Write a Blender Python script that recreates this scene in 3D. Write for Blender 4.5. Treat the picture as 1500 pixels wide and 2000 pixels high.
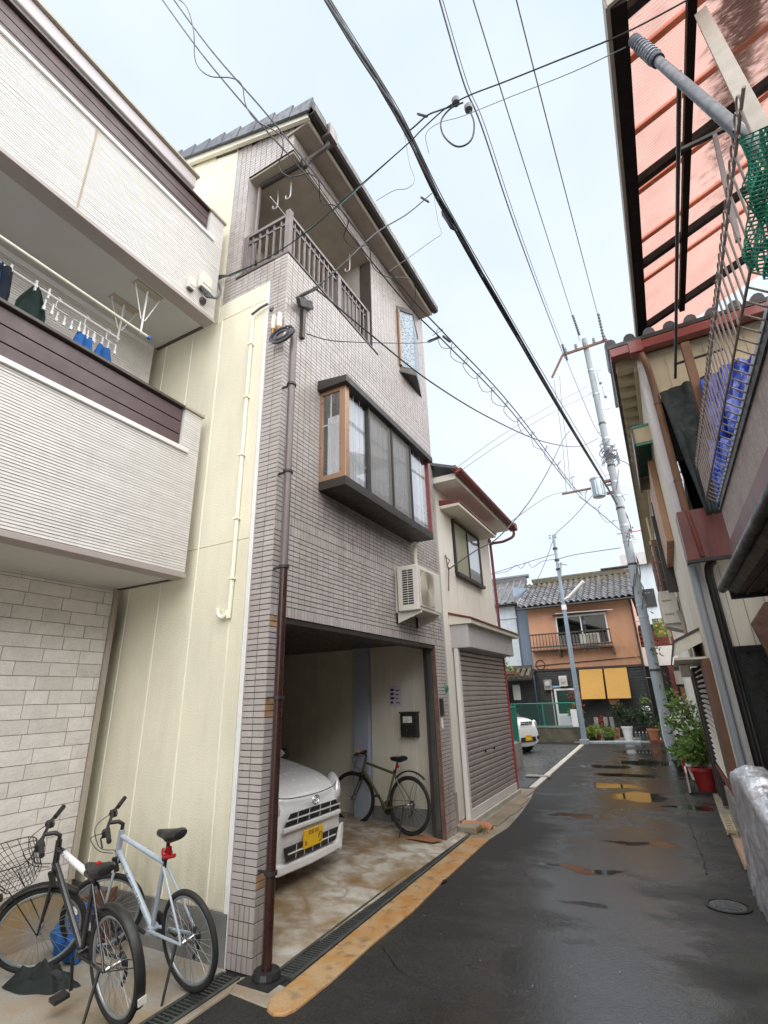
import bpy, bmesh, math, random
from mathutils import Vector, Matrix, noise as mnoise
R = math.radians
rnd = random.Random(7)
for o in list(bpy.data.objects): bpy.data.objects.remove(o)
sc = bpy.context.scene
col = sc.collection
# ---------------------------------------------------------------- camera
CF, CH = 970.307, 1.81
yaw, pit, rol = R(-27.81175), R(20.52566), R(-1.77242)
fw = Vector((math.sin(yaw)*math.cos(pit), math.cos(yaw)*math.cos(pit), math.sin(pit)))
r0 = Vector((math.cos(yaw), -math.sin(yaw), 0)); u0 = r0.cross(fw)
rt = r0*math.cos(rol) + u0*math.sin(rol); up = u0*math.cos(rol) - r0*math.sin(rol)
cam = bpy.data.cameras.new('camera'); camo = bpy.data.objects.new('camera', cam); col.objects.link(camo)
cam.sensor_fit = 'HORIZONTAL'; cam.sensor_width = 36; cam.lens = 36*CF/1500
cam.clip_start = 0.05; cam.clip_end = 2000
camo.matrix_world = Matrix(((rt.x, up.x, -fw.x, 0), (rt.y, up.y, -fw.y, 0), (rt.z, up.z, -fw.z, CH), (0, 0, 0, 1)))
sc.camera = camo
# ---------------------------------------------------------------- overcast daylight
SUN_EL, SUN_AZ = R(54), R(118)          # sun azimuth measured clockwise from +Y (street direction)
w = bpy.data.worlds.new('World'); sc.world = w; w.use_nodes = True
wt = w.node_tree; wt.nodes.clear()
sky = wt.nodes.new('ShaderNodeTexSky'); sky.sky_type = 'NISHITA'; sky.sun_disc = False
sky.sun_elevation = SUN_EL; sky.sun_rotation = SUN_AZ; sky.air_density = 1.0; sky.dust_density = 3.0; sky.ozone_density = 1.0
mixw = wt.nodes.new('ShaderNodeMix'); mixw.data_type = 'RGBA'; mixw.inputs[0].default_value = 0.88
tcw = wt.nodes.new('ShaderNodeTexCoord'); nzw = wt.nodes.new('ShaderNodeTexNoise')
nzw.inputs['Scale'].default_value = 1.7; nzw.inputs['Detail'].default_value = 4
crw = wt.nodes.new('ShaderNodeValToRGB')
crw.color_ramp.elements[0].position = 0.3; crw.color_ramp.elements[0].color = (3.5, 4.2, 4.75, 1)
crw.color_ramp.elements[1].position = 0.72; crw.color_ramp.elements[1].color = (4.8, 5.0, 5.4, 1)
bgw = wt.nodes.new('ShaderNodeBackground'); bgw.inputs['Strength'].default_value = 0.05
ow = wt.nodes.new('ShaderNodeOutputWorld')
L = wt.links
L.new(tcw.outputs['Generated'], nzw.inputs['Vector']); L.new(nzw.outputs['Fac'], crw.inputs['Fac'])
L.new(sky.outputs[0], mixw.inputs[6]); L.new(crw.outputs[0], mixw.inputs[7])
L.new(mixw.outputs[2], bgw.inputs['Color']); L.new(bgw.outputs[0], ow.inputs[0])
sl = bpy.data.lights.new('sun', 'SUN'); sl.energy = 1.5; sl.angle = R(120); sl.color = (1.0, 0.97, 0.92)
so = bpy.data.objects.new('sun', sl); col.objects.link(so)
sd = Vector((math.sin(SUN_AZ)*math.cos(SUN_EL), math.cos(SUN_AZ)*math.cos(SUN_EL), math.sin(SUN_EL)))
so.rotation_euler = sd.to_track_quat('Z', 'Y').to_euler(); so.location = (0, 0, 40)
sc.view_settings.view_transform = 'Standard'; sc.view_settings.look = 'None'
sc.view_settings.gamma = 1; sc.view_settings.use_curve_mapping = False
sc.view_settings.exposure = 2.2
sc.render.engine = 'CYCLES'
sc.cycles.max_bounces = 8; sc.cycles.transparent_max_bounces = 16; sc.cycles.use_denoising = True
# ---------------------------------------------------------------- photo pixel (1500x2000) to a point on a known plane
def ray(px, py): return fw*CF + rt*(px-750) - up*(py-1000)
def _on(px, py, ax, v):
    d = ray(px, py); c = (0, 0, CH)[ax]; return Vector((0, 0, CH)) + d*((v-c)/d[ax])
def aX(px, py, v): return _on(px, py, 0, v)
def aY(px, py, v): return _on(px, py, 1, v)
def aZ(px, py, v=0): return _on(px, py, 2, v)
V = Vector
# ---------------------------------------------------------------- object helpers
def link(o, parent=None):
    col.objects.link(o)
    if parent is not None: o.parent = parent
    return o
def tag(o, label=None, cat=None, group=None, kind=None):
    if label: o['label'] = label
    if cat: o['category'] = cat
    if group: o['group'] = group
    if kind: o['kind'] = kind
    return o
def thing(name, label, cat, loc=(0, 0, 0), rz=0, group=None):
    o = bpy.data.objects.new(name, None); o.location = loc; o.rotation_euler = (0, 0, rz); o.empty_display_size = .1
    link(o); return tag(o, label, cat, group)
def copy_tree(o, parent=None):
    c = o.copy(); col.objects.link(c)
    if parent is not None: c.parent = parent
    for ch in o.children: copy_tree(ch, c)
    return c
class MB:
    def __init__(s): s.v = []; s.f = []
    def add(s, vs, fs):
        n = len(s.v); s.v += [tuple(v) for v in vs]; s.f += [tuple(i+n for i in f) for f in fs]; return s
    def box(s, a, b):
        x0, x1 = sorted((a[0], b[0])); y0, y1 = sorted((a[1], b[1])); z0, z1 = sorted((a[2], b[2]))
        return s.add([(x0,y0,z0),(x1,y0,z0),(x1,y1,z0),(x0,y1,z0),(x0,y0,z1),(x1,y0,z1),(x1,y1,z1),(x0,y1,z1)],
                     [(0,3,2,1),(4,5,6,7),(0,1,5,4),(1,2,6,5),(2,3,7,6),(3,0,4,7)])
    def obox(s, c, a, b, d):
        c, a, b, d = V(c), V(a), V(b), V(d)
        vs = [c-a-b-d, c+a-b-d, c+a+b-d, c-a+b-d, c-a-b+d, c+a-b+d, c+a+b+d, c-a+b+d]
        return s.add(vs, [(0,3,2,1),(4,5,6,7),(0,1,5,4),(1,2,6,5),(2,3,7,6),(3,0,4,7)])
    def bar(s, p, q, w, h, side=(0, 0, 1)):
        p, q = V(p), V(q); d = q-p; l = d.length
        if l < 1e-6: return s
        d /= l; sv = V(side)
        if abs(d.dot(sv)) > .95: sv = V((1, 0, 0)) if abs(d.x) < .9 else V((0, 1, 0))
        a = d.cross(sv).normalized(); b = a.cross(d).normalized()
        return s.obox((p+q)/2, d*(l/2), a*(w/2), b*(h/2))
    def poly(s, pts): return s.add(pts, [tuple(range(len(pts)))])
    def prism(s, pts, vec):
        n = len(pts); vec = V(vec); ps = [V(p) for p in pts]
        return s.add(ps+[p+vec for p in ps], [tuple(range(n))[::-1], tuple(range(n, 2*n))]+[(i, (i+1) % n, (i+1) % n+n, i+n) for i in range(n)])
    def tube(s, pts, r, n=6, cap=True, closed=False):
        pts = [V(p) for p in pts]; m = len(pts); rs = r if isinstance(r, (list, tuple)) else [r]*m
        b0 = len(s.v); prev = None
        for i, p in enumerate(pts):
            if closed: t = pts[(i+1) % m]-pts[i-1]
            else: t = pts[min(i+1, m-1)]-pts[max(i-1, 0)]
            t = t.normalized() if t.length > 1e-9 else V((0, 0, 1))
            if prev is None:
                ref = V((0, 0, 1)) if abs(t.z) < .9 else V((1, 0, 0)); a = t.cross(ref).normalized()
            else:
                a = prev-t*prev.dot(t)
                a = a.normalized() if a.length > 1e-6 else t.orthogonal().normalized()
            prev = a; b = t.cross(a)
            for k in range(n):
                th = 2*math.pi*k/n; s.v.append(tuple(p+(a*math.cos(th)+b*math.sin(th))*rs[i]))
        for i in range(m if closed else m-1):
            j = (i+1) % m
            for k in range(n):
                k2 = (k+1) % n; s.f.append((b0+i*n+k, b0+i*n+k2, b0+j*n+k2, b0+j*n+k))
        if cap and not closed:
            s.f.append(tuple(b0+k for k in range(n))[::-1]); s.f.append(tuple(b0+(m-1)*n+k for k in range(n)))
        return s
    def lathe(s, prof, c=(0, 0, 0), n=16, ax='z'):
        b0 = len(s.v); c = V(c)
        for r_, h in prof:
            for k in range(n):
                th = 2*math.pi*k/n; a, b = r_*math.cos(th), r_*math.sin(th)
                s.v.append(tuple(c+(V((a, b, h)) if ax == 'z' else V((a, h, b)) if ax == 'y' else V((h, a, b)))))
        for i in range(len(prof)-1):
            for k in range(n):
                k2 = (k+1) % n; s.f.append((b0+i*n+k, b0+i*n+k2, b0+(i+1)*n+k2, b0+(i+1)*n+k))
        if prof[0][0] > 1e-5: s.f.append(tuple(b0+k for k in range(n))[::-1])
        if prof[-1][0] > 1e-5: s.f.append(tuple(b0+(len(prof)-1)*n+k for k in range(n)))
        return s
    def torus(s, c, Rr, r, n=32, m=8, ax='y', a0=0, a1=2*math.pi):
        c = V(c); full = abs(a1-a0-2*math.pi) < 1e-6; k = n if full else n+1; pts = []
        for i in range(k):
            th = a0+(a1-a0)*i/n; x, z = Rr*math.cos(th), Rr*math.sin(th)
            pts.append(c+(V((x, 0, z)) if ax == 'y' else V((0, x, z)) if ax == 'x' else V((x, z, 0))))
        return s.tube(pts, r, m, closed=full)
    def ball(s, c, r, n=8, m=6, sx=1, sy=1, sz=1):
        c = V(c); b = MB(); b.lathe([(max(1e-6, r*math.sin(math.pi*i/m)), -r*math.cos(math.pi*i/m)) for i in range(m+1)], n=n)
        return s.add([c+V((x*sx, y*sy, z*sz)) for x, y, z in b.v], b.f)
    def build(s, name, mat, parent=None, smooth=False, bevel=0, recalc=True, label=None):
        me = bpy.data.meshes.new(name); me.from_pydata(s.v, [], s.f)
        if recalc:
            bm = bmesh.new(); bm.from_mesh(me); bmesh.ops.recalc_face_normals(bm, faces=bm.faces); bm.to_mesh(me); bm.free()
        if mat is not None: me.materials.append(mat)
        if smooth:
            me.polygons.foreach_set('use_smooth', [True]*len(me.polygons))
            me.set_sharp_from_angle(angle=R(42))
        me.update()
        o = bpy.data.objects.new(name, me); link(o, parent)
        if bevel:
            md = o.modifiers.new('bevel', 'BEVEL'); md.width = bevel; md.segments = 2; md.limit_method = 'ANGLE'; md.angle_limit = R(40)
        if label: o['label'] = label
        return o
def inst(src, name, parent, loc=None, mat=None):      # an alike piece sharing mesh data
    o = bpy.data.objects.new(name, src.data); link(o, parent)
    if loc is not None: o.location = loc
    return o
def struct(o): o['kind'] = 'structure'; return o
def spline(pts, k=8):
    pts = [V(p) for p in pts]; out = []
    for i in range(len(pts)-1):
        p0 = pts[max(i-1, 0)]; p1 = pts[i]; p2 = pts[i+1]; p3 = pts[min(i+2, len(pts)-1)]
        for j in range(k):
            t = j/k; out.append(.5*((2*p1)+(p2-p0)*t+(2*p0-5*p1+4*p2-p3)*t*t+(3*p1-p0-3*p2+p3)*t**3))
    out.append(pts[-1]); return out
# ---------------------------------------------------------------- materials
def srgb(r, g, b):
    f = lambda c: (c/255/12.92 if c/255 <= .04045 else ((c/255+.055)/1.055)**2.4)
    return (f(r), f(g), f(b))
class NT:
    def __init__(s, name):
        s.m = bpy.data.materials.new(name); s.m.use_nodes = True; s.t = s.m.node_tree; s.t.nodes.clear()
        s.out = s.n('ShaderNodeOutputMaterial'); s.pos = s.n('ShaderNodeNewGeometry')
    def n(s, ty, **kw):
        x = s.t.nodes.new(ty)
        for k, v in kw.items(): setattr(x, k, v)
        return x
    def set(s, sock, v):
        if hasattr(v, 'links') or isinstance(v, bpy.types.NodeSocket): s.t.links.new(v, sock)
        else:
            if isinstance(v, tuple) and len(v) == 3 and sock.type == 'RGBA': v = (*v, 1)
            sock.default_value = v
    def noise(s, scale, detail=3, stretch=None, rough=.55, vec=None):
        x = s.n('ShaderNodeTexNoise'); x.inputs['Scale'].default_value = scale; x.inputs['Detail'].default_value = detail
        x.inputs['Roughness'].default_value = rough
        v = vec if vec is not None else s.pos.outputs['Position']
        if stretch:
            mp = s.n('ShaderNodeMapping'); mp.inputs['Scale'].default_value = stretch; s.t.links.new(v, mp.inputs['Vector']); v = mp.outputs[0]
        s.t.links.new(v, x.inputs['Vector']); return x.outputs['Fac']
    def ramp(s, f, a, b, lo=0., hi=1.):
        x = s.n('ShaderNodeMapRange'); s.set(x.inputs[0], f)
        for i, v in enumerate((a, b, lo, hi)): x.inputs[i+1].default_value = v
        return x.outputs[0]
    def mix(s, f, a, b, blend='MIX'):
        x = s.n('ShaderNodeMix'); x.data_type = 'RGBA'; x.blend_type = blend
        s.set(x.inputs[0], f); s.set(x.inputs[6], a); s.set(x.inputs[7], b); return x.outputs[2]
    def math(s, op, a, b=0.):
        x = s.n('ShaderNodeMath'); x.operation = op; s.set(x.inputs[0], a); s.set(x.inputs[1], b); return x.outputs[0]
    def rand(s):
        oi = s.n('ShaderNodeObjectInfo')
        return s.math('FRACT', s.math('ADD', s.pos.outputs['Random Per Island'], oi.outputs['Random']))
    def bump(s, h, strength=.3, dist=.004):
        x = s.n('ShaderNodeBump'); x.inputs['Strength'].default_value = strength; x.inputs['Distance'].default_value = dist
        s.set(x.inputs['Height'], h); return x.outputs[0]
    def bsdf(s, color, rough=.6, metal=0., normal=None, spec=.5, **kw):
        x = s.n('ShaderNodeBsdfPrincipled'); s.set(x.inputs['Base Color'], color); s.set(x.inputs['Roughness'], rough)
        s.set(x.inputs['Metallic'], metal); s.set(x.inputs['Specular IOR Level'], spec)
        if normal is not None: s.set(x.inputs['Normal'], normal)
        for k, v in kw.items(): s.set(x.inputs[k.replace('_', ' ')], v)
        return x.outputs[0]
    def done(s, sh): s.t.links.new(sh, s.out.inputs['Surface']); return s.m
def lum(c, f): return tuple(max(0, min(1, x*f)) for x in c)
def mat(name, c, rough=.6, metal=0., var=.08, vs=5, rand=0., bump=0., bs=250, bd=.003, dirt=0., dcol=(.09, .075, .055), ds=1.3, streak=True, spec=.5, rvar=.12, coat=0.):
    t = NT(name)
    cc = t.mix(t.ramp(t.noise(vs, 5), .3, .7), lum(c, 1-var), lum(c, 1+var))
    if rand:
        cc = t.mix(1., cc, t.mix(t.rand(), (1-rand, 1-rand*1.05, 1-rand*1.1), (1., 1., 1.)), 'MULTIPLY')
    if dirt:
        d = t.noise(ds, 6, (3.2, 3.2, .55) if streak else None, .65)
        d2 = t.math('MULTIPLY', t.ramp(d, .47, .78, 0, dirt), 1.)
        cc = t.mix(d2, cc, dcol)
    rr = t.ramp(t.noise(vs*2.3, 3), .3, .7, max(.02, rough-rvar), min(1, rough+rvar))
    nm = t.bump(t.noise(bs, 3), bump, bd) if bump else None
    kw = {'Coat_Weight': coat, 'Coat_Roughness': .05} if coat else {}
    return t.done(t.bsdf(cc, rr, metal, nm, spec, **kw))
M = {}
M['tile'] = mat('glazed_tile', (.47, .43, .415), .34, var=.05, rand=.15, dirt=.35, dcol=(.2, .13, .08), ds=.9, bump=.05, bs=60)
M['tilerust'] = mat('rust_stained_tile', (.4, .25, .14), .5, var=.25, vs=14)
M['grout'] = mat('dark_grout', (.065, .048, .042), .9, bump=.3)
M['cream'] = mat('cream_render', (.75, .71, .56), .8, var=.05, vs=1.5, bump=.8, bs=75, bd=.006, dirt=.32, dcol=(.47, .43, .31), ds=1.1)
M['creamtrim'] = mat('cream_trim', (.72, .69, .58), .6, var=.03, dirt=.12)
M['seal'] = mat('joint_sealant', (.86, .84, .7), .6, var=.04, dirt=.15)
M['groove'] = mat('joint_groove', (.35, .31, .22), .8)
M['sidegap'] = mat('siding_groove_backing', (.5, .46, .42), .85)  # backing tone between the siding ribs
M['plinth'] = mat('grey_mortar', (.2, .195, .185), .85, var=.2, vs=4, bump=.4, dirt=.5, ds=2)
M['siding'] = mat('white_ribbed_siding', (.7, .675, .65), .65, var=.05, vs=7, bump=.4, bs=120, rand=.1, dirt=.2, dcol=(.5, .47, .42))
M['stone'] = mat('pale_split_stone', (.78, .74, .705), .75, var=.07, vs=9, bump=.7, bs=45, bd=.01, rand=.14)
M['soffit'] = mat('pale_soffit', (.55, .55, .53), .7, var=.02)
M['soffit2'] = mat('beige_soffit', (.42, .37, .3), .75, var=.05, dirt=.2)
M['board'] = mat('plum_brown_board', (.085, .052, .055), .45, var=.08, vs=3, bump=.1)
M['whitemetal'] = mat('white_metal', (.72, .7, .68), .4, var=.03)
M['brownmetal'] = mat('brown_metal', (.055, .04, .034), .38, var=.06, dirt=.15)
M['bronze'] = mat('bronze_aluminium', (.034, .028, .024), .45, .1, var=.06)
M['bronzelight'] = mat('light_bronze_frame', (.36, .22, .14), .35, .35, var=.05)
M['rail'] = mat('mauve_rail', (.15, .122, .12), .4, .2, var=.05)
M['darkpipe'] = mat('dark_brown_pipe', (.035, .011, .009), .3, var=.1, coat=.2, dirt=.2)
M['darksteel'] = mat('dark_wet_steel', (.1, .11, .105), .4, .5, var=.2, dirt=.3)
M['roof'] = mat('grey_roof_tile', (.075, .088, .115), .45, var=.12, vs=6, rand=.25, bump=.1, dirt=.3)
M['blackmetal'] = mat('black_metal', (.01, .01, .01), .4, .3, var=.2)
M['black'] = mat('black_plastic', (.018, .018, .018), .45, var=.2)
M['rubber'] = mat('tyre_rubber', (.018, .018, .018), .75, var=.2, bump=.3, bs=120)
M['chrome'] = mat('bright_metal', (.6, .6, .6), .25, 1.)
M['rim'] = mat('rim_metal', (.35, .35, .35), .35, .8)
M['white'] = mat('white_paint', (.78, .78, .78), .3, var=.02)
M['carwhite'] = mat('car_white', (.82, .82, .83), .22, var=.005, coat=1.)
M['offwhite'] = mat('offwhite_plastic', (.66, .63, .55), .5, var=.04, dirt=.2)
M['acwhite'] = mat('aged_white_metal', (.62, .6, .54), .5, var=.05, dirt=.35, dcol=(.35, .25, .14))
M['shutter'] = mat('mauve_shutter', (.43, .365, .35), .4, .15, var=.06, rand=.07, dirt=.3, dcol=(.16, .13, .1))
M['creamwall'] = mat('aged_cream_wall', (.72, .67, .57), .85, var=.06, vs=1.5, bump=.4, bs=130, dirt=.3, dcol=(.35, .28, .19), ds=.8)
M['housewhite'] = mat('warm_white_render', (.84, .8, .72), .85, var=.04, vs=1.5, bump=.4, bs=130, dirt=.25, dcol=(.55, .48, .38), ds=.9)
M['greywall'] = mat('pale_grey_wall', (.5, .48, .48), .8, var=.06, bump=.3, dirt=.3, dcol=(.3, .27, .22))
M['red'] = mat('dark_red_paint', (.2, .03, .025), .4, var=.12, dirt=.25, coat=.2)
M['orange'] = mat('salmon_plaster', (.6, .32, .2), .9, var=.05, vs=2, bump=.3, dirt=.3, dcol=(.42, .19, .1), ds=.6)
M['blackboard'] = mat('black_boarding', (.025, .026, .028), .6, var=.2, vs=3, rand=.3)
M['bamboo'] = None
M['oldtile'] = mat('silver_smoked_tile', (.13, .13, .145), .4, var=.2, vs=8, rand=.5, dirt=.4, dcol=(.09, .08, .06), bump=.15, streak=False)
M['mossy'] = mat('mossy_tile', (.13, .115, .085), .85, var=.35, vs=9, rand=.4, dirt=.6, dcol=(.06, .06, .03), bump=.4, streak=False)
M['blueboard'] = mat('blue_grey_metal_siding', (.17, .225, .3), .45, var=.05, dirt=.3, dcol=(.1, .12, .15))
M['palewall'] = mat('pale_blue_wall', (.55, .6, .64), .7, var=.05, dirt=.2)
M['concrete'] = mat('weathered_concrete', (.3, .285, .26), .8, var=.14, vs=4, bump=.5, bs=160, dirt=.5, dcol=(.1, .09, .07), ds=1.5)
M['poleconc'] = mat('pole_concrete', (.27, .295, .32), .7, var=.07, vs=3, bump=.25, dirt=.3, dcol=(.25, .23, .2))
M['steel'] = mat('galvanised_steel', (.36, .4, .43), .4, .7, var=.1)
M['cable'] = mat('black_cable', (.022, .022, .026), .5, var=.1)
M['cablegrey'] = mat('grey_cable', (.1, .1, .12), .5, var=.1)
M['greencable'] = mat('green_cable', (.02, .1, .09), .5)
M['railiron'] = mat('weathered_rail_iron', (.22, .17, .15), .55, .2, var=.2, vs=12)
M['rust'] = mat('rusty_iron', (.16, .085, .06), .7, var=.3, vs=12, bump=.3)
M['wood'] = mat('old_wood', (.15, .068, .034), .65, var=.2, vs=4, bump=.3, bs=60, dirt=.4, dcol=(.1, .05, .03))
M['beigebeam'] = mat('beige_beam', (.36, .31, .26), .6, var=.08, dirt=.25)
M['pinkplaster'] = mat('mauve_rough_plaster', (.42, .36, .35), .9, var=.15, vs=20, bump=.8, bs=70, bd=.008, dirt=.5, dcol=(.2, .15, .14), ds=3, streak=False)
M['debris'] = mat('rotting_leaf_debris', (.03, .016, .012), .95, var=.5, vs=14, bump=.6)
M['tan'] = mat('tan_render', (.48, .4, .27), .85, var=.08, bump=.3, dirt=.35, dcol=(.3, .22, .12))
M['soil'] = mat('potting_soil', (.04, .03, .02), .9, bump=.8, bs=60)
M['terracotta'] = mat('terracotta_pot', (.42, .16, .08), .7, var=.12, dirt=.3)
M['redplastic'] = mat('red_plastic_pot', (.34, .025, .02), .4, var=.08, dirt=.2)
M['greenplastic'] = mat('green_plastic', (.02, .2, .13), .4, var=.08)
M['blueplastic'] = mat('blue_plastic', (.02, .1, .42), .4, var=.1)
M['redpaint'] = mat('red_paint', (.45, .03, .03), .5, var=.1)
M['gold'] = mat('brass', (.3, .17, .05), .45, .6)
M['navy'] = mat('dark_navy_cloth', (.012, .018, .035), .9, bump=.4, bs=300, var=.2)
M['greencloth'] = mat('dark_green_cloth', (.012, .03, .026), .9, bump=.4, bs=300, var=.2)
M['bluecloth'] = mat('bright_blue_cloth', (.02, .12, .38), .85, bump=.4, bs=300, var=.12)
M['sheet'] = mat('dark_green_tarp', (.006, .011, .01), .75, bump=.3, bs=14, bd=.03, var=.2)
M['bluetarp'] = mat('blue_tarpaulin', (.008, .045, .3), .38, bump=.9, bs=9, bd=.03, var=.12)
M['darkinterior'] = mat('dark_interior', (.008, .007, .006), .95, spec=.1)  # near-black colour carries the shade of unlit openings
M['curtain'] = mat('white_curtain', (.82, .82, .84), .9, var=.04)
M['paper'] = mat('lilac_paper', (.55, .52, .62), .8, var=.04)
M['ink'] = mat('ink', (.02, .02, .03), .8)
M['blueink'] = mat('blue_print', (.03, .05, .3), .7)
M['greenink'] = mat('dark_green_ink', (.01, .05, .02), .6)
M['yellowplate'] = mat('yellow_plate', (.82, .5, .02), .4, var=.03)
M['whitebike'] = mat('white_blue_bike_paint', (.42, .49, .57), .25, var=.02, coat=.6)
M['blackbike'] = mat('black_bike_paint', (.012, .014, .018), .22, var=.05, coat=.6)
M['olivebike'] = mat('olive_bike_paint', (.1, .1, .04), .35, var=.08, coat=.4)
M['orangeplastic'] = mat('orange_reflector', (.7, .16, .02), .25)
M['redplast2'] = mat('red_reflector', (.4, .01, .015), .2)
M['yellowpl'] = mat('yellow_bell', (.65, .32, .03), .4)
M['brick'] = mat('dark_red_brick', (.2, .05, .04), .7, var=.2, rand=.3, bump=.2)
M['greenfence'] = mat('green_fence_mesh', (.02, .22, .16), .5, .1, var=.1)
M['greennet'] = mat('green_net', (.01, .2, .13), .6, var=.15)
M['bark'] = mat('bark', (.09, .06, .04), .9, bump=.6, bs=40)
M['bluegreypipe'] = mat('blue_grey_pvc', (.022, .027, .045), .5, var=.06, dirt=.15)
M['tape'] = mat('taped_wrap', (.045, .05, .075), .65, bump=.8, bs=35, bd=.01, var=.2)
M['yellowcone'] = mat('moss_yellow', (.2, .17, .03), .7, var=.3)
M['cardboard'] = mat('wet_cardboard', (.3, .14, .06), .8, var=.15)
M['paver'] = mat('tan_paver', (.3, .235, .17), .8, var=.12, rand=.25, bump=.4, dirt=.5, dcol=(.12, .08, .05), streak=False, ds=2)
M['fascia'] = mat('mauve_fascia', (.5, .46, .47), .5, var=.03)
M['water'] = mat('rain_water', (.012, .012, .011), .04, var=.1, rvar=.02)
M['pinkplank'] = mat('pinkish_ramp_block', (.45, .27, .19), .75, var=.1, bump=.3, dirt=.35, streak=False)
M['kerbwhite'] = mat('pale_kerb', (.5, .46, .4), .75, var=.1, bump=.3, dirt=.4, streak=False, ds=2)
M['window_green'] = mat('closed_green_blind', (.34, .34, .24), .6, var=.05)

def m_glass(name, tint=(.75, .8, .82), refl=.18, rough=.02):
    t = NT(name)
    tr = t.n('ShaderNodeBsdfTransparent'); tr.inputs[0].default_value = (*tint, 1)
    gl = t.n('ShaderNodeBsdfGlossy'); gl.inputs['Roughness'].default_value = rough
    fr = t.n('ShaderNodeLayerWeight')
    mx = t.n('ShaderNodeMixShader'); t.set(mx.inputs[0], t.math('ADD', t.math('MULTIPLY', t.math('POWER', fr.outputs['Facing'], 4.), .75), refl))
    t.t.links.new(tr.outputs[0], mx.inputs[1]); t.t.links.new(gl.outputs[0], mx.inputs[2])
    return t.done(mx.outputs[0])
M['glass'] = m_glass('window_glass', (.96,.97,.98), refl=.15)
M['glassdark'] = m_glass('dark_window_glass', (.35, .37, .38), .2)
M['carglass'] = m_glass('car_glass', (.12, .13, .13), .08)
M['bottle'] = m_glass('clear_plastic_bottle', (.85, .9, .92), .12, .1)
def m_screen():
    t = NT('insect_screen'); tr = t.n('ShaderNodeBsdfTransparent')
    d = t.bsdf((.28, .27, .26), .7); mx = t.n('ShaderNodeMixShader'); mx.inputs[0].default_value = .34
    t.t.links.new(tr.outputs[0], mx.inputs[1]); t.t.links.new(d, mx.inputs[2]); return t.done(mx.outputs[0])
M['screen'] = m_screen()
def m_frost():
    t = NT('patterned_glass')
    v = t.n('ShaderNodeTexVoronoi'); v.inputs['Scale'].default_value = 26; t.t.links.new(t.pos.outputs['Position'], v.inputs['Vector'])
    c = t.mix(t.ramp(v.outputs['Distance'], .1, .6), (.06, .09, .13), (.3, .37, .44))
    return t.done(t.bsdf(c, .25, 0, t.bump(v.outputs['Distance'], .6, .01), .6))
M['frost'] = m_frost()
def m_corr():
    t = NT('salmon_translucent_sheet')
    c = t.mix(t.ramp(t.noise(2.5, 4), .35, .7), (.84, .49, .4), (.9, .6, .5))
    dm = t.ramp(t.noise(1.1, 6, rough=.7), .55, .75, 0, .45); c = t.mix(dm, c, (.4, .17, .12))
    tl = t.n('ShaderNodeBsdfTranslucent'); t.set(tl.inputs[0], c)
    df = t.bsdf(c, .35); mx = t.n('ShaderNodeMixShader'); mx.inputs[0].default_value = .32
    t.t.links.new(tl.outputs[0], mx.inputs[1]); t.t.links.new(df, mx.inputs[2])
    tr = t.n('ShaderNodeBsdfTransparent'); tr.inputs[0].default_value = (.95, .68, .6, 1)
    m2 = t.n('ShaderNodeMixShader'); m2.inputs[0].default_value = .28
    t.t.links.new(mx.outputs[0], m2.inputs[1]); t.t.links.new(tr.outputs[0], m2.inputs[2]); return t.done(m2.outputs[0])
M['corr'] = m_corr()
def m_leaf(name, a, b, flower=None):
    t = NT(name)
    c = t.mix(t.rand(), a, b); c = t.mix(t.ramp(t.noise(6, 3), .35, .65), c, lum(a, .75))
    tl = t.n('ShaderNodeBsdfTranslucent'); t.set(tl.inputs[0], c)
    mx = t.n('ShaderNodeMixShader'); mx.inputs[0].default_value = .3
    t.t.links.new(t.bsdf(c, .45), mx.inputs[1]); t.t.links.new(tl.outputs[0], mx.inputs[2]); return t.done(mx.outputs[0])
M['leaf'] = m_leaf('fresh_leaves', (.09, .17, .025), (.24, .36, .07))
M['leafdark'] = m_leaf('dark_leaves', (.018, .045, .015), (.05, .085, .025))
M['leaflime'] = m_leaf('lime_leaves', (.2, .28, .05), (.32, .4, .1))
M['flowerred'] = m_leaf('red_flowers', (.4, .05, .02), (.55, .12, .04))
M['flowerwhite'] = m_leaf('white_flowers', (.7, .7, .65), (.8, .8, .75))
def m_bamboo():
    t = NT('bamboo_blind'); z = t.noise(40, 3, (.5, .5, 6.))
    c = t.mix(t.ramp(z, .3, .7), (.5, .25, .05), (.72, .42, .1)); return t.done(t.bsdf(c, .7, 0, t.bump(z, .6, .01)))
M['bamboo'] = m_bamboo()
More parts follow.
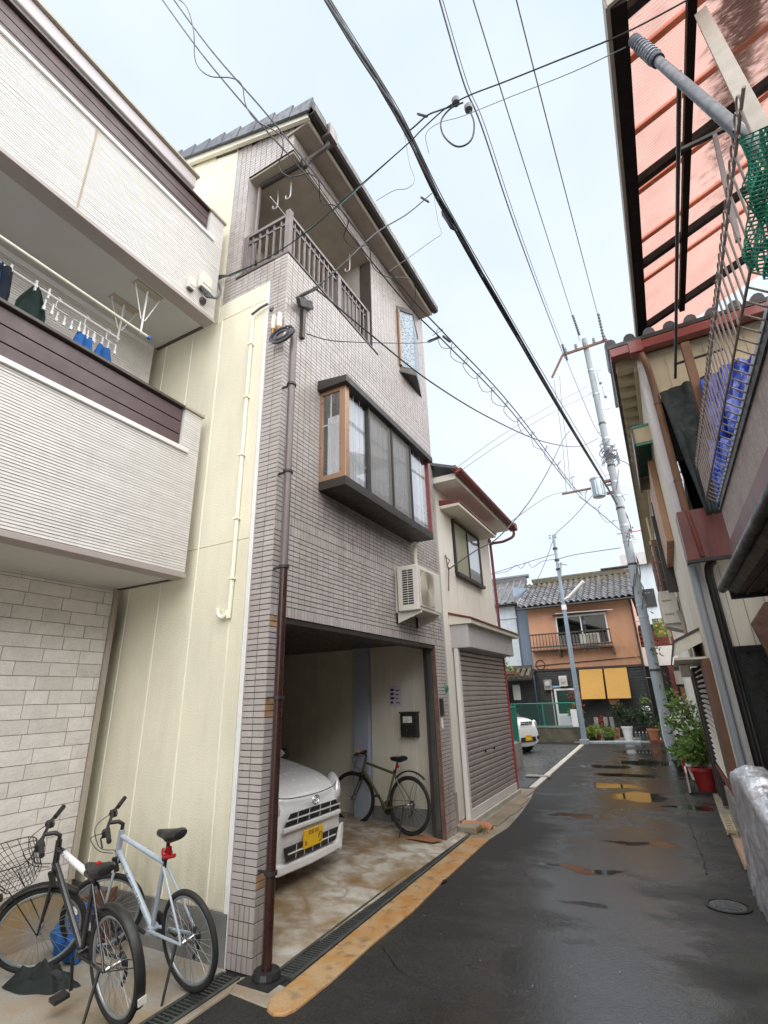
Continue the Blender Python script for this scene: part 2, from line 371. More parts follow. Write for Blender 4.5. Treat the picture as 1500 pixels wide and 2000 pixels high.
def m_asphalt():
    t = NT('wet_asphalt')
    big = t.noise(.8, 6, (.8, 1.1, 1)); mid = t.noise(2.6, 6, (.6, 1.2, 1), .65); fine = t.noise(140, 3)
    gr = t.n('ShaderNodeTexVoronoi'); gr.inputs['Scale'].default_value = 170; t.t.links.new(t.pos.outputs['Position'], gr.inputs['Vector'])
    c = t.mix(t.ramp(fine, .35, .65), (.006, .0058, .0054), (.017, .016, .015))
    hv = t.n('ShaderNodeSeparateColor'); t.t.links.new(gr.outputs['Color'], hv.inputs[0]); c = t.mix(t.ramp(hv.outputs[0], .6, 1., 0, .7), c, (.042, .04, .039))
    c = t.mix(t.ramp(mid, .5, .75, 0, .6), c, (.03, .028, .018))
    sx = t.n('ShaderNodeSeparateXYZ'); t.t.links.new(t.pos.outputs['Position'], sx.inputs[0])
    ms = t.math('MULTIPLY', t.ramp(sx.outputs[0], -.75, .15, 0, 1), t.ramp(t.noise(1.9, 6, (1.3, .8, 1), .7), .5, .66, 0, .85)); c = t.mix(ms, c, (.034, .04, .012))
    c = t.mix(t.ramp(t.noise(46, 4, None, .75), .42, .66, 0, .8), c, (.032, .031, .03))
    peb = t.ramp(t.noise(60, 1), .71, .75, 0, .6); c = t.mix(peb, c, (.09, .085, .08))
    band = t.ramp(t.math('ABSOLUTE', t.math('ADD', sx.outputs[0], t.math('ADD', .85, t.math('MULTIPLY', big, .0)))), .45, 1.5, .17, -.12)
    wet = t.ramp(t.math('ADD', band, t.math('ADD', t.math('MULTIPLY', big, .6), t.math('MULTIPLY', mid, .4))), .44, .64)
    # standing rain water in shallow dips of the surface
    dist = t.n('ShaderNodeVectorMath'); dist.operation = 'SCALE'; dist.inputs['Scale'].default_value = .55
    nv = t.n('ShaderNodeTexNoise'); nv.inputs['Scale'].default_value = 2.6; nv.inputs['Detail'].default_value = 5
    t.t.links.new(t.pos.outputs['Position'], nv.inputs['Vector']); sb = t.n('ShaderNodeVectorMath'); sb.operation = 'SUBTRACT'; sb.inputs[1].default_value = (.5, .5, .5)
    t.t.links.new(nv.outputs['Color'], sb.inputs[0]); t.t.links.new(sb.outputs[0], dist.inputs[0])
    wp = t.n('ShaderNodeVectorMath'); wp.operation = 'ADD'; t.t.links.new(t.pos.outputs['Position'], wp.inputs[0]); t.t.links.new(dist.outputs[0], wp.inputs[1])
    pud = None
    for (x, y, rx, ry) in ((-.85, 11.2, .5, .5), (-1.5, 12.3, .7, .35), (-.1, 10.5, .35, .2), (-1.3, 13.8, .8, .35), (-1.05, 5.7, .22, .1), (-1.2, 6.7, .5, .1), (-.7, 8.0, .5, .12), (-1.7, 9.3, .5, .16), (-.9, 16.2, .9, .6), (-1.9, 15.2, .7, .4), (-1.0, 19, 1.0, .6)):
        mp = t.n('ShaderNodeMapping'); mp.vector_type = 'POINT'; mp.inputs['Location'].default_value = (-x/rx, -y/ry, 0); mp.inputs['Scale'].default_value = (1/rx, 1/ry, 0)
        t.t.links.new(wp.outputs[0], mp.inputs['Vector']); ln = t.n('ShaderNodeVectorMath'); ln.operation = 'LENGTH'; t.t.links.new(mp.outputs[0], ln.inputs[0])
        m1 = t.ramp(ln.outputs['Value'], .75, 1.1, 1, 0); pud = m1 if pud is None else t.math('MAXIMUM', pud, m1)
    rough = t.math('MULTIPLY', t.ramp(wet, 0, 1, .55, .15), t.ramp(pud, 0, 1, 1, .18))
    c = t.mix(t.math('MULTIPLY', pud, .7), c, (.012, .011, .01))
    h = t.math('ADD', t.math('MULTIPLY', gr.outputs['Distance'], .7), t.math('ADD', t.math('MULTIPLY', fine, .5), t.math('MULTIPLY', t.noise(48, 3, None, .7), 1.6)))
    b = t.n('ShaderNodeBump'); b.inputs['Distance'].default_value = .006; t.set(b.inputs['Strength'], t.math('MULTIPLY', t.ramp(wet, 0, 1, .9, .16), t.ramp(pud, 0, 1, 1, .04))); t.set(b.inputs['Height'], h)
    return t.done(t.bsdf(c, rough, 0, b.outputs[0], t.ramp(wet, 0, 1, .35, .7)))
M['asphalt'] = m_asphalt()
def m_stained(name, base, dark, orange, so=1.1, wetness=.35, vein=False):
    t = NT(name)
    n1 = t.noise(so, 6, rough=.65); n2 = t.noise(so*3.1, 5); f = t.noise(90, 3)
    c = t.mix(t.ramp(f, .3, .7), lum(base, .85), lum(base, 1.12))
    c = t.mix(t.ramp(n1, .42, .62, 0, .9), c, orange)
    c = t.mix(t.ramp(n2, .52, .72, 0, .65), c, dark)
    if vein:
        wv = t.n('ShaderNodeTexVoronoi'); wv.feature = 'DISTANCE_TO_EDGE'; wv.inputs['Scale'].default_value = 1.5
        mp = t.n('ShaderNodeVectorMath'); mp.operation = 'ADD'; nv = t.n('ShaderNodeTexNoise'); nv.inputs['Scale'].default_value = 2.5
        t.t.links.new(t.pos.outputs['Position'], nv.inputs['Vector']); sc_ = t.n('ShaderNodeVectorMath'); sc_.operation = 'SCALE'; sc_.inputs['Scale'].default_value = 1.1
        t.t.links.new(nv.outputs['Color'], sc_.inputs[0]); t.t.links.new(t.pos.outputs['Position'], mp.inputs[0]); t.t.links.new(sc_.outputs[0], mp.inputs[1])
        t.t.links.new(mp.outputs[0], wv.inputs['Vector'])
        c = t.mix(t.ramp(wv.outputs['Distance'], .0, .16, .6, 0.), c, (.2, .12, .05))
    r_ = t.ramp(n1, .35, .65, .65, wetness)
    return t.done(t.bsdf(c, r_, 0, t.bump(f, .35, .004), .5))
M['garagefloor'] = m_stained('stained_garage_slab', (.5, .48, .43), (.17, .125, .06), (.27, .17, .07), 1.5, .3, True)
M['orangeconc'] = m_stained('rust_stained_concrete', (.4, .27, .14), (.1, .06, .03), (.4, .19, .055), 3.4, .4)
M['padconc'] = m_stained('parking_pad_concrete', (.36, .355, .34), (.2, .19, .13), (.33, .2, .06), .8, .4)
M['kerbstain'] = m_stained('worn_kerb_concrete', (.3, .28, .24), (.14, .12, .09), (.24, .17, .1), 1.6, .4)
def m_foil():
    t = NT('silver_cover'); b = t.bump(t.noise(7, 6), .9, .03)
    return t.done(t.bsdf(t.mix(t.ramp(t.noise(3, 3), .3, .7), (.5, .5, .53), (.68, .68, .72)), .36, .6, b))
M['foil'] = m_foil()
def m_panelred():
    t = NT('dark_red_sheet'); n = t.noise(3, 6, (3, 3, .5)); c = t.mix(t.ramp(n, .35, .65), (.09, .02, .015), (.17, .04, .028))
    return t.done(t.bsdf(c, .45))
M['redsheet'] = m_panelred()

def grime(m, zones, colr, scale=1.6):      # run-off dirt with a place of its own: zones are (axis range, height range, strength)
    nt = m.node_tree; bs = [n for n in nt.nodes if n.type == 'BSDF_PRINCIPLED'][0]; src = bs.inputs['Base Color'].links[0].from_socket
    t = NT.__new__(NT); t.m = m; t.t = nt; t.pos = t.n('ShaderNodeNewGeometry'); sx = t.n('ShaderNodeSeparateXYZ'); nt.links.new(t.pos.outputs['Position'], sx.inputs[0])
    ns = t.ramp(t.noise(scale, 6, (5, 5, .5), .7), .36, .68); tot = None
    for (y0, y1, z0, z1, k) in zones:
        f = t.ramp(sx.outputs[2], z0, z1, 1, 0)
        if y1 > y0: f = t.math('MULTIPLY', f, t.math('MULTIPLY', t.ramp(sx.outputs[1], y0-.15, y0+.1, 0, 1), t.ramp(sx.outputs[1], y1-.1, y1+.15, 1, 0)))
        if z1 < z0: f = t.math('MULTIPLY', f, t.ramp(sx.outputs[2], z0, z0+.05, 1, 0))
        f = t.math('MULTIPLY', f, k); tot = f if tot is None else t.math('MAXIMUM', tot, f)
    nt.links.new(t.mix(t.math('MULTIPLY', ns, tot), src, colr), bs.inputs['Base Color'])
grime(M['cream'], [(0, 0, .3, 1.1, .55)], (.36, .34, .22))
grime(M['housewhite'], [(0, 0, .1, .9, .6), (8.4, 10.2, 3.95, 2.9, .4)], (.36, .32, .25))
grime(M['creamwall'], [(0, 0, .2, 1.0, .6)], (.33, .3, .22))
grime(M['tile'], [(5.7, 6.7, 2.95, 2.2, .6), (4.1, 6.5, 4.0, 3.2, .4), (3.3, 3.7, .0, .8, .6), (7.1, 7.6, 0, .8, .7)], (.17, .12, .085))
grime(M['siding'], [(0, 0, 2.95, 3.4, .3), (0, 0, 6.1, 6.5, .0)], (.45, .42, .37))
grime(M['orange'], [(0, 0, 3.58, 2.8, .5), (0, 0, 2.8, 3.3, .5)], (.36, .18, .11))
# ================================================================ ground
def ground_sheet(name, pts, z, m, div=0):
    b = MB(); b.poly([(p[0], p[1], z) for p in pts]); return struct(b.build(name, m, recalc=False))
ground_sheet('ground', [(-200, -60), (200, -60), (200, 300), (-200, 300)], -.06, M['concrete'])
# road: a fine sheet with a slight crown and real shallow dips where water lies
def road():
    xs = [-7.5+.25*i for i in range(44)]; ys = [-6+.25*i for i in range(136)]
    b = MB(); nx = len(xs)
    for y in ys:
        for x in xs:
            h = mnoise.noise(V((x*.9, y*.45, 3.1)))*.004+mnoise.noise(V((x*3, y*1.5, 1.1)))*.001
            b.v.append((x, y, h-.004))
    for j in range(len(ys)-1):
        for i in range(nx-1):
            b.f.append((j*nx+i, j*nx+i+1, (j+1)*nx+i+1, (j+1)*nx+i))
    o = b.build('road', M['asphalt'], smooth=True, recalc=False); return struct(o)
road()
# rust-stained concrete kerb strip along the drain
def slab(name, pts, z0, z1, m, bev=.012):
    b = MB(); b.prism([(p[0], p[1], z0) for p in pts], (0, 0, z1-z0)); return struct(b.build(name, m, bevel=bev))
slab('kerb_strip', [(-2.66, 3.42), (-2.66, 3.24), (-2.6, 3.15), (-2.53, 3.12), (-2.46, 3.15), (-2.43, 3.22), (-2.415, 3.6), (-2.43, 4.2), (-2.415, 4.9), (-2.46, 5.8), (-2.5, 7.45), (-2.78, 7.45)], -.05, .012, M['orangeconc'])
slab('kerb_strip', [(-3.05, 3.38), (-2.98, 3.2), (-2.62, 3.17), (-2.66, 3.42), (-2.83, 3.44), (-2.97, 3.44)], -.05, .002, M['kerbstain'])
# parking pad in front of the white house
slab('parking_pad', [(-8, -4), (-3.2, -4), (-3.2, 3.415), (-8, 3.415)], -.05, .008, M['padconc'])
slab('pad_edge', [(-3.02, -4), (-2.96, -4), (-2.96, 3.2), (-3.02, 3.36)], -.05, .01, M['kerbstain'])
# garage slab sloping up into the house
b = MB(); b.prism([(-2.84, 3.45, -.05), (-2.84, 3.45, .012), (-3.1, 3.45, .03), (-9, 3.45, .5), (-9, 3.45, -.05)], (0, 4.2, 0)); struct(b.build('garage_floor', M['garagefloor']))
# apron and pavers in front of the shuttered house
slab('apron', [(-3.2, 7.52), (-2.5, 7.47), (-2.44, 8.2), (-2.5, 9.2), (-2.62, 10.4), (-2.76, 11.35), (-3.2, 11.4)], -.05, .008, M['kerbstain'])
pv = [(-2.84, 8.15, -2.58, 8.85), (-2.84, 8.87, -2.56, 9.6), (-2.84, 9.62, -2.62, 10.35), (-2.86, 10.37, -2.72, 11.1)]
ap = thing('paved_edge', 'row of stained tan pavers at the foot of the shuttered cream house', 'pavers', (-2.75, 8.15, 0))
for (x0, y0, x1, y1) in pv:
    b = MB(); b.box((x0+2.75, y0-8.15, .006), (x1+2.75, y1-8.15, .024)); b.build('paver', M['paver'], ap, bevel=.008)
# side yard beyond and pale kerb line leading to the lamp pole
slab('side_yard', [(-9, 11.5), (-2.95, 11.5), (-3.32, 20.9), (-9, 21.2)], -.05, .006, mat('yard_asphalt', (.075, .075, .078), .35, var=.25, vs=3, bump=.4, bs=150, rvar=.18))
kb = thing('kerb_line', 'narrow pale kerb running from the shuttered house to the thin grey lamp pole', 'kerb', (-2.78, 11.4, 0))
n = 7
for i in range(n):
    y0 = 11.45+i*1.33; y1 = y0+1.31
    x0 = -2.80-(y0-11.45)*.037; x1 = -2.80-(y1-11.45)*.037
    b = MB(); b.prism([(x0-.09+2.78, y0-11.4, -.04), (x0+.05+2.78, y0-11.4, -.04), (x1+.05+2.78, y1-11.4, -.04), (x1-.09+2.78, y1-11.4, -.04)], (0, 0, .075))
    b.build('kerb_stone', M['kerbwhite'], kb, bevel=.01)
gp = thing('drain_plank', 'short dark board bridging the gutter beside the pale kerb line', 'board', (-3.0, 12.9, 0))
MB().box((-.3, -.1, .02), (.25, .1, .05)).build('board', M['concrete'], gp, bevel=.006)
# right kerb apron
slab('house_edge', [(.3, -3), (.34, 5), (.40, 7.25), (.30, 9.6), (.33, 12), (.3, 22.3), (2.5, 22.3), (2.5, -3)], -.05, .02, M['kerbstain'])
slab('far_kerb', [(-3.15, 21.55), (-1.3, 21.95), (-1.3, 22.2), (-3.15, 21.8)], -.05, .07, mat('blue_grey_kerb', (.36, .42, .45), .6, var=.1, dirt=.3))
slab('far_planting_strip', [(-3.6, 21.85), (-.1, 22.25), (-.1, 24.2), (-3.6, 24.2)], -.05, .03, M['concrete'])
# seams between asphalt lays and small litter
def seam(pts, w_):
    c = spline([V((x, y, .0035)) for x, y in pts], 10); b = MB(); r = random.Random(1)
    for i, p in enumerate(c):
        j = r.uniform(-.012, .012); b.v += [(p.x-w_*r.uniform(.5, 1.2)+j, p.y, p.z), (p.x+w_*r.uniform(.5, 1.2)+j, p.y, p.z)]
    for i in range(len(c)-1): b.f.append((2*i, 2*i+1, 2*i+3, 2*i+2))
    struct(b.build('road_seam', M['groundtar'], recalc=False))
M['groundtar'] = mat('tar_seam', (.005, .005, .005), .5)
seam([(-.02, 7.0), (-.06, 8.2), (-.12, 9.4), (-.1, 10.8), (-.16, 12.2)], .009); seam([(-2.35, 4.2), (-2.0, 3.9), (-1.4, 3.75), (-.7, 3.7)], .006)
lt = MB(); r = random.Random(12)
for i in range(70):
    x, y = r.uniform(-2.3, .25), r.uniform(2.6, 11); s = r.uniform(.002, .006); z = .004
    lt.add([(x-s, y-s*.6, z), (x+s*.8, y-s, z), (x+s, y+s*.7, z), (x-s*.4, y+s, z), (x+s*.1, y, z+s)], [(0, 1, 4), (1, 2, 4), (2, 3, 4), (3, 0, 4)])
o = lt.build('road_grit', M['concrete'], recalc=False); tag(o, 'scattered pale grit and tiny litter on the wet asphalt', 'grit', kind='stuff')
# drain channels: a steel grating with cross bars lying in a concrete channel
def drain(name, x0, y0, x1, y1, wd, label, step=.033):
    L_ = math.hypot(x1-x0, y1-y0); g = thing(name, label, 'drain', (x0, y0, .0), math.atan2(y1-y0, x1-x0))
    MB().box((0, -wd/2, -.06), (L_, wd/2, -.045)).build('channel_bed', M['blackmetal'], g)
    for s in (-1, 1):
        MB().box((0, s*(wd/2-.002), -.06), (L_, s*(wd/2+.025), .016)).build('edge_rail', M['darksteel'], g, bevel=.003)
    nb = int(L_/step); k = 0; bars = MB()
    for i in range(nb):
        x = (i+.5)*step
        if i % 30 == 0: bars.box((x-.012, -wd/2+.004, -.04), (x+.012, wd/2-.004, .012))
        else: bars.box((x-.006, -wd/2+.004, -.03), (x+.006, wd/2-.004, .01))
    for s in (-.33, 0, .33): bars.box((0, wd*s-.004, -.035), (L_, wd*s+.004, .002))
    o = bars.build('grating_bars', M['darksteel'], g, recalc=False); o['kind'] = 'stuff'
    return g
drain('drain_grating', -2.76, 3.5, -2.885, 7.62, .13, 'long steel drain grating across the open garage entrance')
drain('drain_grating', -3.11, -1.5, -3.11, 3.36, .13, 'steel drain grating beside the parked bicycles at the edge of the pad')
# manhole covers
def cover(name, label, x, y, r):
    g = thing(name, label, 'manhole cover', (x, y, .0))
    MB().lathe([(r+.03, -.03), (r+.03, .006), (r, .007), (r, -.01)], n=32).build('ring', M['blackmetal'], g)
    b = MB().lathe([(r-.006, -.02), (r-.006, .002), (r*.92, .004), (0, .004)], n=32)
    for i in range(-4, 5):
        for j in range(-4, 5):
            if i*i+j*j < 15: b.box((i*r*.2-.012, j*r*.2-.012, .003), (i*r*.2+.012, j*r*.2+.012, .01))
    b.build('lid', M['darksteel'], g)
cover('manhole_cover', 'round iron manhole cover near the silver covered motorcycle', .09, 6.12, .15)
cover('manhole_cover', 'small iron cap set in the rust-stained kerb by the drain grating', -2.5, 5.72, .05)
# ================================================================ white ribbed house, left
LH = thing('white_house', 'white ribbed-siding house with plum boards on two stacked balconies, at left', 'house', (0, 0, 0))
MB().box((-11, -6, 0), (-5.0, 3.27, 8.2)).build('wall', M['siding'], LH)
MB().box((-4.99, -6, -.05), (-4.955, 3.27, .34)).build('foundation', M['padconc'], LH)
MB().box((-4.99, -6, .345), (-4.945, 3.275, .4)).build('base_flashing', M['soffit2'], LH)
MB().box((-5.0, 3.245, .4), (-4.93, 3.285, 2.96)).build('corner_trim', M['soffit2'], LH)
MB().box((-5.0, -6, .4), (-4.975, 3.244, 2.96)).build('joint_backing', M['groove'], LH)
def stones():
    r = random.Random(3); z = .405; k = 0
    while z < 2.93:
        h = min(.12, 2.955-z); y = 3.24-r.choice((.06, .1, .16, .24, .3))
        hi = 3.24
        while hi > .9:
            b = MB(); yy0, yy1, zz0, zz1 = y+.003, hi-.003, z+.003, z+h-.003; xf = -4.962+r.uniform(-.003, .004)
            # split face: a grid of 3 x 2 with small random relief
            n = 4; vs = []
            for j in range(3):
                for i in range(n+1):
                    e = (i in (0, n)) or (j in (0, 2))
                    vs.append((xf+(-.0015 if e else r.uniform(-.0005, .003)), yy0+(yy1-yy0)*i/n, zz0+(zz1-zz0)*j/2))
            m0 = len(vs)
            for (yy, zz) in ((yy0, zz0), (yy1, zz0), (yy1, zz1), (yy0, zz1)): vs.append((-4.977, yy, zz))
            fs = [(j*(n+1)+i, j*(n+1)+i+1, (j+1)*(n+1)+i+1, (j+1)*(n+1)+i) for j in range(2) for i in range(n)]
            c0, c1, c2, c3 = 0, n, 2*(n+1)+n, 2*(n+1)
            fs += [(m0, m0+1)+tuple(range(n, -1, -1)), (m0+1, m0+2, c2, (n+1)+n, c1), (m0+2, m0+3)+tuple(range(c3, c2+1)), (m0+3, m0, c0, n+1, c3)]
            b.add(vs, fs); b.build('stone_block', M['stone'], LH, smooth=False)
            hi = y; y = hi-r.choice((.2, .26, .3, .34, .38))
        z += .12
stones()
def ribs(name, x, y0, y1, z0, z1, pitch, seed, parent):
    r = random.Random(seed); b = MB(); z = z0
    while z < z1-.004:
        y = y0
        while y < y1:
            l = r.uniform(.12, .7); ye = min(y1, y+l); d = r.uniform(.003, .006); h = min(pitch-.004, z1-z)
            b.add([(x, y, z), (x, ye, z), (x, ye, z+h), (x, y, z+h), (x+d, y+.001, z+.001), (x+d, ye-.001, z+.001), (x+d*.8, ye-.001, z+h-.002), (x+d*.8, y+.001, z+h-.002)],
                  [(4, 5, 6, 7), (0, 1, 5, 4), (1, 2, 6, 5), (2, 3, 7, 6), (3, 0, 4, 7)]); y = ye
        z += pitch
    o = b.build(name, M['siding'], parent); o['kind'] = 'stuff'; return o
def balcony(zb, zt, zboard, zrail, seed):
    xf = -3.98
    MB().box((-4.1, -6, zb+.055), (xf-.002, 3.29, zt)).build('balcony_wall', M['sidegap'], LH)
    ribs('siding_ribs', xf, -1.5, 3.295, zb+.06, zt, .0265, seed, LH)
    MB().box((-4.1, 3.07, zt+.002), (xf-.002, 3.29, zrail-.03)).build('end_pier', M['siding'], LH)
    ribs('siding_ribs', xf, 3.07, 3.295, zt, zrail-.03, .0265, seed+9, LH)
    MB().box((-4.12, 3.055, zrail-.03), (xf+.03, 3.315, zrail+.005)).build('pier_cap', M['soffit2'], LH, bevel=.006)
    MB().box((-4.14, -6, zb), (xf+.018, 3.305, zb+.05)).build('bottom_trim', mat('mauve_trim', (.36, .31, .29), .5, var=.04) if 'mt' not in M else M['mt'], LH, bevel=.004)
    MB().box((-4.96, -6, zb+.012), (-4.142, 3.27, zb+.05)).build('soffit', M['soffit'], LH)
    MB().box((-4.96, 3.271, zb), (-4.142, 3.305, zb+.05)).build('bottom_trim', M['brownmetal'], LH)
    MB().box((xf-.05, -6, zt+.003), (xf+.03, 3.15, zt+.05)).build('white_ledge', M['whitemetal'], LH, bevel=.004)
    n = 3; hb = (zboard-zt-.055)/n
    for i in range(n):
        z0 = zt+.055+i*hb
        MB().box((xf-.055, -6, z0), (xf-.028, 3.058, z0+hb-.012)).build('rail_board', M['board'], LH, bevel=.002)
    MB().box((xf-.075, -6, zt+.055), (xf-.06, 3.055, zboard)).build('rail_backing', M['black'], LH)
    MB().box((xf-.09, -6, zboard+.004), (xf+.012, 3.06, zrail)).build('top_rail', M['brownmetal'], LH, bevel=.004)
balcony(2.965, 4.265, 4.765, 4.80, 11)
balcony(6.085, 7.25, 7.68, 7.715, 23)
ribs('siding_ribs', -4.995, -.5, 3.26, 4.4, 6.08, .03, 41, LH)
MB().box((-6.5, -6, 8.27), (-4.3, 3.03, 8.47)).build('roof_fascia', M['fascia'], LH, bevel=.02)
MB().box((-6.5, -6, 8.47), (-4.26, 3.05, 8.5)).build('roof_edge', M['soffit2'], LH)
MB().box((-6.5, -6, 8.2), (-4.45, 2.95, 8.265)).build('eave_under_board', M['soffit2'], LH)  # beige board set back under the roof fascia
# vertical siding joint seen on the upper balcony front
MB().box((-3.969, 1.62, 6.15), (-3.9665, 1.635, 7.245)).build('siding_joint', M['groove'], LH)
# laundry poles on hanging brackets
def pole_bracket(x, y, ztop, zlow, lab):
    g = thing('pole_bracket', lab, 'bracket', (x, y, ztop), 0, 'laundry pole brackets under the upper balcony')
    MB().box((-.05, -.16, -.012), (.05, .16, 0)).build('mounting_plate', M['soffit2'], g)
    h = ztop-zlow
    for s in (-1, 1): MB().tube([(0, s*.15, -.01), (0, s*.14, -.06), (0, s*.02, -h*.75)], .006, 6).build('stay', M['whitemetal'], g, smooth=True)
    MB().tube([(0, 0, -.01), (0, 0, -h-.02)], .011, 8).build('arm', M['whitemetal'], g, smooth=True)
    MB().torus((0, 0, -h-.02), .022, .006, 16, 6, 'y', -math.pi, 0).build('hook', M['whitemetal'], g, smooth=True)
pole_bracket(-4.22, 2.58, 6.095, 5.55, 'white hanging pole bracket under the upper balcony, nearer the balcony front')
pole_bracket(-4.62, 2.58, 6.095, 5.62, 'white hanging pole bracket under the upper balcony, nearer the house wall')
t0 = t = MB().tube([(-4.22, -3, 5.55), (-4.22, 2.66, 5.53)], .015, 8).build('laundry_pole', M['creamtrim'], smooth=True); tag(t, 'bare bright metal laundry pole under the upper balcony of the white house', 'laundry pole')
t = MB().tube([(-4.62, -3, 5.63), (-4.62, 2.6, 5.62)], .014, 8).build('laundry_pole', M['whitemetal'], smooth=True); tag(t, 'thin laundry pole with clothes and clip hangers hung on it', 'laundry pole')
e = MB().ball((-4.22, 2.68, 5.53), .026).build('end_cap', M['blueplastic'], t0)
def cloth(label, y0, y1, ztop, drop, m, seed, xoff=0, pinch=.4):
    r = random.Random(seed); b = MB(); nx, nz = 9, 7
    for j in range(nz):
        for i in range(nx):
            u = i/(nx-1); v = j/(nz-1)
            y = y0+(y1-y0)*(u*(pinch+(1-pinch)*min(1, v*1.6))+(1-(pinch+(1-pinch)*min(1, v*1.6)))*.5)
            x = -4.62+xoff+.045*math.sin(u*9+seed)*(.3+v)+r.uniform(-.006, .006)
            b.v.append((x, y, ztop-drop*v*(1-.12*math.sin(u*6+seed))))
    for j in range(nz-1):
        for i in range(nx-1): b.f.append((j*nx+i, j*nx+i+1, (j+1)*nx+i+1, (j+1)*nx+i))
    o = b.build('laundry', m, smooth=True, recalc=False); md = o.modifiers.new('t', 'SOLIDIFY'); md.thickness = .006
    tag(o, label, 'clothing', 'clothes drying under the upper balcony'); return o
cloth('bright blue cloth hung first at the left edge of the laundry pole', 1.2, 1.47, 5.62, .42, M['bluecloth'], 1, pinch=.8)
cloth('dark navy garment hung next to the blue cloth at left', 1.38, 1.55, 5.62, .42, M['navy'], 2, .02, pinch=.6)
cloth('dark green garment bunched under two pegs on the pole', 1.6, 1.88, 5.62, .42, M['greencloth'], 3, pinch=.25)
cloth('bright blue shorts, left leg hung from the clip hanger', 2.13, 2.36, 5.42, .4, M['bluecloth'], 5, pinch=.6)
cloth('bright blue shorts, right leg hung nearer the pole bracket', 2.33, 2.58, 5.42, .45, M['bluecloth'], 6, pinch=.45)
def hanger(y, lab, n, seed):
    r = random.Random(seed); g = thing('clip_hanger', lab, 'hanger', (-4.62, y, 5.62), 0, 'white peg hangers on the laundry pole')
    MB().tube(spline([(0, 0, .03), (.0, .02, .035), (0, .03, .0), (0, 0, -.02), (0, 0, -.1)], 5), .005, 6).build('hook', M['white'], g, smooth=True)
    MB().tube([(0, -.12, -.1), (0, .12, -.1)], .006, 6).build('bar', M['white'], g)
    for i in range(n):
        yy = -.11+.22*i/(n-1); dx = r.uniform(-.03, .03)
        MB().box((dx-.008, yy-.006, -.19), (dx+.008, yy+.006, -.1)).obox((dx, yy, -.2), (.01, 0, 0), (0, .012, 0), (0, 0, .02)).build('peg', M['white'], g)
hanger(2.22, 'white clip hanger holding the blue shorts', 5, 1)
hanger(1.93, 'white clip hanger hanging empty next to the dark green garment', 4, 2)
hanger(2.46, 'white clip hanger hanging between the blue shorts and the bracket', 4, 3)
for i, (y, lab) in enumerate(((1.5, 'white peg gripping the dark navy garment'), (1.72, 'pair of white pegs over the dark green garment'), (1.84, 'white peg beside the dark green garment'))):
    o = MB().box((-4.635, y-.008, 5.56), (-4.605, y+.008, 5.68)).box((-4.64, y-.014, 5.6), (-4.6, y+.014, 5.63)).build('clothes_peg', M['white']); tag(o, lab, 'peg', 'white pegs on the laundry pole')
# service boxes on the balcony front
def sbox(name, lab, c, s, m):
    g = thing(name, lab, 'service box', c); hx, hy, hz = s
    MB().box((0, -hy, -hz), (hx, hy, hz)).build('body', m, g, bevel=.006)
    MB().box((hx+.001, -hy*.9, -hz*.55), (hx+.008, hy*.9, hz*.92)).build('cover', m, g, bevel=.004)
    MB().box((.01, -hy*.7, -hz-.02), (hx*.8, hy*.7, -hz)).build('cable_gland', M['brownmetal'], g)
sbox('service_box', 'white service box on the ribbed balcony corner, larger of two', (-3.972, 3.08, 6.5), (.07, .075, .11), M['offwhite'])
sbox('service_box', 'small grey junction box low on the ribbed balcony corner', (-3.972, 2.9, 6.33), (.05, .045, .07), M['acwhite'])
sbox('service_box', 'tiny dark junction box by the balcony bottom trim', (-3.972, 3.09, 6.245), (.04, .035, .03), M['brownmetal'])
# ================================================================ tall tiled house with the open garage
XF, YC, YR = -2.976, 3.418, 7.53
TH = thing('tiled_house', 'tall narrow house faced in mauve tiles with open garage and corner balcony', 'house', (0, 0, 0))
GB = (-3.04)   # structural face behind the tiles
def wallX(y0, y1, z0, z1, x=XF-.006, th=.2, m='grout', name='wall'):
    return MB().box((x-th, y0, z0), (x, y1, z1)).build(name, M[m], TH)
def wallY(x0, x1, z0, z1, y=YC+.006, th=.2, m='grout', name='wall'):
    return MB().box((x0, y, z0), (x1, y+th, z1)).build(name, M[m], TH)
zS, zB, zT, zE = 6.77, 6.46, 8.57, 9.0
yL, yRj = 3.63, 7.15       # garage jambs
wallX(YC+.006, yL, 0, 2.53); wallX(yRj, YR, 0, 2.53); wallX(YC+.006, YR, 2.531, zS); wallX(5.43, YR, zS+.001, zE+.02)
wallX(YC+.006, 5.43, zT, zE+.02)
wallY(-3.22, -3.19, 0, zB); wallY(-4.0, -3.19, zB+.001, zS); wallY(-4.0, -3.74, zS+.001, 9.32); wallY(-3.74, -3.19, zT, 9.3)
wallY(-3.19, XF-.21, 0, zS)
MB().box((-9.5, YC+.02, 2.64), (XF-.21, YR, 2.75)).build('floor_slab', M['creamwall'], TH)
MB().box((-9.5, YR-.03, 0), (-3.2, YR+.0, 9.4)).build('wall', M['creamwall'], TH)
MB().box((-9.5, YC+.3, 0), (-9.3, YR-.04, 9.4)).build('wall', M['creamwall'], TH)
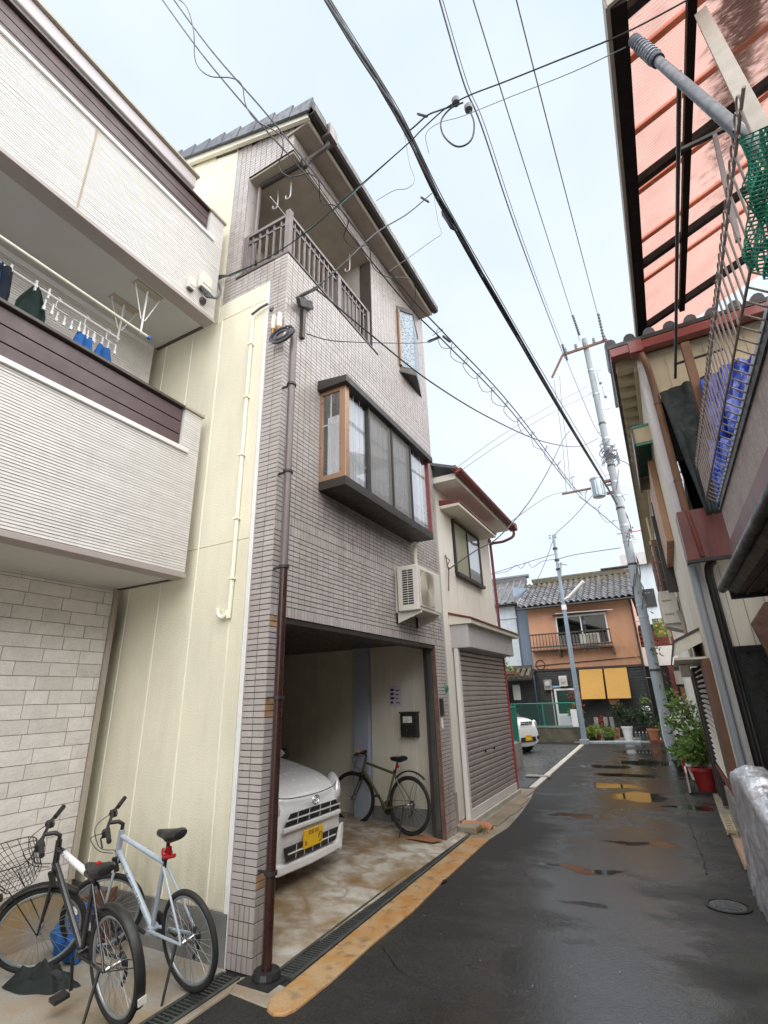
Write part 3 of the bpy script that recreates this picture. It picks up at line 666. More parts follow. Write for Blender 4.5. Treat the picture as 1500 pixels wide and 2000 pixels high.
# cream rendered side wall made of tall panels with raised sealant joints
wallY(-4.03, -3.225, .33, zB, y=YC+.002, th=.18, m='seal', name='side_wall')
MB().prism([(-4.031, YC+.002, .33), (-4.031, YC+.002, 9.3), (-6.2, YC+.002, 10.15), (-9.5, YC+.002, 9.0), (-9.5, YC+.002, .33)], (0, .18, 0)).build('side_wall', M['seal'], TH)
MB().box((-9.5, YC-.012, -.05), (-3.23, YC+.2, .328)).build('plinth', M['plinth'], TH)
xs = [-3.27, -3.45, -3.955, -4.455, -4.955, -5.455, -5.955, -6.5, -7.2, -7.9, -8.6, -9.4]
zs = [.335, 3.29, 6.2, 9.22, 10.5]
for i in range(len(xs)-1):
    for j in range(len(zs)-1):
        x0, x1, z0, z1 = xs[i+1]+.006, xs[i]-.006, zs[j]+.004, zs[j+1]-.004
        if j == 3: z1 = min(9.05+(-2.7-x1)*.362-.05, 10.1)
        if z1 <= z0: continue
        if x1 > -4.0 and z1 > zB:
            if z0 >= zB: continue
            z1 = zB-.004
        if x0 < -4.02 < x1 and z0 > zB-.5 : x1 = -4.03
        if j == 2 and i == 2: continue
        MB().box((x0, YC-.006, z0), (x1, YC+.0015, z1)).build('wall_panel', M['cream'], TH, bevel=.002)
MB().box((-4.03, YC-.006, 6.204), (-4.445, YC+.0015, 9.216)).build('wall_panel', M['cream'], TH, bevel=.002)
MB().box((-3.268, YC-.004, .0), (-3.222, YC+.02, zB-.002)).build('corner_trim', M['white'], TH)
MB().box((-4.028, YC-.003, zB), (-4.004, YC+.02, 9.5)).build('corner_trim', M['creamtrim'], TH)
# cream hooked pipe on the side wall
pp = spline([(-3.43, YC-.03, 6.02), (-3.43, YC-.03, 5), (-3.43, YC-.03, 2.75), (-3.45, YC-.035, 2.6), (-3.5, YC-.04, 2.55), (-3.555, YC-.04, 2.58), (-3.57, YC-.04, 2.64)], 6)
MB().tube(pp, .02, 10).build('hooked_pipe', M['seal'], TH, smooth=True)
for x in xs[1:6]: MB().box((x-.007, YC-.012, .335), (x+.007, YC+.001, 6.2 if x > -4.0 else 9.0)).build('sealant_bead', M['seal'], TH, bevel=.003)
for z in (5.6, 4.9, 4.2, 3.5, 2.9): MB().box((-3.462, YC-.058, z), (-3.398, YC-.001, z+.02)).build('pipe_clip', M['seal'], TH)
MB().tube([(-3.43, YC-.05, 6.02), (-3.3, YC-.05, 6.06), (-3.2, YC-.04, 6.08)], .014, 8).build('conduit', M['cablegrey'], TH, smooth=True)
# --- tiles
rects = []
def lay(plane, c, u0, u1, z0, z1, pu, pz, holes=(), start=None):
    n = max(1, round((u1-u0)/pu)); pu = (u1-u0)/n; m = max(1, round((z1-z0)/pz)); pz = (z1-z0)/m; g = .003
    for j in range(m):
        for i in range(n):
            a0, a1, b0, b1 = u0+i*pu+g, u0+(i+1)*pu-g, z0+j*pz+g, z0+(j+1)*pz-g
            ok = True
            for (h0, h1, k0, k1) in holes:
                if a1 > h0 and a0 < h1 and b1 > k0 and b0 < k1:
                    if (b0+b1)/2 > k0 and (b0+b1)/2 < k1:
                        if a0 < h0-.02: a1 = min(a1, h0)
                        elif a1 > h1+.02: a0 = max(a0, h1)
                        else: ok = False
                    if a1-a0 < .015: ok = False
            if ok: rects.append((plane, c, a0, a1, b0, b1))
bayhole = (4.12, 6.5, 3.97, 5.3)
for (z0, z1, pu, pz) in ((0, .4, .05, .1), (.4, 2.53, .1, .05)):
    lay('X', XF, YC, yL, z0, z1, pu, pz); lay('X', XF, yRj, YR, z0, z1, pu, pz); lay('Y', YC, -3.22, XF, z0, z1, pu, pz)
lay('X', XF, YC, YR, 2.53, 2.63, .05, .1); lay('X', XF, YC, YR, 2.63, 3.33, .1, .05); lay('X', XF, YC, YR, 3.33, 3.53, .05, .1)
lay('X', XF, YC, YR, 3.53, 5.93, .1, .05, (bayhole,)); lay('X', XF, YC, YR, 5.93, 6.13, .05, .1); lay('X', XF, YC, YR, 6.13, 6.68, .1, .05)
lay('X', XF, YC, YR, 6.68, 6.77, .05, .09)
lay('X', XF, 5.44, YR, zS, zE, .1, .05); lay('X', XF, YC, 5.44, zT, zE, .1, .05)
lay('Y', YC, -3.22, XF, 2.53, 6.46, .1, .05)
lay('Y', YC, -4.0, XF, 6.46, 6.77, .1, .05); lay('Y', YC, -4.0, -3.74, 6.77, 9.3, .087, .05); lay('Y', YC, -3.74, XF, zT, 9.2, .1, .05)
def rdist(r_): 
    p = V((r_[1], (r_[2]+r_[3])/2, (r_[4]+r_[5])/2)) if r_[0] == 'X' else V(((r_[2]+r_[3])/2, r_[1], (r_[4]+r_[5])/2))
    return (p-V((0, 0, CH))).length
rects.sort(key=rdist)
near, rest = rects[:296], rects[296:]
def tilebox(b, plane, c, a0, a1, z0, z1, d=.0055, e=.0016):
    if plane == 'X':
        f = lambda u, z, o: (c-.0055+o, u, z); s = 1
    else:
        f = lambda u, z, o: (u, c+.0055-o, z); s = -1
    vs = [f(a0, z0, 0), f(a1, z0, 0), f(a1, z1, 0), f(a0, z1, 0), f(a0+e, z0+e, d), f(a1-e, z0+e, d), f(a1-e, z1-e, d), f(a0+e, z1-e, d)]
    fs = [(4, 5, 6, 7), (0, 1, 5, 4), (1, 2, 6, 5), (2, 3, 7, 6), (3, 0, 4, 7)]
    b.add(vs, fs)
shared = {}
for (pl, c, a0, a1, z0, z1) in near:
    key = (pl, round(a1-a0, 3), round(z1-z0, 3)); um, zm = (a0+a1)/2, (z0+z1)/2
    loc = (c, um, zm) if pl == 'X' else (um, c, zm)
    if key not in shared:
        b = MB(); tilebox(b, pl, 0, a0-um, a1-um, z0-zm, z1-zm); o = b.build('wall_tile', M['tile'], TH, recalc=False); o.location = loc; shared[key] = o
    else: o = inst(shared[key], 'wall_tile', TH, loc)
    if any(abs(loc[2]-zc) < .14 and loc[2] < zc+.03 and loc[0] > -3.03 and loc[1] < 3.5 for zc in (1.84, 2.52, .62)) and len(shared) < 99 and rnd.random() < .45:
        o.material_slots[0].link = 'OBJECT'; o.material_slots[0].material = M['tilerust']
b = MB()
for q in rest: tilebox(b, *q)
o = b.build('wall_tiles', M['tile'], TH, recalc=False); o['kind'] = 'stuff'
# ledges of the balcony opening
MB().box((XF-.21, YC-.004, zS+.001), (XF+.012, 5.6, zS+.03)).build('balcony_sill', M['brownmetal'], TH, bevel=.003)
MB().box((-3.8, YC-.01, zS+.001), (XF-.212, YC+.2, zS+.03)).build('balcony_sill', M['brownmetal'], TH, bevel=.003)
MB().box((-4.4, YC+.21, zS-.15), (XF-.21, 5.43, zS-.1)).build('balcony_floor', M['concrete'], TH)
MB().box((-4.6, YC+.02, zT-.035), (XF-.012, 5.43, zT-.002)).build('balcony_ceiling', M['soffit2'], TH)
MB().box((-3.745, YC+.008, zS), (-3.738, YC+.22, zT)).build('reveal', M['tile'], TH)
MB().box((XF-1.4, 5.432, zS-.1), (XF-.21, 5.5, zT)).build('balcony_side_wall', M['tile'], TH)
bw = MB(); bw.box((-4.5, YC+.2, zS-.1), (-4.4, YC+.3, zT)).box((-4.5, 4.5, zS-.1), (-4.4, 5.43, zT)).box((-4.5, YC+.3, 8.35), (-4.4, 4.5, zT)); bw.build('balcony_back_wall', M['creamwall'], TH)
# arched door with curtain in the back wall
ad = MB(); pts = [(-4.39, 3.8, 6.7)]+[(-4.39, 4.15-.4*math.cos(math.pi*i/10), 7.95+.38*math.sin(math.pi*i/10)) for i in range(11)]+[(-4.39, 4.55, 6.7)]
ad.tube(pts, .035, 6).build('arched_door_frame', M['creamtrim'], TH, smooth=True)
MB().prism([(-4.43, p[1], p[2]) for p in pts], (.01, 0, 0)).build('door_glass', M['glassdark'], TH)
MB().box((-4.47, 3.6, 6.7), (-4.46, 4.55, 8.35)).build('door_curtain', M['sheet'], TH)
cu = MB()
for i in range(14): cu.lathe([(.03, 6.7), (.03, 7.75)], (-4.3, 3.66+.028*i, 0), 6)
cu.build('curtain', M['curtain'], TH, smooth=True)
# railing
zr = 7.46
def rail_run(p0, p1, n, skip_end=False):
    p0, p1 = V(p0), V(p1); d = (p1-p0).normalized()
    MB().bar(p0+V((0, 0, zr)), p1+V((0, 0, zr)), .05, .05).build('top_rail', M['rail'], TH, bevel=.004)
    MB().bar(p0+V((0, 0, zS+.1)), p1+V((0, 0, zS+.1)), .03, .03).build('bottom_rail', M['rail'], TH)
    MB().bar(p0+V((0, 0, zr-.12)), p1+V((0, 0, zr-.12)), .022, .022).build('middle_rail', M['rail'], TH)
    src = None
    for i in range(1, n):
        p = p0+(p1-p0)*(i/n)
        if src is None: src = MB().box((-.011, -.011, zS+.1), (.011, .011, zr-.02)).build('baluster', M['rail'], TH); src.location = p
        else: inst(src, 'baluster', TH, p)
rail_run((-3.03, 3.47, 0), (-3.03, 5.36, 0), 18); rail_run((-3.72, 3.47, 0), (-3.03, 3.47, 0), 6)
for (x, y, h) in ((-3.03, 3.47, 7.53), (-3.03, 4.55, 7.46), (-3.03, 5.37, 7.46), (-3.7, 3.47, 7.46)):
    MB().box((x-.035, y-.035, zS+.03), (x+.035, y+.035, h)).build('rail_post', M['rail'], TH, bevel=.004)
# hooks and a thin pole under the balcony ceiling
for (x, y, l) in ((-3.25, 3.72, .3), (-3.5, 3.75, .3), (-3.2, 5.15, .32)):
    MB().tube(spline([(x, y, zT-.03), (x, y, zT-l), (x-.03, y, zT-l-.05), (x-.08, y, zT-l-.03), (x-.08, y, zT-l+.02)], 5), .009, 6).build('laundry_hook', M['whitemetal'], TH, smooth=True)
MB().tube([(-3.5, 3.6, zT-.32), (-3.5, 5.3, zT-.33)], .009, 6).build('laundry_bar', M['whitemetal'], TH)
# eaves: verge board, soffit, gutter, roof tiles
EX, EZ, SL, YV = -2.69, 9.03, .362, 3.33
ridx = -6.2
MB().prism([(EX, YV, EZ-.05), (EX, YV, EZ), (ridx, YV, EZ+(EX-ridx)*SL), (-9.7, YV, EZ+(EX-ridx)*SL-1.2), (-9.7, YV, EZ+(EX-ridx)*SL-1.26), (ridx, YV, EZ+(EX-ridx)*SL-.07)], (0, 4.1, 0)).build('roof_deck', M['bronze'], TH)
MB().prism([(EX, YV+.01, EZ-.17), (EX, YV+.01, EZ-.052), (ridx, YV+.01, EZ+(EX-ridx)*SL-.072), (ridx, YV+.01, EZ+(EX-ridx)*SL-.22)], (0, .05, 0)).build('verge_board', M['creamtrim'], TH)
MB().prism([(EX-.02, YV+.062, EZ-.1), (ridx, YV+.062, EZ+(EX-ridx)*SL-.18), (ridx, YV+.062, EZ+(EX-ridx)*SL-.16), (EX-.02, YV+.062, EZ-.08)], (0, .14, 0)).build('verge_soffit', M['soffit2'], TH)
MB().box((XF-.1, YV+.063, EZ-.17), (EX-.045, 7.42, EZ-.13)).build('eave_soffit', M['beigebeam'], TH)
MB().box((EX-.04, YV+.061, EZ-.18), (EX-.012, 7.42, EZ-.04)).build('eave_fascia', M['creamtrim'], TH)
gt = MB(); prof = [(.0, .06), (.0, -.05), (.03, -.08), (.09, -.08), (.12, -.05), (.12, .06), (.112, .06), (.112, -.045), (.085, -.07), (.035, -.07), (.008, -.045), (.008, .06)]
gt.prism([(EX-.008+p[0], YV+.0, EZ-.08+p[1]) for p in prof], (0, 4.1, 0)); gt.build('gutter', M['bronze'], TH)
MB().box((EX+.02, 3.62, EZ-.2), (EX+.15, 3.8, EZ+.02)).build('gutter_box', M['rail'], TH, bevel=.006)
MB().tube(spline([(EX+.06, 3.7, EZ-.2), (EX+.03, 3.7, EZ-.28), (-2.86, 3.62, EZ-.48), (-2.93, 3.6, EZ-.6), (-2.93, 3.58, zT-.02)], 5), .035, 10).build('leader_pipe', M['bronze'], TH, smooth=True)
MB().tube([(-2.9, 3.6, zT-.06), (-3.66, 3.56, zT-.09)], .034, 10).build('leader_pipe', M['bronze'], TH, smooth=True)
MB().tube([(-3.66, 3.56, zT-.07), (-3.68, 3.55, zS)], .03, 10).build('leader_pipe', M['rail'], TH, smooth=True)
src = None
for i in range(11):                                 # verge tiles, each lapping the one below
    x1 = EX+.05-i*.32; z1 = EZ+(EX-x1)*SL
    a = (x1, z1+.0); c = (x1-.36, z1+.36*SL)
    if src is None:
        b = MB(); ang = math.atan(SL)
        b.prism([(0, 0, 0), (0, 0, .11), (-.37, 0, .05), (-.37, 0, 0)], (0, .3, 0)); b.prism([(.012, -.028, -.1), (.012, -.028, .115), (-.335, -.02, .055), (-.335, -.02, -.1)], (0, .03, 0))
        src = b.build('verge_tile', M['roof'], TH, bevel=.008)
        src.rotation_euler = (0, ang, 0); src.location = (x1, YV-.01, z1)
    else:
        o = inst(src, 'verge_tile', TH, (x1, YV-.01, z1)); o.rotation_euler = (0, ang, 0)
        md = o.modifiers.new('bevel', 'BEVEL'); md.width = .008; md.segments = 2
fld = MB()
for i in range(11):
    for k in range(13):
        x1 = EX+.03-i*.32; z1 = EZ+(EX-x1)*SL; y0 = YV+.3+k*.3
        fld.add([(x1, y0, z1+.01), (x1, y0+.28, z1+.01), (x1, y0+.28, z1+.07), (x1, y0, z1+.07), (x1-.34, y0, z1+.34*SL+.03), (x1-.34, y0+.28, z1+.34*SL+.03)], [(0, 1, 2, 3), (3, 2, 5, 4), (0, 3, 4), (1, 5, 2)])
o = fld.build('roof_tiles', M['roof'], TH); o['kind'] = 'stuff'
# garage interior
MB().box((-9.3, 3.64, 0), (XF-.21, 3.7, 2.63)).build('garage_wall', M['cream'], TH)
for (x0, x1, y) in ((-4.27, -3.12, 7.44), (-9.3, -4.56, 7.55)):
    n = 3 if y < 7.5 else 8
    for i in range(n):
        a = x0+(x1-x0)*i/n; c = x0+(x1-x0)*(i+1)/n
        MB().box((a+.006, y, .3), (c-.006, y+.03, 2.63)).build('garage_panel', M['creamwall'], TH, bevel=.004)
    MB().box((x0, y+.012, .0), (x1, YR-.035, 2.63)).build('garage_wall', M['seal'], TH)
    MB().box((x0, y-.012, -.05), (x1, y+.01, .299)).build('garage_plinth', M['plinth'], TH)
MB().box((-4.56, 7.36, 0), (-4.28, YR-.035, 2.63)).build('garage_pillar', mat('pale_blue_pillar', (.42, .46, .56), .6, var=.04), TH, bevel=.006)
MB().box((-9.3, 3.7, 2.6), (XF-.2, YR-.035, 2.638)).build('garage_ceiling', M['brownmetal'], TH)
MB().box((XF-.2, yL+.002, 2.48), (XF-.012, yRj-.002, 2.528)).build('garage_lintel', M['bronze'], TH)
MB().box((XF-.13, yRj-.05, 0), (XF-.06, yRj-.001, 2.52)).build('shutter_guide', M['darksteel'], TH, bevel=.004)
MB().box((XF-.055, yRj-.03, 0), (XF-.0, yRj-.001, 2.52)).build('jamb_trim', M['rust'], TH)
MB().box((XF+.001, yRj+.03, 1.55), (XF+.04, yRj+.1, 1.78)).build('shutter_switch', M['black'], TH, bevel=.004)
MB().box((XF+.001, yRj+.06, 1.38), (XF+.02, yRj+.09, 1.52)).build('switch_label', M['white'], TH)
gt_ = MB().ball((XF+.01, YR-.05, 1.92), .05, 8, 6, .5, 1, 1.1).build('green_tie', M['greenplastic'], TH)
# street-side downpipe on its clips
MB().tube([(-2.86, 3.445, -.05), (-2.86, 3.445, 2.95)], .036, 14).build('downpipe', M['darkpipe'], TH, smooth=True)
MB().tube([(-2.86, 3.445, 2.951), (-2.86, 3.445, 5.6)], .036, 14).build('downpipe', M['rail'], TH, smooth=True)
for z in (.62, 1.84, 2.95, 3.9, 4.9):
    MB().lathe([(.05, z-.012), (.05, z+.012)], (-2.86, 3.445, 0), 14).box((-2.976, 3.435, z-.008), (-2.9, 3.455, z+.008)).build('pipe_clip', M['bronze'], TH)
MB().lathe([(.05, 0), (.09, 0), (.1, -.03), (.1, -.05)], (-2.86, 3.445, .05), 14).box((-3.0, 3.3, -.05), (-2.72, 3.5, .006)).build('drain_hole', M['black'], TH)
# bay window
BX = -2.62; y0b, y1b, z0b, z1b = 4.11, 6.5, 3.965, 5.31
MB().box((XF+.001, y0b, z0b), (BX, y1b, z0b+.02)).build('bay_underside', M['bronze'], TH)
BW = MB().box((XF+.001, y0b, z0b+.021), (BX, y0b+.03, z0b+.1)).box((BX-.06, y0b+.031, z0b+.021), (BX, y1b, z0b+.1)).box((XF+.001, y1b-.03, z0b+.021), (BX-.061, y1b, z0b+.1)).build('bay_sill', M['bronze'], TH)
MB().box((XF+.001, y0b-.06, z1b-.09), (BX+.05, y1b+.05, z1b)).build('bay_hood', M['bronze'], TH, bevel=.006)
MB().prism([(XF+.001, y0b-.05, z1b+.001), (BX+.04, y0b-.05, z1b+.001), (XF+.001, y0b-.05, z1b+.05)], (0, y1b-y0b+.09, 0)).build('bay_hood_top', M['bronze'], TH)
zz0, zz1 = z0b+.1, z1b-.09
fr = M['bronzelight']
MB().box((XF+.001, y0b+.002, zz0), (XF+.035, y0b+.04, zz1)).build('bay_frame', fr, TH)
MB().box((BX-.085, y0b+.001, zz0), (BX-.002, y0b+.085, zz1)).build('bay_corner_post', fr, TH, bevel=.004)
MB().box((XF+.036, y0b+.003, zz0), (BX-.086, y0b+.03, zz0+.06)).build('bay_frame', fr, TH)
MB().box((XF+.036, y0b+.003, zz1-.05), (BX-.086, y0b+.03, zz1)).build('bay_frame', fr, TH)
MB().box((XF+.036, y0b+.014, zz0+.06), (BX-.086, y0b+.02, zz1-.05)).build('pane', M['glass'], TH)
MB().box((XF+.036, y0b+.021, (zz0+zz1)/2+.12), (BX-.086, y0b+.026, (zz0+zz1)/2+.135)).box((-2.84, y0b+.021, zz0+.06), (-2.826, y0b+.026, zz1-.05)).build('pane_bars', M['white'], TH)
ys = [y0b+.085, 4.66, 5.27, 5.84, y1b-.035]
for i, y in enumerate(ys[1:-1]): MB().box((BX-.06, y-.018, zz0), (BX-.004, y+.018, zz1)).build('bay_mullion', M['bronze'], TH)
MB().box((BX-.06, y1b-.035, zz0), (BX-.004, y1b, zz1)).build('bay_mullion', M['red'], TH)
for i in range(4):
    a, c = ys[i]+.018, ys[i+1]-.018
    MB().box((BX-.04, a, zz0), (BX-.034, c, zz1)).build('pane', M['glass'], TH)
    if i in (1, 2): MB().box((BX-.02, a, zz0), (BX-.018, c, zz1)).build('insect_screen', M['screen'], TH)
    nb = 2 if i in (0, 3) else 3
    b = MB()
    for k in range(1, nb+1): b.box((BX-.05, a+(c-a)*k/(nb+1)-.006, zz0), (BX-.045, a+(c-a)*k/(nb+1)+.006, zz1))
    b.box((BX-.052, a, zz0+.3), (BX-.046, c, zz0+.312)); b.build('pane_bars', M['whitemetal'], TH)
cu = MB()
for i in range(70):
    y = y0b+.12+i*(y1b-y0b-.2)/70; cu.lathe([(.022, zz0+.02), (.022, zz1-.02)], (BX-.1+.012*math.sin(i*1.7), y, 0), 6)
cu.build('lace_curtain', M['curtain'], TH, smooth=True)
cu = MB()
for i in range(7): cu.lathe([(.02, zz0+.02), (.02, zz1-.3)], (-2.92+i*.034, y0b+.12, 0), 6)
cu.build('lace_curtain', M['curtain'], TH, smooth=True)
MB().box((XF-.3, y0b+.1, zz0), (XF-.28, y1b-.1, zz1)).build('room_wall', M['creamwall'], TH)
# triangular corner window high on the facade
cz0, cz1 = 6.98, 8.35; P0, P1, P2 = V((XF+.001, 6.38, 0)), V((-2.79, 6.62, 0)), V((XF+.001, 7.22, 0))
def tri(z0, z1, k): 
    c = (P0+P1+P2)/3; q = [c+(p-c)*k for p in (P0, P1, P2)]; q = [V((max(p.x, XF+.001), p.y, 0)) for p in q]
    return [p+V((0, 0, z0)) for p in q], V((0, 0, z1-z0))
a, b_ = tri(cz1-.09, cz1, 1.12); MB().prism(a, b_).build('corner_window_hood', M['bronze'], TH)
MB().prism([P0*1+V((0, 0, cz0)), P1+V((0, 0, cz0)), P2+V((0, 0, cz0))], (0, 0, .1)).build('corner_window_sill', M['brownmetal'], TH)
a, b_ = tri(cz0-.03, cz0-.001, 1.1); MB().prism(a, b_).build('corner_window_base', M['bronze'], TH)
MB().add([P0+V((.012, 0, cz0+.1)), P1+V((.0, 0, cz0+.1)), P1+V((0, 0, cz1-.09)), P0+V((.012, 0, cz1-.09))], [(0, 1, 2, 3)]).build('corner_window_pane', M['frost'], TH)
MB().bar(P0+V((.03, -.012, cz0+.1)), P0+V((.03, -.012, cz1-.09)), .05, .03).build('corner_window_frame', M['bronzelight'], TH)
MB().add([P1+V((0, .01, cz0+.1)), P2+V((.008, 0, cz0+.1)), P2+V((.008, 0, cz1-.09)), P1+V((0, .01, cz1-.09))], [(0, 1, 2, 3)]).build('corner_window_pane', M['frost'], TH)
# ================================================================ shuttered cream house next door
SX = -3.05
SH = thing('shuttered_house', 'small two-storey cream house with mauve roller shutter and dark red gutter', 'house', (0, 0, 0))
MB().box((-9, 7.66, .1), (SX, 10.9, 5.6)).box((-9, 7.66, -.05), (SX-.02, 10.9, .1)).build('wall', M['housewhite'], SH)
MB().box((SX-.3, 7.56, .5), (SX+.02, 7.72, 5.75)).build('corner_column', M['greywall'], SH)
MB().box((SX-.3, 7.56, .0), (SX+.035, 7.73, .49)).build('column_base', M['concrete'], SH)
MB().prism([(-2.52, 7.45, 5.48), (-2.52, 7.45, 5.53), (-6, 7.45, 6.9), (-9, 7.45, 5.7), (-9, 7.45, 5.6), (-6, 7.45, 6.78)], (0, 3.75, 0)).build('roof', M['oldtile'], SH)
MB().box((SX, 7.6, 5.36), (-2.58, 11.05, 5.47)).build('eave_soffit', M['housewhite'], SH)
g = MB()
n = 10
g.prism([(-2.58+.075+.075*math.cos(math.pi+math.pi*i/n), 7.5, 5.5+.075*math.sin(math.pi+math.pi*i/n)) for i in range(n+1)], (0, 3.75, 0))
g.build('gutter', M['red'], SH, smooth=True)
MB().box((-2.59, 7.48, 5.47), (-2.52, 11.26, 5.56)).build('fascia', M['red'], SH)
MB().box((-2.6, 11.12, 5.4), (-2.42, 11.3, 5.56)).build('gutter_box', M['red'], SH, bevel=.02)
MB().tube(spline([(-2.5, 11.2, 5.42), (-2.52, 11.18, 5.25), (-2.75, 11.1, 5.14), (-3.02, 10.98, 5.08), (-3.02, 10.98, 4.8), (-3.02, 10.98, .05)], 4), .032, 10).build('downpipe', M['red'], SH, smooth=True)
# window with hood
wy0, wy1, wz0, wz1 = 8.5, 10.05, 3.93, 4.93
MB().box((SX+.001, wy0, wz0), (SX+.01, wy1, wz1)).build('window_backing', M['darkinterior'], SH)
f = MB().box((SX+.011, wy0, wz0-.06), (SX+.09, wy1, wz0)).box((SX+.011, wy0, wz1), (SX+.05, wy1, wz1+.04)).box((SX+.011, wy0, wz0+.001), (SX+.05, wy0+.035, wz1-.001)).box((SX+.011, wy1-.035, wz0+.001), (SX+.05, wy1, wz1-.001)).box((SX+.011, 9.25, wz0+.001), (SX+.045, 9.29, wz1-.001)).build('window', M['bronze'], SH)
MB().box((SX+.02, wy0+.036, wz0+.002), (SX+.024, 9.249, wz1-.002)).build('blind', M['window_green'], f)
MB().box((SX+.028, 9.291, wz0+.002), (SX+.032, wy1-.036, wz1-.002)).build('pane', M['glass'], f)
MB().box((SX+.0115, 9.291, wz0+.002), (SX+.015, wy1-.036, wz1-.002)).build('curtain', M['curtain'], f)
MB().box((SX, 7.95, 5.0), (-2.68, 10.25, 5.06)).build('window_hood', M['creamtrim'], SH, bevel=.006)
MB().prism([(SX, 7.93, 5.062), (-2.66, 7.93, 5.062), (-2.66, 7.93, 5.08), (SX, 7.93, 5.16)], (0, 2.34, 0)).build('hood_top', M['red'], SH)
# canopy and shutter box
MB().prism([(SX, 8.0, 2.93), (-2.66, 8.0, 2.93), (-2.66, 8.0, 3.0), (SX, 8.0, 3.1)], (0, 3.15, 0)).build('canopy', M['creamtrim'], SH, bevel=.004)
MB().prism([(SX, 7.98, 3.102), (-2.64, 7.98, 3.002), (-2.64, 7.98, 3.025), (SX, 7.98, 3.14)], (0, 3.2, 0)).build('canopy_roof', M['red'], SH)
MB().box((SX-.05, 8.04, 2.55), (-2.74, 10.85, 2.928)).build('shutter_box', M['greywall'], SH, bevel=.01)
sx = -2.98
n = 30; hh = (2.6-.2)/n; src = None
for i in range(n):                                   # shutter slats, curled profile
    z = .2+i*hh
    if src is None:
        prof = [(0, 0, .002), (.012, 0, .012), (.015, 0, hh*.5), (.012, 0, hh-.014), (0, 0, hh-.004), (-.012, 0, hh-.003), (-.012, 0, .001)]
        src = MB().prism(prof, (0, 2.66, 0)).build('shutter_slat', M['shutter'], SH, smooth=True); src.location = (sx, 8.14, z)
    else: inst(src, 'shutter_slat', SH, (sx, 8.14, z))
MB().box((sx-.03, 8.14, .08), (sx+.025, 10.8, .2)).build('shutter_bottom_bar', M['whitemetal'], SH, bevel=.004)
MB().box((sx-.04, 8.05, .06), (sx+.03, 8.138, 2.55)).build('shutter_guide', M['whitemetal'], SH)
MB().box((sx-.04, 10.802, .06), (sx+.03, 10.88, 2.55)).build('shutter_guide', M['redpaint'], SH)
for (y, z) in ((9.05, .92), (9.55, .92)): MB().lathe([(.022, 0), (.022, .02), (.012, .024)], (sx+.016, y, z), 10, 'x').build('shutter_lock', M['black'], SH)
MB().box((SX-.06, 7.74, .0), (sx+.06, 10.9, .075)).build('shutter_sill', M['kerbwhite'], SH, bevel=.01)
MB().tube(spline([(-3.0, 7.75, .06), (-2.86, 7.86, .05), (-2.7, 7.95, .03), (-2.62, 7.96, .0)], 4), .07, 10).build('drain_outlet', M['terracotta'], SH, smooth=True)
MB().box((-3.05, 7.6, .0), (-2.72, 7.85, .1)).build('step_block', M['kerbstain'], SH, bevel=.02)
# wall bracket for the service cable
MB().tube([(SX+.02, 8.02, 4.15), (SX+.06, 8.02, 3.85), (SX+.04, 8.0, 3.5)], .01, 6).tube([(SX+.02, 7.98, 4.12), (SX+.08, 8.06, 4.05), (SX+.02, 8.06, 3.95), (SX+.08, 8.0, 3.9)], .008, 6).build('cable_bracket', M['rust'], SH)
# weeds at the foot
wd = MB(); r = random.Random(5)
for i in range(140):
    p = V((-2.78+r.gauss(0, .07), 7.75+r.gauss(0, .09), .01)); d = V((r.gauss(0, .5), r.gauss(0, .5), 1)).normalized()*r.uniform(.03, .08); s_ = d.cross(V((r.random(), r.random(), .1))).normalized()*.006
    wd.add([p-s_, p+s_, p+d], [(0, 1, 2)])
tag(wd.build('weeds', M['leaf'], recalc=False), 'small green weeds growing between the garage pier and the shuttered house', 'weeds', kind='stuff')
# ================================================================ air conditioner on the tiled facade
def aircon(name, lab, loc, rz, w_, d_, h_, sidegrille=True):
    g = thing(name, lab, 'air conditioner', loc, rz)           # local x along the wall, y out from the wall
    MB().box((0, .06, 0), (w_, .06+d_, h_)).build('casing', M['acwhite'], g, bevel=.012)
    if sidegrille:
        b = MB()
        for k in range(15):
            z = h_*.13+k*h_*.052
            for (a, c) in ((.1, .2), (.21, .31)):
                a2, c2 = .06+a/.4*d_, .06+c/.4*d_; b.add([(-.0015, a2, z), (-.0015, c2, z), (-.0015, c2, z+h_*.036), (-.0015, a2, z+h_*.036)], [(0, 1, 2, 3)])
        b.build('side_louvres', M['black'], g, recalc=False)
    MB().box((w_*.06, .06+d_+.001, h_*.08), (w_*.66, .06+d_+.012, h_*.94)).build('fan_frame', M['acwhite'], g, bevel=.004)
    MB().box((w_*.09, .06+d_+.0125, h_*.12), (w_*.63, .06+d_+.014, h_*.9)).build('fan_recess', mat('beige_grille', (.33, .29, .22), .6, var=.1) if 'bg' not in M else M['bg'], g)
    for k in range(7): MB().torus((w_*.36, .06+d_+.018, h_*.5), .04+k*h_*.055, .003, 28, 4).build('fan_ring', M['acwhite'], g)
    MB().box((w_*.7, .06+d_+.001, h_*.06), (w_*.97, .06+d_+.008, h_*.92)).build('service_panel', M['acwhite'], g, bevel=.004)
    for x in (.06, w_-.1):
        MB().prism([(x, 0, -.14), (x, .02, -.14), (x, .06+d_, -.03), (x, .06+d_, -.001), (x, 0, -.001)], (.03, 0, 0)).build('bracket', M['acwhite'], g)
        MB().box((x, 0, -.14), (x+.03, .025, h_*.95)).build('bracket_rail', M['acwhite'], g)
    return g
aircon('air_conditioner', 'off-white outdoor air conditioner hung on the tiled wall under the bay window', (XF, 5.84, 2.86), R(90), .78, .3, .6).scale = (1, -1, 1)
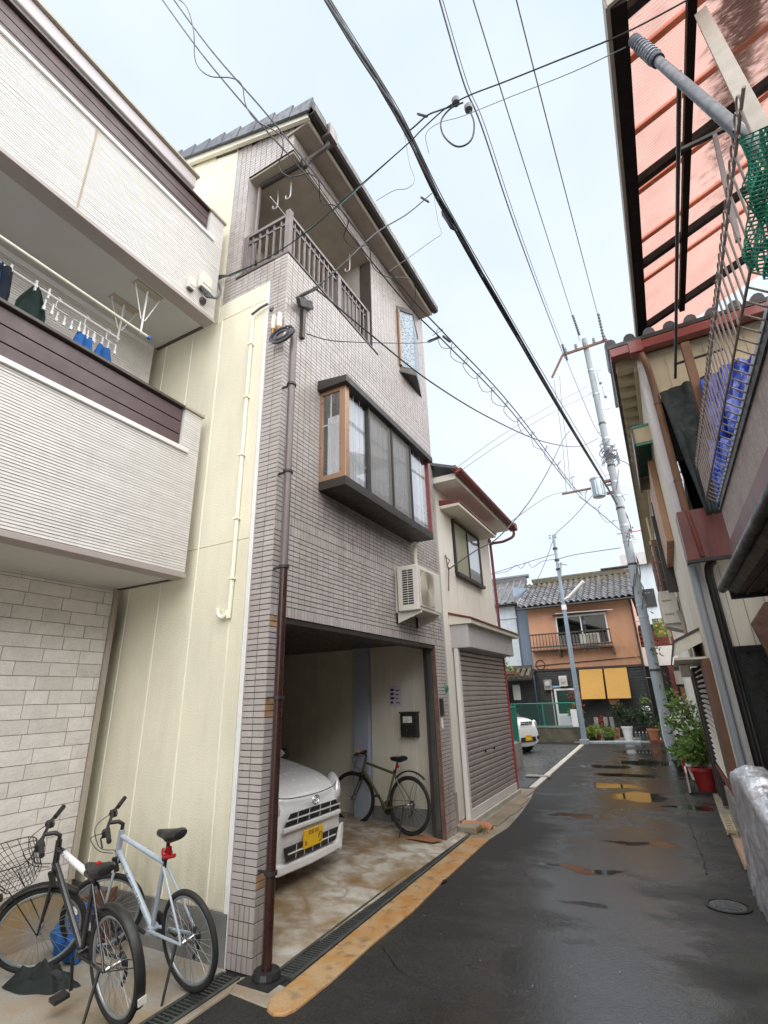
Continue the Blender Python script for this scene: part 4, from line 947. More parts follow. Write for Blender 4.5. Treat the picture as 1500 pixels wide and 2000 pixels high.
p = MB().tube(spline([(XF+.08, 6.45, 3.96), (XF+.06, 6.46, 3.8), (XF+.05, 6.5, 3.6), (XF+.06, 6.5, 3.42)], 4), .03, 10).build('refrigerant_pipe', M['seal'], smooth=True); tag(p, 'cream insulated pipe running from the bay window down to the air conditioner', 'pipe')
# mailbox, posters on the garage wall
g = thing('mailbox', 'black wall mailbox with a white notice, beside the olive bicycle', 'mailbox', (-3.7, 7.44, 1.25))
MB().box((0, -.11, 0), (.27, 0, .33)).build('body', M['bronze'], g, bevel=.006)
MB().box((-.015, -.125, .331), (.285, 0, .355)).build('lid', M['bronze'], g, bevel=.004)
MB().box((.02, -.114, .04), (.25, -.111, .17)).build('door', M['black'], g)
MB().box((.05, -.1145, .2), (.2, -.112, .29)).build('notice', M['white'], g)
nt = MB()
for k in range(3): nt.box((.065, -.1155, .212+k*.022), (.13+.03*(k % 2), -.1148, .218+k*.022))
nt.build('notice_print', M['leaflime'], g)
MB().box((.115, -.12, .08), (.122, -.114, .12)).build('handle', M['chrome'], g)
def poster(lab, x, y, z, w_, h_, m, seed, ink):
    g = thing('wall_poster', lab, 'notice', (x, y, z))
    MB().box((0, -.003, 0), (w_, 0, h_)).build('sheet', m, g)
    r = random.Random(seed); b = MB()
    for k in range(4):
        zz = h_*(.15+.2*k); b.box((w_*.1, -.0042, zz), (w_*r.uniform(.3, .45), -.0032, zz+h_*.1)); b.box((w_*.55, -.0042, zz), (w_*r.uniform(.7, .92), -.0032, zz+h_*.05))
    b.build('print', ink, g)
poster('pale lilac notice taped above the black mailbox', -3.93, 7.44, 1.68, .21, .31, M['paper'], 1, M['ink'])
poster('blue and white no-parking notice on the far garage wall, right one', -5.55, 7.55, 1.3, .3, .28, M['paper'], 2, M['blueink'])
poster('dim blue notice on the far garage wall, left one', -6.45, 7.55, 1.3, .34, .3, M['paper'], 3, M['blueink'])
o = MB().prism([(-3.42, 6.82, .075), (-3.05, 6.86, .05), (-2.98, 7.02, .045), (-3.3, 7.06, .07)], (0, 0, .006)).build('cardboard_sheet', M['cardboard']); tag(o, 'wet flattened brown cardboard on the garage floor by the olive bicycle', 'cardboard')
# ================================================================ orange house closing the street
OY = 24.2
OH = thing('orange_house', 'salmon plastered house with grey tiled roof, black boarded ground floor and bamboo blinds', 'house', (0, 0, 0))
MB().box((-5.25, OY, 2.83), (-.75, OY+5, 5.75)).build('wall', M['orange'], OH)
MB().box((-5.3, OY+.05, -.05), (-.8, OY+5, 2.825)).build('lower_wall', M['black'], OH)
MB().box((-5.4, OY-.03, 2.74), (-.74, OY+.05, 2.83)).build('belt_rail', M['brownmetal'], OH)
MB().tube([(-5.2, OY-.04, 2.98), (-.8, OY-.04, 3.13)], .018, 6).build('wall_conduit', M['bronze'], OH)
MB().torus((-4.95, OY-.04, 3.02), .2, .018, 24, 6).build('conduit_loop', M['bronze'], OH, smooth=True)
src = None
for i in range(24):                                  # black clapboards
    z = .05+i*.112
    for (x0, x1) in ((-5.28, -4.55), (-3.55, -.8)):
        if x1 < -4: 
            MB().prism([(x0, OY+.03, z), (x0, OY+.0, z), (x0, OY+.025, z+.11), (x0, OY+.03, z+.11)], (x1-x0, 0, 0)).build('clapboard', M['blackboard'], OH)
        else: MB().prism([(x0, OY+.03, z), (x0, OY+.0, z), (x0, OY+.025, z+.11), (x0, OY+.03, z+.11)], (x1-x0, 0, 0)).build('clapboard', M['blackboard'], OH)
for i in range(6): 
    z = 2.05+i*.112; MB().prism([(-4.55, OY+.03, z), (-4.55, OY+.0, z), (-4.55, OY+.025, z+.11), (-4.55, OY+.03, z+.11)], (1., 0, 0)).build('clapboard', M['blackboard'], OH)
# door
d = MB().box((-4.52, OY-.02, .05), (-4.43, OY+.04, 1.98)).box((-3.67, OY-.02, .05), (-3.58, OY+.04, 1.98)).box((-4.429, OY-.02, 1.9), (-3.671, OY+.04, 1.98)).box((-4.429, OY-.015, .85), (-3.671, OY+.03, .95)).build('door', M['white'], OH)
MB().box((-4.429, OY, .95), (-3.671, OY+.01, 1.9)).build('pane', mat('dark_green_glass', (.02, .05, .035), .15), d)
MB().box((-4.429, OY-.005, .05), (-3.671, OY+.02, .849)).build('lower_panel', mat('pale_door_panel', (.62, .64, .68), .4, var=.03), d)
# gas and electric meters
for (x, z, m_) in ((-4.05, 2.28, 'offwhite'), (-4.72, 2.15, 'concrete')):
    q = MB().box((x-.17, OY-.16, z-.22), (x+.17, OY, z+.22)).build('meter', M[m_], OH, bevel=.02)
    MB().lathe([(.11, 0), (.11, .06), (.05, .07)], (x, OY-.23, z+.05), 14, 'y').build('meter_dial', M['greywall'], q, smooth=True)
MB().box((-4.55, OY-.04, 2.03), (-4.2, OY+.02, 2.1)).build('nameplate', mat('pale_blue_plate', (.3, .55, .7), .4), OH)
MB().tube([(-4.62, OY-.03, 1.9), (-4.62, OY-.03, .1)], .03, 8).build('pipe', M['soffit2'], OH)
# balcony window with rail
wx0, wx1, z0, z1 = -4.0, -1.85, 3.82, 5.02
MB().box((wx0, OY-.01, z0), (wx1, OY-.004, z1)).build('window_backing', M['greywall'], OH)
wf = MB()
for x in (wx0, -2.95, wx1-.05): wf.box((x, OY-.06, z0), (x+.05, OY-.012, z1))
wf.box((wx0, OY-.06, z1), (wx1, OY-.012, z1+.06)).box((wx0, OY-.06, z0-.05), (wx1, OY-.012, z0))
wf = wf.build('window', M['white'], OH)
MB().box((wx0+.05, OY-.03, z0), (-2.95, OY-.025, z1)).build('pane', M['glassdark'], wf); MB().box((-2.9, OY-.03, z0), (wx1-.05, OY-.025, z1)).build('pane', M['glassdark'], wf)
MB().box((wx0-.1, OY-.35, z1+.1), (wx1+.1, OY-.0, z1+.13)).build('window_hood', M['brownmetal'], OH)
MB().tube([(wx0+.1, OY-.4, z1+.16), (wx1+.35, OY-.4, z1+.1)], .02, 6).build('laundry_pole', M['whitemetal'], OH)
bl = MB().box((-5.2, OY-.45, 3.58), (-1.75, OY-.0, 3.63)).build('balcony_ledge', M['brownmetal'], OH)
for z in (3.72, 4.28): MB().box((-5.2, OY-.45, z), (-1.75, OY-.41, z+.06)).build('balcony_rail', M['brownmetal'], OH)
src = None
for i in range(25):
    x = -5.18+i*.142
    if src is None: src = MB().box((-.014, -.44, 3.64), (.014, -.415, 4.3)).build('baluster', M['brownmetal'], OH); src.location = (x, OY, 0)
    else: inst(src, 'baluster', OH, (x, OY, 0))
for x in (-4.0, -1.8): MB().box((x, OY-.46, 3.3), (x+.07, OY-.01, 3.58)).build('balcony_bracket', M['brownmetal'], OH)
aircon('air_conditioner', 'white air conditioner standing on the balcony of the orange house', (-2.25, OY-.02, 3.66), R(180), .78, .28, .55, False)
# bamboo blinds
for (x0, x1) in ((-3.32, -2.38), (-2.3, -1.42)):
    bb = MB()
    for i in range(26):
        t0 = i/26; bb.prism([(x0+.0, OY-.12-.5*t0, 2.72-1.2*t0), (x0, OY-.12-.5*(t0+.036), 2.72-1.2*(t0+.036)), (x0, OY-.13-.5*(t0+.036), 2.72-1.2*(t0+.036)), (x0, OY-.13-.5*t0, 2.72-1.2*t0)], (x1-x0, 0, 0))
    o = bb.build('bamboo_blind', M['bamboo']); tag(o, 'left of two sloping tan bamboo blinds over the black boards' if x0 < -3 else 'right of two sloping tan bamboo blinds over the black boards', 'blind')
MB().box((-2.37, OY-.14, 2.0), (-2.31, OY-.08, 2.75)).build('blind_post', M['redsheet'], OH)
# tiled roof: pantile rows as real pieces
ez, ey, rz_, ry = 5.62, OY-.55, 7.25, OY+2.6
MB().prism([(-5.6, ey, ez-.06), (-5.6, ry, rz_-.06), (-5.6, ry+3, ez-.1), (-5.6, ry+3, ez-.14), (-5.6, ry, rz_-.2), (-5.6, ey, ez-.14)], (5.3, 0, 0)).build('roof_deck', M['bronze'], OH)
rows, cols = 13, 20; dx = 5.3/cols; dy = (ry-ey)/rows; dz = (rz_-ez)/rows; src = {}
for j in range(rows):
    for i in range(cols):
        mk = 'mossy' if j >= 10 else 'oldtile'
        if mk not in src:
            b = MB(); k = 7
            tp = lambda u, v: (u*dx, v*dy*1.12, v*dz*1.12+.045*math.sin(u*2*math.pi-.6)+.035*(1-v))
            vs = [tp(u/k, v) for v in (0, 1) for u in range(k+1)]; vs += [(x, y, z-.03) for (x, y, z) in vs[:k+1]]
            fs = [(u, u+1, k+2+u, k+1+u) for u in range(k)]+[(2*k+2+u, 2*k+3+u, u+1, u) for u in range(k)]
            b.add(vs, fs); src[mk] = b.build('roof_tile', M[mk], OH, smooth=True, recalc=False); o = src[mk]
        else: o = inst(src[mk], 'roof_tile', OH)
        o.location = (-5.6+i*dx+rnd.uniform(-.008, .008), ey+j*dy, ez+j*dz+rnd.uniform(-.006, .01)); o.rotation_euler = (rnd.uniform(-.02, .02), rnd.uniform(-.03, .03), 0)
MB().box((-5.3, ry-.12, rz_-.02), (-.3, ry+.12, rz_+.14)).tube([(-5.35, ry, rz_+.17), (-.3, ry, rz_+.17)], .09, 10).build('ridge', M['mossy'], OH)
MB().box((-1.9, ry-.14, rz_+.26), (-.28, ry+.14, rz_+.33)).build('ridge_cap', M['bronze'], OH)
MB().prism([(-.3, ey-.02, ez-.05), (-.3, ey-.02, ez+.08), (-.3, ry, rz_+.1), (-.3, ry, rz_-.05)], (.08, 0, 0)).build('verge_board', M['whitemetal'], OH)
MB().prism([(-5.62, ey+.3, ez-.1), (-5.62, ey+.3, ez+.05), (-5.62, ry, rz_+.0), (-5.62, ry, rz_-.1)], (.05, 0, 0)).build('verge_board', M['bronze'], OH)
MB().tube([(-5.55, ey-.03, ez-.12), (-.3, ey-.03, ez-.12)], .05, 8).build('gutter', M['bronze'], OH, smooth=True)
MB().tube([(-.77, OY-.06, 5.5), (-.77, OY-.06, .1)], .045, 8).build('downpipe', M['bronze'], OH)
# small hanging orange planter
g = thing('hanging_planter', 'small orange planter hung below the right bamboo blind', 'planter', (-2.1, OY-.35, 1.28))
MB().prism([(-.2, -.1, .2), (.2, -.1, .2), (.16, -.08, 0), (-.16, -.08, 0)], (0, .18, 0)).build('pot', M['terracotta'], g, bevel=.01)
MB().tube([(-.18, 0, .2), (0, 0, .6), (.18, 0, .2)], .008, 5).build('wire', M['cable'], g)
# ================================================================ blue-grey sided house behind
BH = thing('blue_house', 'blue-grey metal sided house with steep tiled roof left of the orange house', 'house', (0, 0, 0))
by = 25.2
MB().box((-9, by, 0), (-6.05, by+.1, 6.2)).build('front_wall', M['palewall'], BH)
MB().box((-9, by+.1, 0), (-5.36, by+6, 6.15)).build('wall', M['blueboard'], BH)
MB().prism([(-6.05, by+.0, 0), (-5.36, by+.9, 0), (-5.36, by+6, 0), (-6.05, by+6, 0)], (0, 0, 6.9)).build('side_wall', M['blueboard'], BH)
MB().box((-9, by-.06, 5.35), (-6.0, by+.0, 5.42)).build('belt', M['palewall'], BH)
for i in range(9):
    for j in range(6):
        x = -8.9+i*.36; y = by-.4+j*.42; z = 6.05+j*.26
        if i == 0 and j == 0:
            b = MB().tube([(0, 0, 0), (0, .44, .27)], .08, 8).box((.08, .0, -.04), (.29, .02, .03)); b.add([(.08, 0, .02), (.29, 0, .02), (.29, .44, .29), (.08, .44, .29)], [(0, 1, 2, 3)]); bt = b.build('roof_tile', M['oldtile'], BH, smooth=True); bt.location = (x, y, z)
        else: inst(bt, 'roof_tile', BH, (x, y, z))
MB().prism([(-9.1, by-.4, 5.95), (-9.1, by+2.2, 7.55), (-9.1, by+4.8, 5.95)], (3.3, 0, 0)).build('roof_deck', M['bronze'], BH)
MB().prism([(-5.8, by-.42, 5.9), (-5.8, by-.42, 6.05), (-5.3, by+2.2, 7.55), (-5.3, by+2.2, 7.38)], (.06, .0, 0)).build('verge_board', M['palewall'], BH)
MB().box((-9, by+2.05, 7.5), (-5.75, by+2.35, 7.8)).tube([(-9, by+2.2, 7.86), (-5.6, by+2.2, 7.86)], .12, 8).build('ridge', M['oldtile'], BH)
# entrance porch between, with tiled little roof and white gatepost
PH = thing('porch', 'dark porch with a mossy tiled roof beside the black boarded wall', 'porch', (-6.05, 23.6, 0))
MB().box((-.5, .3, 0), (.75, .4, 2.55)).build('wall', M['black'], PH)
MB().box((-.72, -.25, 0), (-.38, .05, 2.1)).build('gatepost', M['palewall'], PH, bevel=.01)
src = None
for i in range(6):
    for j in range(3):
        if src is None: src = MB().tube([(0, 0, 0), (0, .25, .12)], .09, 8).build('porch_tile', M['mossy'], PH); src.location = (-.6+i*.25, -.35+j*.24, 2.5+j*.12)
        else: inst(src, 'porch_tile', PH, (-.6+i*.25, -.35+j*.24, 2.5+j*.12))
MB().prism([(-.75, -.4, 2.36), (-.75, -.4, 2.44), (-.75, .5, 2.86), (-.75, .5, 2.78)], (1.6, 0, 0)).build('porch_roof', M['bronze'], PH)
MB().box((-.5, .3, 2.86), (.7, .6, 3.02)).build('porch_ridge', M['mossy'], PH)
MB().box((-.2, .22, 1.55), (.12, .3, 2.2)).build('meter_box', M['acwhite'], PH, bevel=.02)
ct = MB().box((-7.2, 19.0, 2.5), (-5.0, 20.6, 2.6)).box((-7.2, 19.0, 0), (-5.45, 19.1, 2.5)).build('shed', M['wood']); tag(ct, 'edge of a small brown lean-to behind the shuttered house', 'shed')
# ================================================================ low mossy wall with green mesh fence, white car behind
lw = thing('low_wall', 'low mossy concrete wall carrying the green mesh fence', 'wall', (-5.9, 21.95, 0))
MB().box((0, 0, -.05), (2.62, .16, .52)).build('wall', M['mossy'] if False else mat('mossy_wall', (.13, .115, .085), .85, var=.3, vs=3, bump=.5, dirt=.7, dcol=(.04, .045, .02), ds=1.2), lw, bevel=.015)
MB().box((-.02, -.02, .521), (2.64, .18, .56)).build('coping', M['concrete'], lw, bevel=.01)
def mesh_panel(p0, p1, z0, z1, step=.11, th=.006):
    b = MB(); p0, p1 = V(p0), V(p1); d = p1-p0; l = d.length; d = d/l; h = z1-z0; k = 0
    s = -h
    while s < l:
        for sg in (1, -1):
            a0 = max(s, 0); a1 = min(s+h, l)
            if a1 > a0:
                za, zb = (a0-s), (a1-s)
                if sg < 0: za, zb = h-za, h-zb
                b.bar(p0+d*a0+V((0, 0, z0+za)), p0+d*a1+V((0, 0, z0+zb)), th, th)
        s += step
    return b
fz = thing('mesh_fence', 'green wire mesh fence on the low mossy wall', 'fence', (-5.9, 22.02, 0))
o = mesh_panel((0, 0, 0), (2.6, 0, 0), .6, 1.42).build('mesh', M['greenfence'], fz, recalc=False); o['kind'] = 'stuff'
for z in (.58, 1.42): MB().tube([(0, 0, z), (2.6, 0, z)], .022, 6).build('fence_rail', M['greenfence'], fz)
for x in (0, 1.25, 2.58): MB().tube([(x, 0, .5), (x, 0, 1.46)], .028, 8).build('fence_post', M['greenfence'], fz)
# short block wall near the shuttered house
sw = thing('block_wall', 'short concrete block wall end with a green fence panel on top', 'wall', (-3.75, 13.6, 0))
for j in range(3):
    for i in range(3):
        MB().box((-.18+0, i*.4+.003-(j % 2)*.0, j*.2+.003), (-.06, i*.4+.397, j*.2+.197)).build('concrete_block', M['concrete'], sw, bevel=.005)
fz = thing('mesh_fence', 'dense green fence panel standing on the short block wall by the car', 'fence', (-3.87, 13.6, .6))
o = mesh_panel((0, 0, 0), (0, 1.2, 0), .05, .85, .05, .01).build('mesh', M['greenfence'], fz, recalc=False); o['kind'] = 'stuff'
for y in (0.02, 1.18): MB().tube([(0, y, 0), (0, y, .95)], .025, 8).build('fence_post', M['greenfence'], fz)
for z in (.05, .87): MB().tube([(0, 0, z), (0, 1.2, z)], .02, 6).build('fence_rail', M['greenfence'], fz)
# ================================================================ cream row house on the right
RX, RY = .5, 7.3
RH = thing('row_house', 'long cream row house on the right with awning, air conditioner and tan eaves', 'house', (0, 0, 0))
MB().box((RX, RY, .0), (6, 22, 6.5)).build('wall', M['creamwall'], RH)
MB().box((RX-.03, RY-.02, .02), (6, 22, .35)).build('base_course', M['concrete'], RH)
MB().box((.18, RY-.25, 6.56), (6, 22.2, 6.62)).build('eave_soffit', M['tan'], RH)
src = None
for i in range(11):
    y = RY+.05+i*.36
    if src is None: src = MB().box((.22, 0, 6.38), (RX-.001, .16, 6.555)).build('eave_bracket', M['tan'], RH, bevel=.006); src.location = (0, y, 0)
    else: inst(src, 'eave_bracket', RH, (0, y, 0))
MB().box((RX-.05, RY+.05, 6.28), (RX-.001, 22, 6.379)).build('frieze', M['tan'], RH)
MB().box((.17, RY-.1, 6.5), (.2, 22.2, 6.68)).build('eave_fascia', M['brownmetal'], RH)
MB().box((.17, RY-.3, 6.42), (2.6, RY-.16, 6.56)).build('gutter', M['red'], RH, bevel=.012)
MB().box((.42, RY-.32, 6.38), (.6, RY-.15, 6.58)).build('gutter_box', M['red'], RH, bevel=.01)
src = None
for i in range(9):
    x = .2+i*.26
    if src is None: src = MB().tube([(0, -.3, 6.64), (0, 1.2, 7.15)], .08, 10).box((.06, -.28, 6.58), (.2, .0, 6.64)).build('roof_tile', M['oldtile'], RH, smooth=True); src.location = (x, RY, 0)
    else: inst(src, 'roof_tile', RH, (x, RY, 0))
MB().prism([(.15, RY-.3, 6.57), (.15, RY-.3, 6.63), (.15, RY+4, 8.0), (.15, RY+4, 7.9)], (5, 0, 0)).build('roof_deck', M['bronze'], RH)
# side (near) wall details
MB().box((RX-.004, RY-.022, .35), (RX+.14, RY-.001, 6.3)).build('corner_strip', M['greywall'], RH)
MB().tube(spline([(.56, RY-.24, 6.4), (.6, RY-.2, 6.2), (.63, RY-.07, 5.9), (.63, RY-.07, 5.5), (.63, RY-.07, 3.9)], 4), .045, 10).build('downpipe', M['wood'], RH, smooth=True)
for z in (5.6, 4.4): MB().lathe([(.052, z), (.052, z+.02)], (.63, RY-.07, 0), 10).build('pipe_clip', M['rust'], RH)
MB().tube([(.545, RY-.06, 3.25), (.545, RY-.06, .3)], .04, 10).build('downpipe', M['poleconc'], RH, smooth=True)
MB().tube(spline([(.78, RY-.1, 3.28), (.72, RY-.12, 3.22), (.7, RY-.1, 3.1), (.7, RY-.08, 2.8), (.7, RY-.08, .2)], 4), .048, 12).build('downpipe', M['blackmetal'], RH, smooth=True)
MB().box((.6, RY-.14, .82), (.8, RY-.02, .85)).build('pipe_clip', M['blackmetal'], RH)
for i in range(8): MB().box((.62+i*.24, RY-.012, 5.68), (.62+i*.24+.232, RY-.001, 6.42)).build('wall_panel', M['tan'], RH)
MB().box((.66, RY-.01, 3.92), (2.4, RY-.0015, 5.62)).build('dark_opening_plate', M['darkinterior'], RH)  # flat plate on solid wall, the opening's shade put into its colour
MB().box((.62, RY-.06, 5.62), (2.6, RY-.001, 5.675)).build('opening_lintel', M['bronze'], RH)
MB().box((.66, RY-.03, 3.9), (.86, RY-.011, 4.7)).build('small_window', M['glassdark'], RH)
rp = MB().box((.5, RY-.34, 3.28), (1.12, RY-.3, 3.9)).box((.5, RY-.3, 3.28), (.52, RY-.02, 3.9)).build('sheet_panel', M['redsheet'], RH)
MB().box((.49, RY-.35, 3.24), (1.14, RY-.28, 3.279)).build('panel_edge', M['black'], RH)
MB().tube([(.62, RY-.345, 3.9), (.66, RY-.345, 3.3)], .025, 8).build('panel_pipe', M['redsheet'], RH)
for x in (.82, .98, 1.18): MB().box((x, RY-.006, .36), (x+.008, RY-.0012, 3.24)).build('wall_joint', M['groove'], RH)
# dark window on the near wall
wf = MB().box((.74, RY-.05, 2.2), (1.7, RY-.002, 2.26)).box((.74, RY-.05, .9), (.79, RY-.002, 2.199)).box((.79, RY-.05, .84), (1.7, RY-.002, .9)).build('window', M['blackmetal'], RH)
MB().box((.79, RY-.02, .9), (1.7, RY-.012, 2.2)).build('pane', mat('dark_mesh_glass', (.012, .014, .012), .3), wf)
MB().box((.72, RY-.06, .78), (1.7, RY-.002, .838)).build('sill', M['wood'], wf)
bk = MB().prism([(.98, RY-.16, 2.5), (1.16, RY-.16, 2.72), (1.75, RY-.16, 2.72), (1.75, RY-.16, 1.75), (1.12, RY-.16, 1.75)], (0, .1, 0)).build('rusty_sign_back', M['rust'], bevel=.006) ; tag(bk, 'rough rusty brown board fixed beside the dark window on the right', 'board')
# awning over the street door
MB().prism([(RX, 7.9, 2.57), (.16, 7.9, 2.42), (.1, 7.9, 2.2), (.12, 7.9, 2.2), (.18, 7.9, 2.4), (RX, 7.9, 2.54)], (0, 2.7, 0)).build('awning', M['brownmetal'], RH)
MB().prism([(RX, 7.92, 2.535), (.18, 7.92, 2.395), (.12, 7.92, 2.21), (RX, 7.92, 2.38)], (0, .02, 0)).build('awning_side', M['creamwall'], RH)
MB().box((.14, 7.95, 2.17), (RX, 10.55, 2.2)).build('awning_soffit', M['creamwall'], RH)
MB().box((.2, 9.2, 1.98), (.34, 9.6, 2.16)).build('awning_light', M['offwhite'], RH, bevel=.02)
# slatted shutter window
MB().box((RX-.07, 7.4, .66), (RX-.001, 8.25, 2.15)).build('shutter_board', M['wood'], RH)
MB().box((RX-.02, 8.26, .66), (RX-.001, 10.4, 2.15)).build('dark_window_plate', M['darkinterior'], RH)  # nothing cut into the wall: dark plate behind the slats carries the shade
src = None
for i in range(19):
    z = .72+i*.075
    if src is None: src = MB().obox((0, 0, 0), (.022, 0, .012), (0, 1.05, 0), (-.004, 0, .01)).build('window_slat', M['creamwall'], RH); src.location = (RX-.04, 9.33, z)
    else: inst(src, 'window_slat', RH, (RX-.04, 9.33, z))
MB().box((RX-.08, 7.38, .6), (RX-.001, 10.5, .655)).build('window_sill', M['red'], RH)
for y in (10.45, 11.3, 11.5): MB().box((RX-.1, y, .05), (RX-.001, y+.12, 2.15)).build('door_post', M['brownmetal'], RH)
MB().box((RX-.02, 10.6, .05), (RX-.001, 13.2, 2.15)).build('dark_door_plate', M['darkinterior'], RH)  # dark plate on the wall, doorway shade painted by its colour
# second-floor window hood, orange shutter case, rusty window rail
MB().box((.26, 7.95, 5.66), (RX-.001, 10.2, 5.7)).build('window_hood', M['greenplastic'], RH)
MB().box((.24, 7.93, 5.38), (.27, 10.2, 5.66)).build('hood_frame', M['brownmetal'], RH)
MB().box((.26, 7.95, 5.36), (RX-.001, 8.0, 5.39)).build('hood_frame', M['greenplastic'], RH)
for y in (7.95, 10.15): MB().box((.26, y, 5.4), (RX-.001, y+.03, 5.65)).build('hood_side', M['tan'], RH)
MB().box((.4, 8.6, 3.95), (RX-.001, 10.6, 5.34)).build('shutter_case', mat('orange_brown_panel', (.4, .22, .12), .6, var=.1, dirt=.3), RH, bevel=.008)
MB().box((.38, 10.65, 4.0), (RX-.001, 12.4, 5.3)).build('window', M['bronze'], RH)
rl = thing('window_rail', 'rusty iron window rail projecting from the upper floor of the cream row house', 'railing', (.5, 10.7, 3.75))
for z in (0, .35, .7): MB().tube([(-.06, 0, z), (-.3, 0, z), (-.3, 2.6, z), (-.06, 2.6, z)], .014, 6).build('rail_bar', M['rust'], rl)
src = None
for i in range(20):
    if src is None: src = MB().tube([(-.3, 0, 0), (-.3, 0, .7)], .009, 5).build('baluster', M['rust'], rl); src.location = (0, .06+i*.13, 0)
    else: inst(src, 'baluster', rl, (0, .06+i*.13, 0))
for y in (13.6, 15.4, 17.2): MB().box((.3, y, 3.6), (RX-.001, y+1.1, 5.3)).build('shutter_case', M['wood'], RH, bevel=.01)
for y in (10.7, 13.2, 15.0): MB().box((.33, y-.1, 3.5), (RX-.001, y, 5.0)).build('shutter_edge', M['bronze'], RH)
for y in (14, 16.5, 19): MB().tube([(.33, y, 6.0), (.33, y, 3.2)], .03, 6).build('downpipe', M['tan'], RH)
aircon('air_conditioner', 'off-white air conditioner high on the cream row house at right', (RX, 11.05, 2.98), R(90), .8, .28, .62, False)
for z in (.16, .42): 
    o = MB().box((.2, 11.045, 2.98+z), (.36, 11.049, 2.98+z+.03)).build('casing_handle', M['groove']); o['label'] = None; del o['label']; o.parent = RH
MB().tube(spline([(.42, 10.98, 3.2), (.46, 10.95, 3.0), (.46, 10.93, 2.6), (.47, 10.9, 2.2)], 4), .03, 8).build('refrigerant_pipe', M['beigebeam'], RH, smooth=True)
# ================================================================ house with the roofed terrace, nearest right
NH = thing('terrace_house', 'nearest right-hand house with plastered terrace parapet and dark eave', 'house', (0, 0, 0))
MB().box((1.25, -4, 0), (5, 6.0, 2.95)).build('wall', M['wood'], NH)
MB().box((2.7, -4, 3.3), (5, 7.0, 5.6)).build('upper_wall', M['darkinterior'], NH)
MB().box((.86, -4, 3.24), (.96, 6.15, 3.66)).build('parapet', M['pinkplaster'], NH)
MB().box((.97, -4, 3.3), (1.749, 6.15, 3.4)).build('terrace_floor', M['concrete'], NH)
MB().box((.835, -4, 3.661), (.98, 6.17, 3.7)).build('parapet_cap', M['steel'], NH, bevel=.004)
MB().box((.842, -4, 3.6), (.858, 6.17, 3.655)).build('cap_flashing', M['black'], NH)
MB().box((.84, -4, 3.08), (.98, 6.17, 3.236)).build('parapet_beam', M['redsheet'], NH, bevel=.006)
MB().box((.93, -4, 2.86), (1.0, 6.1, 3.079)).build('lower_band', M['pinkplaster'], NH)
ev = MB().prism([(.72, -4, 2.76), (.72, -4, 2.82), (1.3, -4, 3.0), (1.3, -4, 2.72), (.78, -4, 2.7)], (0, 10.2, 0)).build('eave', mat('dark_olive_eave', (.05, .045, .032), .5, var=.2), NH)
MB().tube([(.69, -4, 2.78), (.69, 6.25, 2.78)], .045, 10).build('eave_gutter', M['blackmetal'], NH, smooth=True)
for x in (.86, 1.0, 1.14): MB().box((x, -4, 2.685), (x+.03, 6.18, 2.7)).build('soffit_batten', M['bronze'], NH)
MB().box((.74, 6.2, 2.66), (1.3, 6.24, 2.86)).build('eave_end_board', M['blackmetal'], NH)
# railing: belly bars with ring ornament
rg = thing('terrace_railing', 'wrought-iron terrace railing of bent bars topped with a chain of rings', 'railing', (.75, 2.0, 3.745))
src = None
for i in range(37):
    y = .0+i*.113
    if src is None: src = MB().tube([(.11, 0, -.1), (.09, 0, -.085), (0, 0, 0), (0, 0, .40)], .006, 6).build('railing_bar', M['railiron'], rg, smooth=True); src.location = (0, y, 0)
    else: inst(src, 'railing_bar', rg, (0, y, 0))
for z in (.40, .0): MB().tube([(0, -.1, z), (0, 4.2, z)], .008, 6).build('railing_rail', M['railiron'], rg)
src = None
for i in range(54):
    if src is None: src = MB().torus((0, 0, .435), .035, .0055, 14, 5, 'x').build('railing_ring', M['railiron'], rg, smooth=True); src.location = (0, i*.078, 0)
    else: inst(src, 'railing_ring', rg, (0, i*.078, 0))
# corrugated roof over the terrace
cz = lambda x: 6.98+(x-.68)*.42
CR = thing('corrugated_roof', 'salmon corrugated plastic terrace roof on dark timber beams', 'roof', (0, 0, 0))
def corr(y0, y1, name='roof_sheet', dz=0.):
    b = MB(); p = .032; n = int((y1-y0)/p*6); xs_ = [.64, 1.2, 1.8, 2.5]
    for i in range(n+1):
        y = y0+(y1-y0)*i/n; h = .008*math.sin(2*math.pi*(y-y0)/p)
        for x in xs_: b.v.append((x, y, cz(x)+.075+h+dz))
    for i in range(n):
        for k in range(3): b.f.append((i*4+k, i*4+k+1, i*4+k+5, i*4+k+4))
    return b.build(name, M['corr'], CR, smooth=True, recalc=False)
yy = [2.95, 3.55, 4.25, 4.98, 5.72, 6.45, 8.1]
for i in range(6): corr(yy[i]-(.0 if i == 0 else .07), yy[i+1], dz=.006*(i % 2))
db = MB(); r = random.Random(31)
for i in range(5200):
    x = r.uniform(1.5, 2.5) if r.random() < .6 else 1.9-abs(r.gauss(0, .2)); y = 2.95+abs(r.gauss(0, 1.1))
    if y > 6.5 or x < 1.25 or r.random() > (x-1.2)/.5: continue
    l = r.uniform(.03, .09); d = V((1, r.gauss(0, .25), .42)).normalized()*l; s_ = V((0, .008, .002)); p = V((x, y, cz(x)+.092+r.uniform(0, .02))); db.add([p-d, p-s_, p+d, p+s_], [(0, 1, 2, 3)])
o = db.build('leaf_debris', M['debris'], CR, recalc=False); o['kind'] = 'stuff'
bd = mat('dark_timber', (.012, .008, .007), .7, var=.2, spec=.2)
MB().box((.62, 2.95, cz(.68)-.1), (.74, 7.6, cz(.68)+.05)).build('outer_beam', bd, CR)
MB().box((.585, 2.93, cz(.62)-.06), (.618, 7.6, cz(.62)+.1)).build('roof_trim', M['beigebeam'], CR)
